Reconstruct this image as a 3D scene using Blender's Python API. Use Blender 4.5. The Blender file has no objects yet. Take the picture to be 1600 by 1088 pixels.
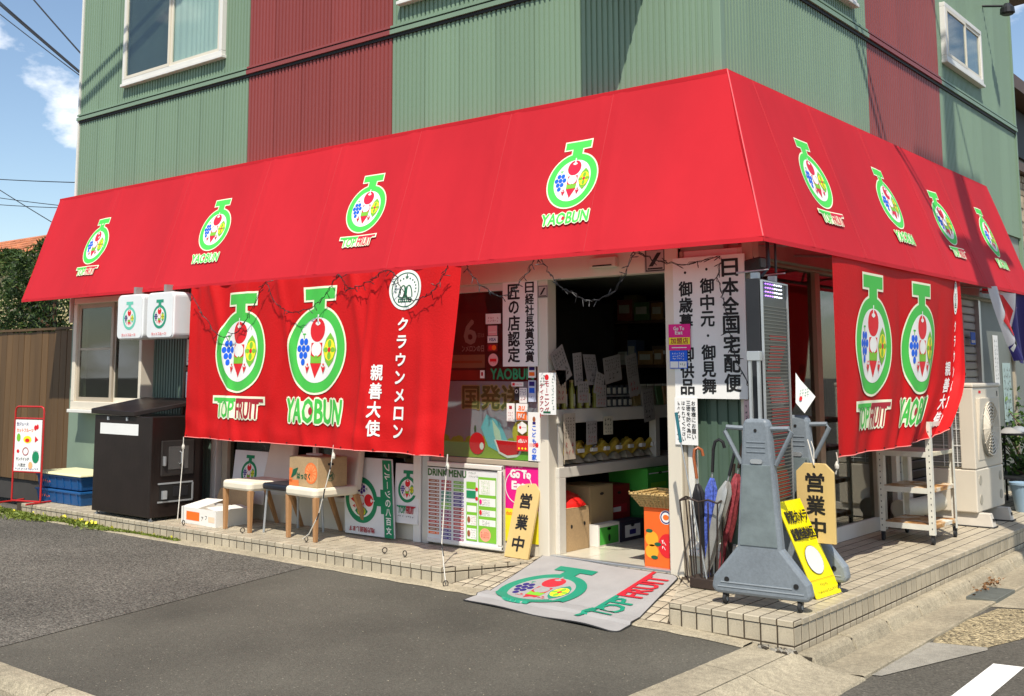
import bpy, bmesh, math, random
from mathutils import Vector, Matrix
rnd = random.Random(7)
S = bpy.context.scene
COL = S.collection
R = math.radians

# ------------------------------------------------------------------ camera
cd = bpy.data.cameras.new('camera'); cam = bpy.data.objects.new('camera', cd); COL.objects.link(cam)
cam.location = (2.77, -6.151, 1.6)
cam.rotation_euler = (R(90 + 6.657), 0, R(40.05))
cd.sensor_width = 36; cd.sensor_fit = 'HORIZONTAL'
cd.lens = 1702.6 / 1600 * 36
cd.shift_x = (800 - 742.4) / 1600
cd.shift_y = -(544 - 383.9) / 1600
cd.clip_start = .05; cd.clip_end = 2000
S.camera = cam

# ------------------------------------------------------------------ sky, sun, exposure
SUN = Vector((.36, -.55, 1)).normalized()
W = bpy.data.worlds.new('World'); S.world = W; W.use_nodes = True
nt = W.node_tree; nt.nodes.clear()
out = nt.nodes.new('ShaderNodeOutputWorld'); bg = nt.nodes.new('ShaderNodeBackground')
sky = nt.nodes.new('ShaderNodeTexSky'); sky.sky_type = 'NISHITA'; sky.sun_disc = False
sky.sun_elevation = math.asin(SUN.z); sky.sun_rotation = math.atan2(SUN.x, SUN.y)
sky.dust_density = .5; sky.ozone_density = 1.6; sky.air_density = 1.1
tc = nt.nodes.new('ShaderNodeTexCoord'); mp = nt.nodes.new('ShaderNodeMapping'); mp.inputs['Scale'].default_value = (5.0, 5.0, 9)
mp.inputs['Location'].default_value = (2.3, .4, 1.2)
nz = nt.nodes.new('ShaderNodeTexNoise'); nz.inputs['Scale'].default_value = 1.6; nz.inputs['Detail'].default_value = 7; nz.inputs['Roughness'].default_value = .55
cr = nt.nodes.new('ShaderNodeValToRGB'); cr.color_ramp.elements[0].position = .54; cr.color_ramp.elements[1].position = .66
mx = nt.nodes.new('ShaderNodeMix'); mx.data_type = 'RGBA'; mx.inputs['B'].default_value = (9.0, 9.1, 9.3, 1)
L = nt.links.new
L(tc.outputs['Generated'], mp.inputs['Vector']); L(mp.outputs['Vector'], nz.inputs['Vector']); L(nz.outputs['Fac'], cr.inputs['Fac'])
L(cr.outputs['Color'], mx.inputs['Factor']); L(sky.outputs['Color'], mx.inputs['A'])
L(mx.outputs['Result'], bg.inputs['Color']); bg.inputs['Strength'].default_value = .135
L(bg.outputs['Background'], out.inputs['Surface'])
sd = bpy.data.lights.new('sun', 'SUN'); sd.energy = 5.0; sd.angle = R(.55); sd.color = (1, .94, .84)
so = bpy.data.objects.new('sun', sd); COL.objects.link(so); so.location = SUN * 30
so.rotation_euler = (-SUN).to_track_quat('-Z', 'Y').to_euler()
vs = S.view_settings; vs.view_transform = 'Standard'; vs.look = 'None'; vs.exposure = .17; vs.gamma = 1; vs.use_curve_mapping = False
S.cycles.max_bounces = 8; S.cycles.diffuse_bounces = 4; S.cycles.transparent_max_bounces = 12; S.cycles.glossy_bounces = 4
S.cycles.use_denoising = True

# ------------------------------------------------------------------ materials
MATS = {}
def s2l(c):
    return tuple(((x / 255) / 12.92 if x / 255 <= .04045 else ((x / 255 + .055) / 1.055) ** 2.4) for x in c)
def mat(name, col, rough=.6, var=.12, scale=6, bump=0, bscale=None, metal=0, spec=.4, obj_rand=0, trans=0, streak=0, coat=0, grain=None):
    if name in MATS: return MATS[name]
    m = bpy.data.materials.new(name); m.use_nodes = True; n = m.node_tree; p = n.nodes['Principled BSDF']; l = n.links.new
    p.inputs['Roughness'].default_value = rough; p.inputs['Metallic'].default_value = metal; p.inputs['Specular IOR Level'].default_value = spec
    if coat: p.inputs['Coat Weight'].default_value = coat
    t = n.nodes.new('ShaderNodeTexCoord')
    nz = n.nodes.new('ShaderNodeTexNoise'); nz.inputs['Scale'].default_value = scale; nz.inputs['Detail'].default_value = 6; nz.inputs['Roughness'].default_value = .6
    vec = t.outputs['Object']
    if streak:
        mp = n.nodes.new('ShaderNodeMapping'); mp.inputs['Scale'].default_value = (1, 1, 1 / streak); l(vec, mp.inputs['Vector']); vec = mp.outputs['Vector']
    l(vec, nz.inputs['Vector'])
    mr = n.nodes.new('ShaderNodeMapRange'); mr.inputs['From Min'].default_value = .25; mr.inputs['From Max'].default_value = .75
    mr.inputs['To Min'].default_value = 1 - var; mr.inputs['To Max'].default_value = 1 + var
    l(nz.outputs['Fac'], mr.inputs['Value'])
    fac = mr.outputs['Result']
    if obj_rand:
        oi = n.nodes.new('ShaderNodeObjectInfo'); ge = n.nodes.new('ShaderNodeNewGeometry')
        ad = n.nodes.new('ShaderNodeMath'); ad.operation = 'ADD'; l(oi.outputs['Random'], ad.inputs[0]); l(ge.outputs['Random Per Island'], ad.inputs[1])
        fr = n.nodes.new('ShaderNodeMath'); fr.operation = 'FRACT'; l(ad.outputs[0], fr.inputs[0])
        m2 = n.nodes.new('ShaderNodeMapRange'); m2.inputs['To Min'].default_value = 1 - obj_rand; m2.inputs['To Max'].default_value = 1 + obj_rand; l(fr.outputs[0], m2.inputs['Value'])
        mu = n.nodes.new('ShaderNodeMath'); mu.operation = 'MULTIPLY'; l(fac, mu.inputs[0]); l(m2.outputs['Result'], mu.inputs[1]); fac = mu.outputs[0]
    if grain:   # fine speckle and larger worn blotches
        for gs, ga in grain:
            g2 = n.nodes.new('ShaderNodeTexNoise'); g2.inputs['Scale'].default_value = gs; g2.inputs['Detail'].default_value = 3; l(t.outputs['Object'], g2.inputs['Vector'])
            g3 = n.nodes.new('ShaderNodeMapRange'); g3.inputs['From Min'].default_value = .3; g3.inputs['From Max'].default_value = .7; g3.inputs['To Min'].default_value = 1 - ga; g3.inputs['To Max'].default_value = 1 + ga; l(g2.outputs['Fac'], g3.inputs['Value'])
            g4 = n.nodes.new('ShaderNodeMath'); g4.operation = 'MULTIPLY'; l(fac, g4.inputs[0]); l(g3.outputs['Result'], g4.inputs[1]); fac = g4.outputs[0]
    vm = n.nodes.new('ShaderNodeVectorMath'); vm.operation = 'SCALE'; vm.inputs[0].default_value = col; l(fac, vm.inputs['Scale'])
    l(vm.outputs['Vector'], p.inputs['Base Color'])
    if bump:
        b2 = n.nodes.new('ShaderNodeTexNoise'); b2.inputs['Scale'].default_value = bscale or scale * 6; b2.inputs['Detail'].default_value = 4; l(t.outputs['Object'], b2.inputs['Vector'])
        bp = n.nodes.new('ShaderNodeBump'); bp.inputs['Strength'].default_value = bump; bp.inputs['Distance'].default_value = .01
        l(b2.outputs['Fac'], bp.inputs['Height']); l(bp.outputs['Normal'], p.inputs['Normal'])
    if trans:   # thin cloth that lets some light through
        tr = n.nodes.new('ShaderNodeBsdfTranslucent'); ms = n.nodes.new('ShaderNodeMixShader'); ms.inputs[0].default_value = trans
        l(vm.outputs['Vector'], tr.inputs['Color']); l(p.outputs[0], ms.inputs[1]); l(tr.outputs[0], ms.inputs[2])
        l(ms.outputs[0], n.nodes['Material Output'].inputs['Surface'])
    MATS[name] = m; return m
def flat(name, rgb, rough=.6, **k):
    return mat(name, s2l(rgb), rough, k.pop('var', .05), k.pop('scale', 5), **k)
def glass_mat(name, tint=(.9, .95, .93), refl=.12):
    m = bpy.data.materials.new(name); m.use_nodes = True; n = m.node_tree; l = n.links.new; n.nodes.clear()
    o = n.nodes.new('ShaderNodeOutputMaterial'); tr = n.nodes.new('ShaderNodeBsdfTransparent'); tr.inputs['Color'].default_value = (*tint, 1)
    gl = n.nodes.new('ShaderNodeBsdfGlossy'); gl.inputs['Roughness'].default_value = .02
    fr = n.nodes.new('ShaderNodeLayerWeight'); fr.inputs['Blend'].default_value = .5
    pw = n.nodes.new('ShaderNodeMath'); pw.operation = 'POWER'; pw.inputs[1].default_value = 4.5; l(fr.outputs['Facing'], pw.inputs[0])
    sc_ = n.nodes.new('ShaderNodeMath'); sc_.operation = 'MULTIPLY'; sc_.inputs[1].default_value = .8; l(pw.outputs[0], sc_.inputs[0])
    ad = n.nodes.new('ShaderNodeMath'); ad.operation = 'ADD'; ad.inputs[1].default_value = .04 + refl * .25; l(sc_.outputs[0], ad.inputs[0])
    ms = n.nodes.new('ShaderNodeMixShader'); l(ad.outputs[0], ms.inputs[0]); l(tr.outputs[0], ms.inputs[1]); l(gl.outputs[0], ms.inputs[2]); l(ms.outputs[0], o.inputs['Surface'])
    MATS[name] = m; return m

M_green = mat('green_cladding', (.190, .275, .185), .45, .10, 1.3, bump=.05, bscale=14, streak=9, obj_rand=.06)
M_maroon = mat('maroon_cladding', (.25, .052, .046), .45, .10, 1.3, bump=.05, bscale=14, streak=9, obj_rand=.06)
M_awn = mat('awning_red', (.72, .027, .040), .6, .13, .8, bump=.6, bscale=2.2, trans=.36, spec=.2, streak=2.5)
M_ban = mat('banner_red', (.68, .011, .012), .6, .09, 2, spec=.2, bump=.3, bscale=60, trans=.25)
M_white = mat('white_aluminium', (.72, .70, .64), .4, .06, 3, streak=5)
M_cream = mat('cream_frame', (.68, .62, .50), .45, .06, 3, streak=4)
M_tan = mat('tan_frame', (.42, .36, .27), .5, .08, 3)
M_tile = mat('beige_tile', (.43, .37, .268), .45, .14, 14, bump=.12, bscale=90, obj_rand=.11, grain=((170, .10), (5, .10)))
M_grout = mat('grout', (.060, .043, .026), .9, .25, 12, bump=.3)
M_conc = mat('concrete', (.34, .29, .20), .88, .20, 3.5, obj_rand=.07, bump=.7, bscale=130, grain=((140, .30), (28, .14), (1.1, .16)))
M_conc2 = mat('grey_concrete', (.30, .275, .225), .88, .16, 4, bump=.7, bscale=140, grain=((150, .25), (22, .12), (1.3, .12)))
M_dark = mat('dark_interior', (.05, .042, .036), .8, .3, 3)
M_black = mat('black_print', (.012, .011, .010), .6, .1, 5)
M_blackplastic = mat('black_plastic', (.018, .018, .02), .4, .15, 8)
M_oven = mat('oven_brown', (.020, .013, .011), .36, .25, 4, metal=.2, bump=.08)
M_wood = mat('leg_wood', (.42, .22, .095), .5, .32, 22, streak=14, bump=.1)
M_cushion = mat('cream_cushion', (.78, .70, .54), .6, .05, 6)
M_alu = mat('brushed_aluminium', (.55, .56, .56), .35, .08, 6, metal=.7)
M_steel = mat('galvanised_pipe', (.45, .47, .48), .4, .1, 6, metal=.5)
M_grey = mat('grey_plastic', (.185, .21, .23), .42, .14, 5, bump=.10, bscale=120, grain=((60, .08), (1.7, .10)))
M_grey_in = mat('grey_plastic_panel', (.155, .185, .185), .5, .38, 5, bump=.1)
M_paper = mat('white_paper', (.80, .79, .75), .75, .04, 8)
M_board = mat('white_board', (.72, .73, .72), .5, .06, 3)
M_card = mat('cardboard', (.43, .29, .15), .8, .10, 8, bump=.08, grain=((70, .07), (2.5, .08)))
M_glass = glass_mat('window_glass')
M_glassd = glass_mat('tinted_glass', (.55, .60, .56), .25)
G_logo = flat('logo_green', (70, 185, 70)); G_logo2 = flat('sign_green', (20, 130, 85)); Wh = mat('print_white', (.80, .79, .74), .6, .03, 5)
Cr = mat('print_cream', (.84, .83, .60), .6, .03, 5); Re = mat('print_red', (.68, .012, .018), .6, .05, 5); Bl = flat('print_blue', (20, 95, 215)); Ye = flat('print_yellow', (240, 225, 40))
DG = flat('print_dark_green', (20, 90, 60)); Ora = flat('print_orange', (245, 110, 30)); Pink = flat('print_pink', (225, 20, 130)); LGr = flat('leaf_green', (120, 185, 50)); Pur = flat('print_purple', (75, 45, 135)); Bro = flat('print_brown', (150, 85, 50)); Nav = flat('print_navy', (40, 30, 110))
Crim = flat('print_crimson', (165, 30, 45))

# ------------------------------------------------------------------ mesh helpers
WL = {}                                     # world location of each object made here
def link(o, parent=None):
    COL.objects.link(o)
    if parent: o.parent = parent
    return o
def props(o, label=None, cat=None, group=None, kind=None):
    if label: o['label'] = label
    if cat: o['category'] = cat
    if group: o['group'] = group
    if kind: o['kind'] = kind
    return o
def thing(name, label, cat, loc=(0, 0, 0), rz=0, group=None, kind=None):
    o = bpy.data.objects.new(name, None); o.empty_display_size = .1; link(o); o.location = loc; o.rotation_euler = (0, 0, rz)
    WL[o.name] = Vector(loc) if not rz else None
    return props(o, label, cat, group, kind)
class MB:
    def __init__(s): s.v = []; s.f = []; s.m = []; s.mats = []
    def mi(s, m):
        if m not in s.mats: s.mats.append(m)
        return s.mats.index(m)
    def add(s, vs, fs, m):
        b = len(s.v); s.v += [tuple(x) for x in vs]; i = s.mi(m)
        for f in fs: s.f.append([b + k for k in f]); s.m.append(i)
        return s
    def box(s, x0, x1, y0, y1, z0, z1, m):
        return s.add([(x0, y0, z0), (x1, y0, z0), (x1, y1, z0), (x0, y1, z0), (x0, y0, z1), (x1, y0, z1), (x1, y1, z1), (x0, y1, z1)],
                     [(0, 3, 2, 1), (4, 5, 6, 7), (0, 1, 5, 4), (1, 2, 6, 5), (2, 3, 7, 6), (3, 0, 4, 7)], m)
    def hexa(s, b, t, m):                   # bottom quad, top quad
        return s.add(list(b) + list(t), [(0, 3, 2, 1), (4, 5, 6, 7), (0, 1, 5, 4), (1, 2, 6, 5), (2, 3, 7, 6), (3, 0, 4, 7)], m)
    def slab(s, quad, thick, m):            # quad (counter-clockwise from outside) thickened backwards
        q = [Vector(p) for p in quad]; n = (q[1] - q[0]).cross(q[2] - q[0]).normalized() * thick
        return s.hexa([p - n for p in q], q, m)
    def prism(s, poly, fn, d0, d1, m):      # 2-D outline between two depths
        n = len(poly); vs = [fn(u, v, d0) for u, v in poly] + [fn(u, v, d1) for u, v in poly]
        fs = [list(range(n))[::-1], list(range(n, 2 * n))] + [(i, (i + 1) % n, n + (i + 1) % n, n + i) for i in range(n)]
        return s.add(vs, fs, m)
    def tube(s, pts, r, m, n=8, r1=None, cap=True):
        pts = [Vector(p) for p in pts]; k = len(pts); vs = []; fs = []
        up = None
        for i, p in enumerate(pts):
            t = (pts[min(i + 1, k - 1)] - pts[max(i - 1, 0)]).normalized()
            if up is None: up = Vector((0, 0, 1)) if abs(t.z) < .9 else Vector((1, 0, 0))
            a = t.cross(up)
            if a.length < 1e-4: a = t.cross(Vector((0, 1, 0)))
            a.normalize(); b = a.cross(t).normalized(); up = b
            rr = r if r1 is None else r + (r1 - r) * i / (k - 1)
            vs += [p + (a * math.cos(2 * math.pi * j / n) + b * math.sin(2 * math.pi * j / n)) * rr for j in range(n)]
        for i in range(k - 1):
            for j in range(n): fs.append((i * n + j, i * n + (j + 1) % n, (i + 1) * n + (j + 1) % n, (i + 1) * n + j))
        if cap: fs += [list(range(n))[::-1], list(range((k - 1) * n, k * n))]
        return s.add(vs, fs, m)
    def lathe(s, c, prof, m, n=20, axis='z'):  # prof: (radius, height)
        vs = []; fs = []
        for r, h in prof:
            for j in range(n):
                a = 2 * math.pi * j / n; p = (r * math.cos(a), r * math.sin(a), h)
                if axis == 'x': p = (p[2], p[0], p[1])
                if axis == 'y': p = (p[0], p[2], p[1])
                vs.append((c[0] + p[0], c[1] + p[1], c[2] + p[2]))
        for i in range(len(prof) - 1):
            for j in range(n): fs.append((i * n + j, i * n + (j + 1) % n, (i + 1) * n + (j + 1) % n, (i + 1) * n + j))
        fs += [list(range(n))[::-1], list(range((len(prof) - 1) * n, len(prof) * n))]
        return s.add(vs, fs, m)
    def build(s, name, parent=None, bevel=0, smooth=False, local=False, kind=None):
        me = bpy.data.meshes.new(name); off = Vector((0, 0, 0))
        if parent and not local:
            q = parent
            while q.parent: q = q.parent
            off = WL.get(q.name) or Vector((0, 0, 0))
        me.from_pydata([tuple(Vector(p) - off) for p in s.v], [], s.f)
        for m in s.mats: me.materials.append(m)
        me.polygons.foreach_set('material_index', s.m)
        bm = bmesh.new(); bm.from_mesh(me); bmesh.ops.recalc_face_normals(bm, faces=bm.faces) if not getattr(s, 'keep', False) else None
        bm.to_mesh(me); bm.free()
        if smooth:
            me.polygons.foreach_set('use_smooth', [True] * len(me.polygons))
            try: me.set_sharp_from_angle(angle=R(45))
            except Exception: pass
        o = bpy.data.objects.new(name, me); link(o, parent)
        if not parent: WL[o.name] = Vector((0, 0, 0))
        if bevel:
            b = o.modifiers.new('bevel', 'BEVEL'); b.width = bevel; b.segments = 2; b.limit_method = 'ANGLE'; b.angle_limit = R(40)
        if kind: o['kind'] = kind
        return o
def copy_tree(o, parent=None):
    c = o.copy(); COL.objects.link(c); c.parent = parent
    for ch in list(o.children): copy_tree(ch, c)
    return c
def ground_origin(o):                       # move a one-mesh thing's origin to its base centre
    vs = [v.co for v in o.data.vertices]; c = Vector(((min(v.x for v in vs) + max(v.x for v in vs)) / 2, (min(v.y for v in vs) + max(v.y for v in vs)) / 2, min(v.z for v in vs)))
    o.data.transform(Matrix.Translation(-c)); o.location = o.location + c
    return o

# ------------------------------------------------------------------ flat print: outlines in 2-D laid on a surface, layer over layer
TX = {}
def glyphs(s, spacing=1.0):
    k = (s, spacing)
    if k in TX: return TX[k]
    c = bpy.data.curves.new('t', 'FONT'); c.body = s; c.size = 1; c.resolution_u = 2; c.fill_mode = 'FRONT'; c.space_character = spacing
    o = bpy.data.objects.new('t', c); m = o.to_mesh()
    r = ([(v.co.x, v.co.y) for v in m.vertices], [list(p.vertices) for p in m.polygons])
    o.to_mesh_clear(); bpy.data.objects.remove(o); bpy.data.curves.remove(c)
    TX[k] = r; return r
class Print:
    def __init__(s, step=.0006): s.L = []; s.step = step; s.h = 1
    def put(s, vs, fs, m, h=None): s.L.append((vs, fs, m, s.h if h is None else h)); return s
    def up(s): s.h += 1; return s
    def poly(s, pts, m): return s.put(list(pts), [list(range(len(pts)))], m)
    def rect(s, x0, x1, y0, y1, m): return s.poly([(x0, y0), (x1, y0), (x1, y1), (x0, y1)], m)
    def ell(s, cx, cy, rx, ry, m, n=28): return s.poly([(cx + rx * math.cos(2 * math.pi * i / n), cy + ry * math.sin(2 * math.pi * i / n)) for i in range(n)], m)
    def ring(s, cx, cy, r0, r1, m, n=48, ax=1):
        vs = []
        for r in (r0, r1): vs += [(cx + ax * r * math.cos(2 * math.pi * i / n), cy + r * math.sin(2 * math.pi * i / n)) for i in range(n)]
        return s.put(vs, [(i, (i + 1) % n, n + (i + 1) % n, n + i) for i in range(n)], m)
    def text(s, t, cx, cy, w, h, m, bold=0, n=4, rot=0, skew=0, outline=None, ow=0):
        v, f = glyphs(t)
        if not v: return s
        x0 = min(a[0] for a in v); x1 = max(a[0] for a in v); y0 = min(a[1] for a in v); y1 = max(a[1] for a in v)
        kx = w / max(x1 - x0, 1e-6); ky = h / max(y1 - y0, 1e-6)
        if w <= 0: kx = ky
        if h <= 0: ky = kx
        base = [((a - (x0 + x1) / 2) * kx, (b - (y0 + y1) / 2) * ky) for a, b in v]
        base = [(a + skew * b, b) for a, b in base]
        if rot: c_, s_ = math.cos(rot), math.sin(rot); base = [(a * c_ - b * s_, a * s_ + b * c_) for a, b in base]
        if outline:
            for i in range(8):
                dx, dy = ow * math.cos(i * math.pi / 4), ow * math.sin(i * math.pi / 4)
                s.put([(cx + a + dx, cy + b + dy) for a, b in base], f, outline, s.h + i * .1)
            s.up()
        sh = [(0, 0)] if not bold else [(bold * math.cos(2 * math.pi * i / n + .6), bold * math.sin(2 * math.pi * i / n + .6)) for i in range(n)]
        for i, (dx, dy) in enumerate(sh): s.put([(cx + a + dx, cy + b + dy) for a, b in base], f, m, s.h + i * .1)
        return s
    def column(s, t, cx, top, size, pitch, m, bold=0, n=4, wk=1.0):      # vertical writing
        for i, ch in enumerate(t):
            y = top - pitch * i - pitch / 2
            if ch in 'ー': s.rect(cx - size * .05, cx + size * .05, y - size * .38, y + size * .38, m); continue
            if ch in '・': s.ell(cx, y, size * .09, size * .09, m, 10); continue
            if ch == ' ': continue
            k = .92 if ord(ch) > 0x4000 else .78
            s.text(ch, cx, y, size * k * wk, size * k, m, bold, n)
        return s
    def stroke(s, pts, w, m):
        for a, b in zip(pts, pts[1:]):
            dx, dy = b[0] - a[0], b[1] - a[1]; l_ = math.hypot(dx, dy) or 1; nx_, ny_ = -dy / l_ * w / 2, dx / l_ * w / 2
            s.poly([(a[0] + nx_, a[1] + ny_), (a[0] - nx_, a[1] - ny_), (b[0] - nx_, b[1] - ny_), (b[0] + nx_, b[1] + ny_)], m); s.h += .03
        return s
    def scribble(s, x0, x1, y0, y1, cols, rows, m, seed=1, vertical=True):   # handwriting too small to read
        r = random.Random(seed); cw = (x1 - x0) / cols; rh = (y1 - y0) / rows
        for i in range(cols):
            for j in range(rows):
                if r.random() < .08: continue
                for _ in range(r.choice((2, 3, 3))):
                    cx = x0 + cw * (i + .5) + r.uniform(-.2, .2) * cw; cy = y0 + rh * (j + .5) + r.uniform(-.25, .25) * rh
                    a = r.choice((0, .1, 1.5, 1.2, -1.0, .9)) + r.uniform(-.2, .2); ln = min(cw, rh) * r.uniform(.2, .38); t = min(cw, rh) * .055
                    c, d = math.cos(a), math.sin(a)
                    s.poly([(cx - c * ln - d * t, cy - d * ln + c * t), (cx + c * ln - d * t, cy + d * ln + c * t), (cx + c * ln + d * t, cy + d * ln - c * t), (cx - c * ln + d * t, cy - d * ln - c * t)], m)
                    s.h += .02
        return s
    def mesh(s, fn, fine=0, base=.0012):
        mb = MB(); mb.keep = True
        for vs, fs, m, h in s.L:
            hh = base + h * s.step
            if not fine: mb.add([fn(u, v, hh) for u, v in vs], fs, m); continue
            tri = []
            for f in fs:
                for k in range(1, len(f) - 1): tri.append((vs[f[0]], vs[f[k]], vs[f[k + 1]]))
            if len(fs) == 1 and len(fs[0]) > 6:
                c = (sum(p[0] for p in vs) / len(vs), sum(p[1] for p in vs) / len(vs)); tri = [(c, vs[i], vs[(i + 1) % len(vs)]) for i in range(len(vs))]
            done = []
            while tri:
                a, b, c = tri.pop(); e = [(math.dist(a, b), a, b, c), (math.dist(b, c), b, c, a), (math.dist(c, a), c, a, b)]
                d, p, q, o = max(e, key=lambda x: x[0])
                if d > fine: mid = ((p[0] + q[0]) / 2, (p[1] + q[1]) / 2); tri += [(p, mid, o), (mid, q, o)]
                else: done.append((a, b, c))
            pts = []; fl = []; idx = {}
            for t in done:
                fl.append([idx.setdefault(p, len(idx)) for p in t])
            pts = list(idx)
            mb.add([fn(u, v, hh) for u, v in pts], fl, m)
        return mb
def plane_fn(o, ux, vx):                    # print plane: origin, u axis, v axis (unit vectors); normal = u x v
    o = Vector(o); ux = Vector(ux).normalized(); vx = Vector(vx).normalized(); n = ux.cross(vx)
    return lambda u, v, h: o + ux * u + vx * v + n * h
FRONT = lambda y: (lambda u, v, h: Vector((u, y - h, v)))     # a surface facing the forecourt: u = x, v = z
SIDE = lambda x: (lambda u, v, h: Vector((x + h, u, v)))      # a surface facing the side street: u = y, v = z

def emblem(P, cx, cy, D, outline=Cr, green=None, grape=Bl, fill=Wh, red=Re, rot=0):
    """round fruit emblem with a T stalk; cx, cy = ring centre, D = ring diameter"""
    g = green or G_logo; c_, s_ = math.cos(rot), math.sin(rot)
    class Q:
        pass
    def T(p): x, y = p[0] * D, p[1] * D; return (cx + x * c_ - y * s_, cy + x * s_ + y * c_)
    def poly(pts, m): P.poly([T(p) for p in pts], m)
    def ell(x, y, rx, ry, m, n=24): poly([(x + rx * math.cos(2 * math.pi * i / n), y + ry * math.sin(2 * math.pi * i / n)) for i in range(n)], m)
    def stalk(e, m):
        poly([(-.10 - e, .44), (.10 + e, .44), (.10 + e, .60), (.26 + e, .60 - e), (.26 + e, .73 + e), (-.26 - e, .73 + e), (-.26 - e, .60 - e), (-.10 - e, .60)][:2] + [(.10 + e, .60 - e), (-.10 - e, .60 - e)], m)
        poly([(-.26 - e, .60 - e), (.26 + e, .60 - e), (.26 + e, .73 + e), (-.26 - e, .73 + e)], m)
    if outline:
        ell(0, 0, .525, .525, outline, 48); stalk(.025, outline); P.up()
    ell(0, 0, .5, .5, g, 48); P.h += .3; stalk(0, g); P.up()
    ell(0, 0, .375, .385, fill, 48); P.up()
    ell(0, .235, .135, .14, red); P.up(); ell(0, .315, .045, .022, fill, 12); P.h += .3; poly([(-.012, .29), (.012, .29), (.012, .42), (-.012, .42)], fill)
    for gx, gy in ((-.285, .10), (-.205, .10), (-.325, .02), (-.245, .02), (-.165, .02), (-.285, -.06), (-.205, -.06), (-.245, -.14)): ell(gx, gy, .039, .041, grape, 12)
    poly([(-.275, .185), (-.215, .185), (-.215, .20), (-.275, .20)], g); poly([(-.252, .14), (-.238, .14), (-.238, .185), (-.252, .185)], g)
    poly([(-.1, .085), (.1, .085), (.1, -.08), (-.1, -.08)], red); poly([(-.1, -.155), (.1, -.155), (0, -.33)][::-1], red)
    P.up(); ell(0, .01, .092, .085, fill); P.h += .3; poly([(-.1, -.06), (-.05, -.09), (0, -.06), (.05, -.09), (.1, -.06), (.095, -.155), (-.095, -.155)][::-1], LGr)
    poly([(.245 + dx, dy) for dx, dy in ((0, .2), (-.07, .13), (-.12, .0), (-.07, -.13), (0, -.2), (.07, -.13), (.12, 0), (.07, .13))], LGr if outline else g); P.up()
    ell(.245, 0, .098, .125, Ye); P.up()
    for px, py in ((0, .07), (0, -.07), (.062, 0), (-.062, 0)): ell(.245 + px, py, .033 if py else .036, .045 if py else .03, LGr, 12)
    P.up(); ell(.245, 0, .028, .03, red, 10)
    for sx in (-.145, .145):
        poly([(sx - .042, -.185), (sx, -.205), (sx + .042, -.185), (sx, -.275)][::-1], red); ell(sx, -.168, .016, .012, red, 8)
    P.up()
def wordmark(P, kind, cx, cy, w, h, outline=Cr, skew=0, rot=0, g=None, r=None):
    g = g or G_logo; r = r or Crim; ow = h * .11 if outline else 0
    if kind == 0:   # two words under one bar
        if outline: P.rect(cx - w * .5 - ow * 1.3, cx + w * .5 + ow * 1.3, cy + h * .30 - ow, cy + h * .5 + ow, outline); P.rect(cx - w * .40, cx + w * .40, cy - h * .5, cy + h * .3, outline); P.h += .5
        if outline:
            P.text('TOP', cx - w * .225, cy - h * .06, w * .39, h * .86, outline, ow, 8); P.h += 1; P.text('FRUIT', cx + w * .215, cy - h * .06, w * .40, h * .86, outline, ow, 8); P.h += 1
        P.text('TOP', cx - w * .225, cy - h * .06, w * .39, h * .86, g, h * .026, 4); P.h += .5; P.text('FRUIT', cx + w * .215, cy - h * .06, w * .40, h * .86, r, h * .034, 4); P.up()
        P.rect(cx - w * .5, cx - w * .0, cy + h * .33, cy + h * .5, g); P.rect(cx + w * .01, cx + w * .5, cy + h * .33, cy + h * .5, r)
    else:
        if outline: P.rect(cx - w * .40, cx + w * .46, cy - h * .40, cy + h * .40, outline); P.h += .5
        P.text('YAOBUN', cx, cy, w, h, g, h * .042, 4, outline=outline, ow=ow); P.h += .5
        P.ell(cx - w * .04, cy, w * .035, h * .17, r, 14)
    P.up()
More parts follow.
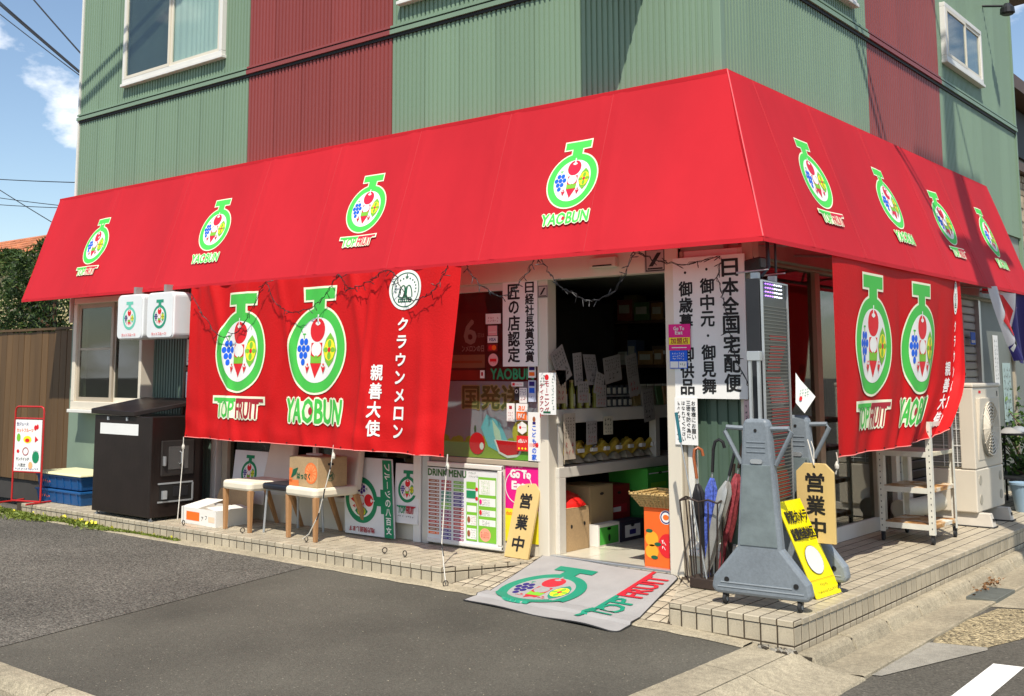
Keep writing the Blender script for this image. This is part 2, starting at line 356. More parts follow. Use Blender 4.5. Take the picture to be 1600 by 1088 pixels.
# ------------------------------------------------------------------ ground
def zg(x): return .055 * (1 - math.exp(min(x, 0) / 1.2)) if x < 0 else .12 * -x if x < .4 else -.075
def asphalt(name, col, sc, bump, spk, patch=.14):
    m = bpy.data.materials.new(name); m.use_nodes = True; n = m.node_tree; p = n.nodes['Principled BSDF']; l = n.links.new
    p.inputs['Roughness'].default_value = .88; p.inputs['Specular IOR Level'].default_value = .25
    t = n.nodes.new('ShaderNodeTexCoord')
    a = n.nodes.new('ShaderNodeTexNoise'); a.inputs['Scale'].default_value = .7; a.inputs['Detail'].default_value = 5; l(t.outputs['Object'], a.inputs['Vector'])
    b = n.nodes.new('ShaderNodeTexVoronoi'); b.inputs['Scale'].default_value = sc; l(t.outputs['Object'], b.inputs['Vector'])
    c = n.nodes.new('ShaderNodeTexNoise'); c.inputs['Scale'].default_value = sc * .9; c.inputs['Detail'].default_value = 3; l(t.outputs['Object'], c.inputs['Vector'])
    r1 = n.nodes.new('ShaderNodeMapRange'); r1.inputs['From Min'].default_value = .3; r1.inputs['From Max'].default_value = .7; r1.inputs['To Min'].default_value = 1 - patch; r1.inputs['To Max'].default_value = 1 + patch; l(a.outputs['Fac'], r1.inputs['Value'])
    hs = n.nodes.new('ShaderNodeSeparateColor'); l(b.outputs['Color'], hs.inputs[0])
    r2 = n.nodes.new('ShaderNodeMapRange'); r2.inputs['To Min'].default_value = 1 - spk; r2.inputs['To Max'].default_value = 1 + spk; l(hs.outputs[0], r2.inputs['Value'])
    r3 = n.nodes.new('ShaderNodeMapRange'); r3.inputs['From Min'].default_value = .985; r3.inputs['From Max'].default_value = 1.0; r3.inputs['To Max'].default_value = 1.3; l(hs.outputs[1], r3.inputs['Value'])
    ad = n.nodes.new('ShaderNodeMath'); ad.operation = 'ADD'; l(r2.outputs[0], ad.inputs[0]); l(r3.outputs[0], ad.inputs[1])
    mu = n.nodes.new('ShaderNodeMath'); mu.operation = 'MULTIPLY'; l(r1.outputs[0], mu.inputs[0]); l(ad.outputs[0], mu.inputs[1])
    vm = n.nodes.new('ShaderNodeVectorMath'); vm.operation = 'SCALE'; vm.inputs[0].default_value = col; l(mu.outputs[0], vm.inputs['Scale']); l(vm.outputs[0], p.inputs['Base Color'])
    bp = n.nodes.new('ShaderNodeBump'); bp.inputs['Strength'].default_value = bump; bp.inputs['Distance'].default_value = .012
    mx = n.nodes.new('ShaderNodeMath'); mx.operation = 'SUBTRACT'; l(c.outputs['Fac'], mx.inputs[0]); l(b.outputs['Distance'], mx.inputs[1])
    l(mx.outputs[0], bp.inputs['Height']); l(bp.outputs[0], p.inputs['Normal'])
    return m
M_asF = asphalt('fine_asphalt', (.094, .086, .068), 130, .35, .20, .30)
M_asC = asphalt('coarse_asphalt', (.128, .116, .096), 75, 1.0, .50, .25)
M_road = asphalt('road_asphalt', (.10, .09, .072), 110, .5, .35)
def struct(o, label=None): return props(o, label, None, None, 'structure')
mb = MB(); N = 300
mb.add([(-N, -N, -.078), (N, -N, -.078), (N, N, -.078), (-N, N, -.078)], [(0, 1, 2, 3)], M_road); struct(mb.build('road'), 'grey asphalt street around the corner plot')
def sheet(name, poly_at, ny, xs, m, dz=0, label=None):
    """strip of ground: for each x in xs, y runs between two values; height follows the forecourt"""
    mb = MB(); vs = []; fs = []
    for x in xs:
        y0, y1 = poly_at(x)
        for j in range(ny + 1): vs.append((x, y0 + (y1 - y0) * j / ny, zg(x) + dz))
    k = ny + 1
    for i in range(len(xs) - 1):
        for j in range(ny): fs.append((i * k + j, (i + 1) * k + j, (i + 1) * k + j + 1, i * k + j + 1))
    mb.add(vs, fs, m); return struct(mb.build(name), label)
def frange(a, b, n): return [a + (b - a) * i / n for i in range(n + 1)]
# coarse and fine asphalt meet on a slanting joint
def joint_y(x): return (-.1 - (x + 4.05) / .65 * 2.95)      # y on the joint for x between -4.05 and -3.40
sheet('forecourt_asphalt', lambda x: (max(-3.14, min(0, joint_y(x))) if x < -3.38 else -3.14, .3), 6, frange(-4.1, -3.38, 12) + frange(-3.3, -.25, 30), M_asF, 0, 'smooth dark asphalt forecourt in front of the shop entrance')
sheet('forecourt_asphalt', lambda x: (-3.14, .3 if x < -4.1 else max(-3.14, min(.3, joint_y(x)))), 6, frange(-30, -4.1, 20) + frange(-4.05, -3.38, 12), M_asC, .003, 'coarse older asphalt at the left of the forecourt')
# concrete strip at the foot of the step
rr = random.Random(3)
mb = MB(); xs = frange(-9.2, -.26, 90); vs = []; fs = []
for i, x in enumerate(xs):
    w = .135 + rr.uniform(-.012, .012); vs += [(x, -w, zg(x) + .004), (x, -w + .02, zg(x) + .012), (x, .02, zg(x) + .016)]
for i in range(90):
    for j in range(2): fs.append((i * 3 + j, i * 3 + 3 + j, i * 3 + 4 + j, i * 3 + 1 + j))
mb.add(vs, fs, M_conc); struct(mb.build('concrete_edging'), 'narrow worn concrete strip at the foot of the tiled step')
# lowered kerb / apron between forecourt and side street, in cast slabs with open joints
apron = thing('concrete_apron', 'worn beige concrete apron at the street corner', None, (0, 0, 0), kind='structure')
prof = [(-.28, .0), (-.25, .014), (-.05, .008), (-.012, .004), (-.006, .003), (.02, -.002), (.10, -.040), (.26, -.064), (.40, -.070), (.41, -.085)]
def apz(x):
    for (x0, z0), (x1, z1) in zip(prof, prof[1:]):
        if x <= x1: return z0 + (z1 - z0) * (x - x0) / (x1 - x0)
    return -.085
yj = [-6.2, -5.0, -3.8, -2.6, -1.4, -.62, 0.0]
for y0, y1 in zip(yj, yj[1:]):
    for xs_ in ([-.28, -.25, -.18, -.10, -.05, -.012], [-.004, .03, .08, .14, .20, .28, .36, .40, .41]):
        ys = frange(y0 + .004, y1 - .004, 14); mb = MB(); vs = []; fs = []; k = len(xs_)
        for y in ys:
            for j, x in enumerate(xs_):
                e = rr.uniform(-.004, .004) if j in (0, k - 1) and abs(x) > .1 else 0; vs.append((x + e, y, apz(x) + .004))
        for i in range(len(ys) - 1):
            for j in range(k - 1): fs.append((i * k + j, i * k + j + 1, (i + 1) * k + j + 1, (i + 1) * k + j))
        n0 = len(vs); rim = list(range(k)) + [i * k + k - 1 for i in range(1, len(ys))] + [(len(ys) - 1) * k + j for j in range(k - 2, -1, -1)] + [i * k for i in range(len(ys) - 2, 0, -1)]
        vs += [(vs[i][0], vs[i][1], vs[i][2] - .03) for i in rim]
        for q in range(len(rim)): fs.append((rim[q], n0 + q, n0 + (q + 1) % len(rim), rim[(q + 1) % len(rim)]))
        mb.add(vs, fs, M_conc); mb.build('slab', apron)
M_dirt = mat('joint_dirt', (.045, .036, .024), .95, .3, 20)
mb = MB(); mb.add([(-.26, -6, apz(-.25) - .008), (-.05, -6, .0), (.03, -6, -.014), (.12, -6, -.052), (.39, -6, -.074), (-.26, .0, apz(-.25) - .008), (-.05, .0, .0), (.03, .0, -.014), (.12, .0, -.052), (.39, .0, -.074)], [(i, i + 1, i + 6, i + 5) for i in range(4)], M_dirt); mb.build('joint_bed', apron)
mb = MB()          # broken mortar where apron, kerb and step meet
for _ in range(46):
    x, y = rr.uniform(-.20, .03), rr.uniform(-.10, -.005); s_ = rr.uniform(.006, .026); z = apz(x) + .006
    pts = [(x + s_ * rr.uniform(.6, 1.2) * math.cos(a_), y + s_ * .55 * rr.uniform(.6, 1.2) * math.sin(a_)) for a_ in frange(0, 5.2, 5)]; n_ = len(pts)
    mb.add([(px, py, z - .006) for px, py in pts] + [(x + (px - x) * .6, y + (py - y) * .6, z + rr.uniform(.004, .012)) for px, py in pts], [(i, (i + 1) % n_, n_ + (i + 1) % n_, n_ + i) for i in range(n_)] + [list(range(n_, 2 * n_))], M_conc2 if rr.random() < .7 else M_dirt)
mb.build('rubble', apron, kind='stuff')
# raised kerb blocks along the side street: each a block of its own
kerb = thing('side_kerb', None, None, (0, 0, 0), kind='structure'); mb = MB(); mb.box(.004, .098, .004, 11.9, -.12, -.012, M_dirt); mb.build('joint_bed', kerb)
y = -.0
while y < 12:
    ln = .6; mb = MB(); w0 = .004
    w0 = .009; dz_ = rr.uniform(-.004, .004); pr = [(.0, -.12), (.0, .0 + dz_), (.070, .004 + dz_), (.095, -.004 + dz_), (.112, -.024), (.135, -.078), (.135, -.12)]
    a = [(x, y + w0, z) for x, z in pr]; b = [(x, y + ln - w0, z) for x, z in pr]; n = len(pr)
    mb.add(a + b, [list(range(n))[::-1], list(range(n, 2 * n))] + [(i, (i + 1) % n, n + (i + 1) % n, n + i) for i in range(n)], M_conc)
    mb.build('kerb_block', kerb, bevel=.012); y += ln
mb = MB(); vs = []; fs = []; ys = frange(0, 14, 60)
prof = [(.10, -.0745), (.2, -.072), (.3, -.064), (.385, -.058), (.40, -.062), (.402, -.085)]; k = len(prof)
for y in ys:
    for j, (x, z) in enumerate(prof): vs.append((x + (rr.uniform(-.003, .003) if j > 2 else 0), y, z))
for i in range(len(ys) - 1):
    for j in range(k - 1): fs.append((i * k + j, i * k + j + 1, (i + 1) * k + j + 1, (i + 1) * k + j))
mb.add(vs, fs, M_conc); struct(mb.build('gutter'), 'beige concrete gutter along the side street')
def flatpatch(name, pts, z, m, label):
    mb = MB(); mb.add([(x, y, z) for x, y in pts], [list(range(len(pts)))], m); return struct(mb.build(name), label)
flatpatch('concrete_patch', [(.40, .10), (.45, .12), (.74, 1.10), (.72, 1.17), (.42, 1.08), (.39, 1.05)], -.073, M_conc2, 'smooth grey concrete triangle between gutter and road')
M_grav = asphalt('exposed_gravel', (.36, .29, .17), 62, 1.3, .75, .2)
flatpatch('gravel_patch', [(.42, 1.09), (.72, 1.18), (.84, 1.60), (.90, 2.6), (.46, 2.42), (.39, 1.8), (.385, 1.3)], -.0745, M_grav, 'patch of exposed tan gravel beside the gutter')
flatpatch('concrete_patch', [(.40, 2.44), (.9, 2.62), (1.0, 4.4), (.41, 4.4)], -.0735, M_conc, 'worn concrete patch beyond the gravel')
M_line = mat('road_paint', (.82, .80, .74), .7, .06, 20, bump=.2, bscale=150)
flatpatch('road_marking', [(.852, .80), (1.01, .83), (1.035, -1.2), (.88, -1.2)], -.0742, M_line, 'white painted line on the side street')
# drain grate in the gutter
M_grate = mat('grate_iron', (.16, .17, .15), .6, .2, 10, metal=.3)
gr = thing('drain_grate', 'grey iron drain grate in the gutter beside the kerb', 'grate', (.30, 2.83, -.066))
mb = MB(); mb.box(.2, .4, 2.58, 3.08, -.09, -.0655, M_black); mb.build('drain_pit', gr)
fr = MB()
for a in ((.195, .405, 2.575, 2.59), (.195, .405, 3.07, 3.085), (.195, .205, 2.59, 3.07), (.395, .405, 2.59, 3.07)): fr.box(a[0], a[1], a[2], a[3], -.075, -.05, M_grate)
fr.build('grate_frame', gr)
for i in range(14):
    mb = MB(); yy = 2.605 + i * .0335; mb.box(.206, .394, yy, yy + .018, -.07, -.052, M_grate); mb.build('bar', gr)
# front street kerb (bottom left of the view)
kf = thing('front_kerb', None, None, (0, 0, 0), kind='structure')
x = -12.0
while x < .3:
    mb = MB(); e = .004; h = zg(x)
    pr = [(-3.135, -.1), (-3.135, h + .004), (-3.21, h + .006), (-3.25, h - .004), (-3.29, h - .05), (-3.30, -.1)]
    a = [(x + e, y, z) for y, z in pr]; b = [(x + .6 - e, y, z) for y, z in pr]; n = len(pr)
    mb.add(a + b, [list(range(n))[::-1], list(range(n, 2 * n))] + [(i, (i + 1) % n, n + (i + 1) % n, n + i) for i in range(n)], M_conc); mb.build('kerb_block', kf, bevel=.006); x += .6
mb = MB(); mb.add([(-14, -3.295, -.045), (.4, -3.295, -.06), (.4, -3.62, -.072), (-14, -3.62, -.072)], [(0, 3, 2, 1)], M_conc2); struct(mb.build('gutter'), 'concrete gutter along the front street')

# ------------------------------------------------------------------ tiled step (platform) and ramp, tile by tile
PZ = .175; TP = .105; GAP = .0045
step = thing('tiled_step', 'beige tiled step running round the corner of the shop', None, (0, 0, 0), kind='structure')
def lerp(a, b, t): return a + (b - a) * t
LE = [(-2.72, 0), (-2.36, .80)]            # slanting end of the left run
RE = [(-.82, 0), (-1.16, .80)]             # slanting start of the corner run
core = MB()
core.prism([(-9.02, .0026), (LE[0][0] - .0015, .0026), (LE[1][0] - .0015, .86), (-9.02, .86)], lambda u, v, d: (u, v, d), -.1, PZ - .0026, M_grout)
core.prism([(RE[0][0] + .0015, .0026), (-.0026, .0026), (-.0026, 9.4), (-.94, 9.4), (-.94, .86), (RE[1][0] + .0015, .86)], lambda u, v, d: (u, v, d), -.1, PZ - .0026, M_grout)
core.build('grout_bed', step)
ramp = thing('entrance_ramp', 'tiled ramp up to the shop doorway under the mat', None, (0, 0, 0), kind='structure')
def rz_(y): return .045 + (.185 - .045) * max(0, min(1, (y + .0) / .80))
mb = MB()
mb.add([(LE[0][0] - .02, -.03, rz_(0) - .06), (RE[0][0] + .02, -.03, rz_(0) - .06), (RE[0][0] + .02, .0, rz_(0) + .0016), (LE[0][0] - .02, .0, rz_(0) + .0016), (RE[1][0] + .03, .80, .1866), (LE[1][0] - .03, .80, .1866), (RE[1][0] + .03, .87, .1868), (LE[1][0] - .03, .87, .1868)], [(0, 1, 2, 3), (3, 2, 4, 5), (5, 4, 6, 7)], M_grout); mb.build('grout_bed', ramp)
def clip(poly, a, b):                       # keep the left side of a -> b
    outp = []
    for i in range(len(poly)):
        p, q = poly[i], poly[(i + 1) % len(poly)]
        sp = (b[0] - a[0]) * (p[1] - a[1]) - (b[1] - a[1]) * (p[0] - a[0]); sq = (b[0] - a[0]) * (q[1] - a[1]) - (b[1] - a[1]) * (q[0] - a[0])
        if sp >= 0: outp.append(p)
        if (sp >= 0) != (sq >= 0): t = sp / (sp - sq); outp.append((lerp(p[0], q[0], t), lerp(p[1], q[1], t)))
    return outp
TILES = []                                  # (parent, centre, verts, faces, key)
def ptile(parent, poly, zt, th=.012, key=None, zfn=None):
    if len(poly) < 3: return
    ar = abs(sum(poly[i][0] * poly[(i + 1) % len(poly)][1] - poly[(i + 1) % len(poly)][0] * poly[i][1] for i in range(len(poly)))) / 2
    if ar < .0012: return
    cx = sum(p[0] for p in poly) / len(poly); cy = sum(p[1] for p in poly) / len(poly)
    ins = []
    for px, py in poly:
        d = math.hypot(px - cx, py - cy); k = max(0, 1 - .0088 / d); ins.append((cx + (px - cx) * k, cy + (py - cy) * k))
    ch = [(cx + (px - cx) * .955, cy + (py - cy) * .955) for px, py in ins]
    n = len(poly); z = (lambda x, y: zt) if not zfn else zfn
    vs = [(x, y, z(x, y) - th) for x, y in ins] + [(x, y, z(x, y) - .0018) for x, y in ins] + [(x, y, z(x, y)) for x, y in ch]
    fs = [(i, (i + 1) % n, n + (i + 1) % n, n + i) for i in range(n)] + [(n + i, n + (i + 1) % n, 2 * n + (i + 1) % n, 2 * n + i) for i in range(n)] + [list(range(2 * n, 3 * n))]
    c = Vector((cx, cy, z(cx, cy))); TILES.append((parent, c, [Vector(v) - c for v in vs], fs, key))
def edge_tile(parent, p, ax, key):          # rounded nosing: p = outer top corner start, ax 0 = along x (faces -y), 1 = along y (faces +x)
    a0, a1 = .0052, TP - .0052; o = .006
    pr = [(-.0985, 0), (-.004 + o * 0, 0), (.002, -.0015), (.005, -.005), (.005, -.034), (-.004, -.034), (-.004, -.014), (-.097, -.014)]
    vs = []
    for a in (a0, a1):
        for u, z in pr: vs.append((a, -u, z) if ax == 0 else (u, a, z))
    n = len(pr); fs = [list(range(n))[::-1], list(range(n, 2 * n))] + [(i, (i + 1) % n, n + (i + 1) % n, n + i) for i in range(n)]
    c = Vector(p); TILES.append((parent, c, [Vector(v) for v in vs], fs, key))
def riser(parent, p, w, z0, z1, ux, key=None):     # upright tile: p start, ux direction along the face, outward = ux x z
    ux = Vector(ux); nrm = Vector((ux.y, -ux.x, 0)); a0 = .0052; h0 = z0 + .0045; h1 = z1 - .0045
    if h1 - h0 < .012: return
    vs = []
    for d, e in ((-.01, 0), (0, 0), (.0018, .003)):
        for s_, z in ((a0 + e, h0 + e), (w - a0 - e, h0 + e), (w - a0 - e, h1 - e), (a0 + e, h1 - e)): q = ux * s_ + nrm * d; vs.append(Vector((q.x, q.y, z)))
    fs = [(0, 1, 5, 4), (1, 2, 6, 5), (2, 3, 7, 6), (3, 0, 4, 7), (4, 5, 9, 8), (5, 6, 10, 9), (6, 7, 11, 10), (7, 4, 8, 11), (8, 9, 10, 11)]
    c = Vector(p); TILES.append((parent, c, vs, fs, None))
# left run
nx = int((9.0 - 2.72) / TP); x0 = LE[0][0] - nx * TP
for i in range(nx + 5):
    xa = x0 + i * TP; xb = xa + TP
    if i < nx:
        edge_tile(step, (xa, 0, PZ), 0, 'edgeX')
        riser(step, (xa, .002, 0), TP, PZ - .036 - .107, PZ - .036, (1, 0, 0)); riser(step, (xa, .002, 0), TP, .0, PZ - .036 - .107, (1, 0, 0))
    for j in range(1, 8):
        ya, yb = j * TP, (j + 1) * TP; q = [(xa, ya), (xb, ya), (xb, yb), (xa, yb)]
        lim = LE[0][0] + (LE[1][0] - LE[0][0]) * ya / .8
        if xb < lim - .002: ptile(step, q, PZ, key='top')
        else: ptile(step, clip(q, (LE[0][0] + .003, 0), (LE[1][0] + .003, .8)), PZ)
dv = Vector((LE[1][0] - LE[0][0], .8, 0)); ln = dv.length; dv.normalize()
for i in range(8):
    w = ln / 8; p = Vector((LE[0][0], 0, 0)) + dv * (w * i); y_ = p.y + .03
    riser(step, p, w, PZ - .036, PZ - .001, dv); riser(step, p, w, max(.03, rz_(y_) - .01), PZ - .036, dv)
# corner run and right run
nx = int(.82 / TP)
for i in range(nx + 1):
    xb = -i * TP; xa = xb - TP
    if i < 7: edge_tile(step, (xa, 0, PZ), 0, 'edgeX')
    if i < nx or True:
        riser(step, (max(xa, -.82), .002, 0), min(TP, xb + .82), PZ - .036 - .107, PZ - .036, (1, 0, 0)); riser(step, (max(xa, -.82), .002, 0), min(TP, xb + .82), -.1, PZ - .036 - .107, (1, 0, 0))
for i in range(11):
    xb = -TP * i if i else 0; xa = xb - TP
    for j in range(88):
        ya, yb = j * TP, (j + 1) * TP
        if j == 0 and i < 7: continue
        if i == 0 and j > 0: continue
        q = [(xa, ya), (xb, ya), (xb, yb), (xa, yb)]
        if j < 8: q2 = clip(q, (RE[1][0] - .003, .8), (RE[0][0] - .003, 0)); ptile(step, q2, PZ, key='top' if len(q2) == 4 and xa > -.8 else None)
        elif xa > -.96: ptile(step, q, PZ, key='top')
for j in range(88):
    if j: edge_tile(step, (0, j * TP, PZ), 1, 'edgeY')
    riser(step, (-.002, j * TP, 0), TP, PZ - .036 - .107, PZ - .036, (0, 1, 0)); riser(step, (-.002, j * TP, 0), TP, -.05, PZ - .036 - .107, (0, 1, 0))
    if j == 0: riser(step, (.002, 0, 0), TP, PZ - .034, PZ - .001, (0, 1, 0))
riser(step, (-.82, .002, 0), .084, PZ - .036, PZ - .001, (1, 0, 0))
dv = Vector((RE[1][0] - RE[0][0], .8, 0)); ln = dv.length; dv.normalize()
for i in range(8):
    w = ln / 8; p = Vector((RE[0][0], 0, 0)) + dv * (w * (i + 1)); y_ = p.y
    riser(step, p, w, max(.03, rz_(y_) - .01), PZ - .001, -dv)
# ramp tiles (square tiles laid on the slope)
for i in range(-1, 19):
    for j in range(8):
        xa = -2.78 + i * TP; ya = j * TP - .0
        q = [(xa, ya), (xa + TP, ya), (xa + TP, ya + TP), (xa, ya + TP)]
        q = clip(q, (LE[1][0] + .012, .8), (LE[0][0] + .012, 0)); q = clip(q, (RE[0][0] - .012, 0), (RE[1][0] - .012, .8)) if len(q) > 2 else q
        ptile(ramp, q, 0, zfn=lambda x, y: rz_(y) + .004)
# the 300 nearest tiles of each surface become pieces of their own, the rest one mass
def emit_tiles(parent, lim):
    C = Vector((2.77, -6.151, 1.6)); mine = sorted([t for t in TILES if t[0] is parent], key=lambda t: (t[1] - C).length)
    cache = {}
    for t in mine[:lim]:
        me = cache.get(t[4]) if t[4] else None
        if me is None:
            me = bpy.data.meshes.new('tile'); me.from_pydata([tuple(v) for v in t[2]], [], t[3]); me.materials.append(M_tile)
            if t[4]: cache[t[4]] = me
        o = bpy.data.objects.new('tile', me); COL.objects.link(o); o.parent = parent; o.location = t[1]
    if mine[lim:]:
        mb = MB()
        for t in mine[lim:]: mb.add([v + t[1] for v in t[2]], t[3], M_tile)
        mb.build('tiles', parent, kind='stuff')
emit_tiles(step, 300); emit_tiles(ramp, 300)

# ------------------------------------------------------------------ shop building: cladding, ledges, windows
XL, XR, YF, YB = -9.47, -.79, .82, 8.9
ROOM_FRONT = .86
bld = thing('shop_building', 'corner shop building clad in green and maroon corrugated sheets', 'building', (-5.1, 4.8, 0))
def corrugated(w, z0, z1, m, nr=8):
    mb = MB(); p = w / nr; d = .012; xs = []
    for i in range(nr): xs += [(i * p + .001, 0), (i * p + p * .34, 0), (i * p + p * .40, d), (i * p + p * .94, d)]
    xs += [(w - .001, 0)]
    vs = []; fs = []
    for z in (z0, z1): vs += [(x, -y, z) for x, y in xs]
    n = len(xs)
    for i in range(n - 1): fs.append((i, i + 1, n + i + 1, n + i))
    vs += [(.0, .004, z0), (w, .004, z0), (w, .004, z1), (0, .004, z1)]; fs.append((2 * n, 2 * n + 1, 2 * n + 2, 2 * n + 3))
    mb.add(vs, fs, m); return mb
def clad(a0, a1, z0, z1, m, side):
    n = max(1, round((a1 - a0) / .39)); w = (a1 - a0) / n; first = None
    for i in range(n):
        if first is None:
            o = corrugated(w, z0, z1, m).build('cladding_sheet', bld, local=True); first = o.data
        else:
            o = bpy.data.objects.new('cladding_sheet', first); link(o, bld)
        base = WL[bld.name]
        if side == 0: o.location = Vector((a0 + i * w, YF, 0)) - base
        else: o.location = Vector((XR, a0 + i * w, 0)) - base; o.rotation_euler = (0, 0, R(90))
for z0, z1 in ((3.3, 4.655), (4.765, 7.4)):
    for a, b, m in ((XL, -6.17, M_green), (-6.17, -4.08, M_maroon), (-4.08, XR - .03, M_green)): clad(a, b, z0, z1, m, 0)
    for a, b, m in ((YF + .03, 3.72, M_green), (3.72, 5.84, M_maroon), (5.84, YB, M_green)): clad(a, b, z0, z1, m, 1)
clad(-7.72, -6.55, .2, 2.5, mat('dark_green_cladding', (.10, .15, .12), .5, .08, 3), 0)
mb = MB(); mb.box(XL + .02, XR - .02, YF + .008, YB, 2.46, 7.45, mat('plain_wall', (.3, .32, .26), .8)); mb.build('wall', bld)
tr = MB(); tr.box(XR - .045, XR + .022, YF - .022, YF + .045, 3.3, 7.4, M_green); tr.build('corner_trim', bld, bevel=.006)
tr = MB(); tr.box(XL - .02, XL + .012, YF - .03, YF + .02, 2.2, 7.4, M_white); tr.build('corner_trim', bld, bevel=.004)
tr = MB(); tr.box(XR - .02, XR + .03, YB - .012, YB + .03, 2.3, 7.4, M_green); tr.build('corner_trim', bld, bevel=.004)
def ledge(a0, a1, m, side):
    for z0, z1, d, mm in ((4.745, 4.765, .018, m), (4.725, 4.745, .006, M_black), (4.685, 4.725, .026, m), (4.655, 4.685, .008, M_black)):
        mb = MB()
        if side == 0: mb.box(a0, a1, YF - d - .017, YF + .004, z0, z1, mm)
        else: mb.box(XR - .004, XR + d + .017, a0, a1, z0, z1, mm)
        mb.build('ledge', bld)
for a, b, m in ((XL - .02, -6.17, M_green), (-6.17, -4.08, M_maroon), (-4.08, XR + .03, M_green)): ledge(a, b, m, 0)
for a, b, m in ((YF - .03, 3.72, M_green), (3.72, 5.84, M_maroon), (5.84, YB + .02, M_green)): ledge(a, b, m, 1)
M_curtain = mat('pale_curtain', (.50, .58, .53), .8, .12, 2, streak=4)
def boxs(mb, side, a0, a1, d0, d1, z0, z1, m):   # box on a facade: d = distance out of the wall
    if side == 0: mb.box(a0, a1, YF - d1, YF - d0, z0, z1, m)
    else: mb.box(XR + d0, XR + d1, a0, a1, z0, z1, m)
def upper_window(side, a0, a1, z0, z1, split=.5, curtain_or_dark_back=(None, M_curtain), f=.048):
    fr = MB()
    boxs(fr, side, a0, a1, .0, .066, z0, z0 + f, M_white); boxs(fr, side, a0, a1, .0, .066, z1 - f, z1, M_white)
    boxs(fr, side, a0, a0 + f, .0, .066, z0 + f, z1 - f, M_white); boxs(fr, side, a1 - f, a1, .0, .066, z0 + f, z1 - f, M_white)
    boxs(fr, side, a0 - .02, a1 + .02, .0, .078, z0 - .035, z0 - .001, M_white)
    w = fr.build('window', bld, bevel=.005)
    mid = a0 + (a1 - a0) * split
    for k, (p, q) in enumerate(((a0 + f, mid - .001), (mid + .001, a1 - f))):
        s = MB(); t = .035; d = .047 + .012 * (1 - k)
        boxs(s, side, p, q, d - .012, d + .008, z0 + f, z0 + f + t, M_cream); boxs(s, side, p, q, d - .012, d + .008, z1 - f - t, z1 - f, M_cream)
        boxs(s, side, p, p + t, d - .012, d + .008, z0 + f + t, z1 - f - t, M_cream); boxs(s, side, q - t, q, d - .012, d + .008, z0 + f + t, z1 - f - t, M_cream)
        s.build('sash', w)
        g = MB(); boxs(g, side, p + t, q - t, d - .004, d - .001, z0 + f + t, z1 - f - t, M_glass); g.build('pane', w)
        b = MB(); boxs(b, side, p + t * .5, q - t * .5, .018, .020 + .002 * k, z0 + f, z1 - f, curtain_or_dark_back[k] or mat('dark_room', (.05, .065, .055), .6, .4, 2))  # dark colour stands in for the unlit room behind an uncurtained pane
        if curtain_or_dark_back[k]:
            vs = []; nf = int((q - p) / .012)
            for z in (z0 + f, z1 - f):
                for i in range(nf + 1): a = p + (q - p) * i / nf; dd_ = .0285 + .004 * math.sin(a * 70 + 2 * math.sin(a * 9)); vs.append((a, YF - dd_, z) if side == 0 else (XR + dd_, a, z))
            b = MB(); b.add(vs, [(i, i + 1, nf + 2 + i, nf + 1 + i) for i in range(nf)], curtain_or_dark_back[k])
        b.build('curtain_or_dark_back', w)
upper_window(0, -8.47, -6.57, 4.97, 6.5); upper_window(0, -3.95, -2.4, 4.965, 6.2, curtain_or_dark_back=(None, None))
upper_window(1, 5.99, 7.38, 4.99, 5.64, .55, (None, mat('sky_curtain', (.25, .28, .3), .5)), .05); upper_window(1, 2.2, 3.39, 4.92, 5.7, curtain_or_dark_back=(None, None), f=.05)

# unseen box above the frame, added and sized for its shadow on the cladding
ps = thing('shadow_box', 'unseen projecting box above the awning corner, shaped for its shadow', 'sign', (-1.34, .80, 4.72))
mb = MB(); mb.box(-1.64, -1.305, .27, .74, 4.72, 7.2, M_board); mb.build('caster_box', ps, bevel=.01)
mb = MB()
for z in (5.0, 6.5): mb.box(-1.5, -1.45, .72, .80, z, z + .05, M_steel)
mb.build('bracket', ps)
# ------------------------------------------------------------------ ground floor front
FY = .83
def fbox(name, a, m, parent=None, bevel=.004):
    mb = MB(); mb.box(*a, m); return mb.build(name, parent or bld, bevel=bevel)
M_gflat = mat('flat_green_panel', (.20, .27, .20), .5, .08, 3)
fbox('wall', (XL, -7.72, FY, .95, .175, 2.47, ), M_gflat); fbox('wall', (-7.72, -6.62, FY + .02, .95, .175, 2.47), mat('plain_wall', (.3, .32, .26), .8))
# bay window at the left end
bw = MB(); BX0, BX1, BY, BZ0, BZ1 = -9.15, -7.72, .66, 1.18, 2.47
bw.box(BX0, BX1, BY, FY, BZ0, BZ0 + .09, M_cream); bw.box(BX0, BX1, BY, FY, BZ1 - .07, BZ1, M_cream)
bw.box(BX0, BX0 + .07, BY, FY, BZ0 + .09, BZ1 - .07, M_cream); bw.box(BX1 - .05, BX1, BY, FY, BZ0 + .09, BZ1 - .07, M_cream)
bw.box(BX0 - .02, BX1 + .02, BY - .03, FY, BZ0 - .04, BZ0 - .001, M_white)
w = bw.build('bay_window', bld, bevel=.006)
xm = -8.36
for k, (a, b) in enumerate(((BX0 + .07, xm + .02), (xm - .02, BX1 - .05))):
    s = MB(); d = BY + .03 + .03 * k
    for q in ((a, b, BZ0 + .09, BZ0 + .14), (a, b, BZ1 - .12, BZ1 - .07), (a, a + .045, BZ0 + .14, BZ1 - .12), (b - .045, b, BZ0 + .14, BZ1 - .12)): s.box(q[0], q[1], d, d + .025, q[2], q[3], M_tan if k == 0 else M_cream)
    if k == 0: s.box(a + .045, b - .045, d + .004, d + .02, 1.86, 1.885, M_tan)
    s.build('sash', w); g = MB(); g.box(a + .045, b - .045, d + .01, d + .013, BZ0 + .14, BZ1 - .12, M_glassd); g.build('pane', w)
fbox('back_panel', (BX0 + .07, BX1 - .05, FY - .02, FY - .005, BZ0 + .09, BZ1 - .07), mat('dark_bay', (.04, .045, .035), .7, .5, 3), w)
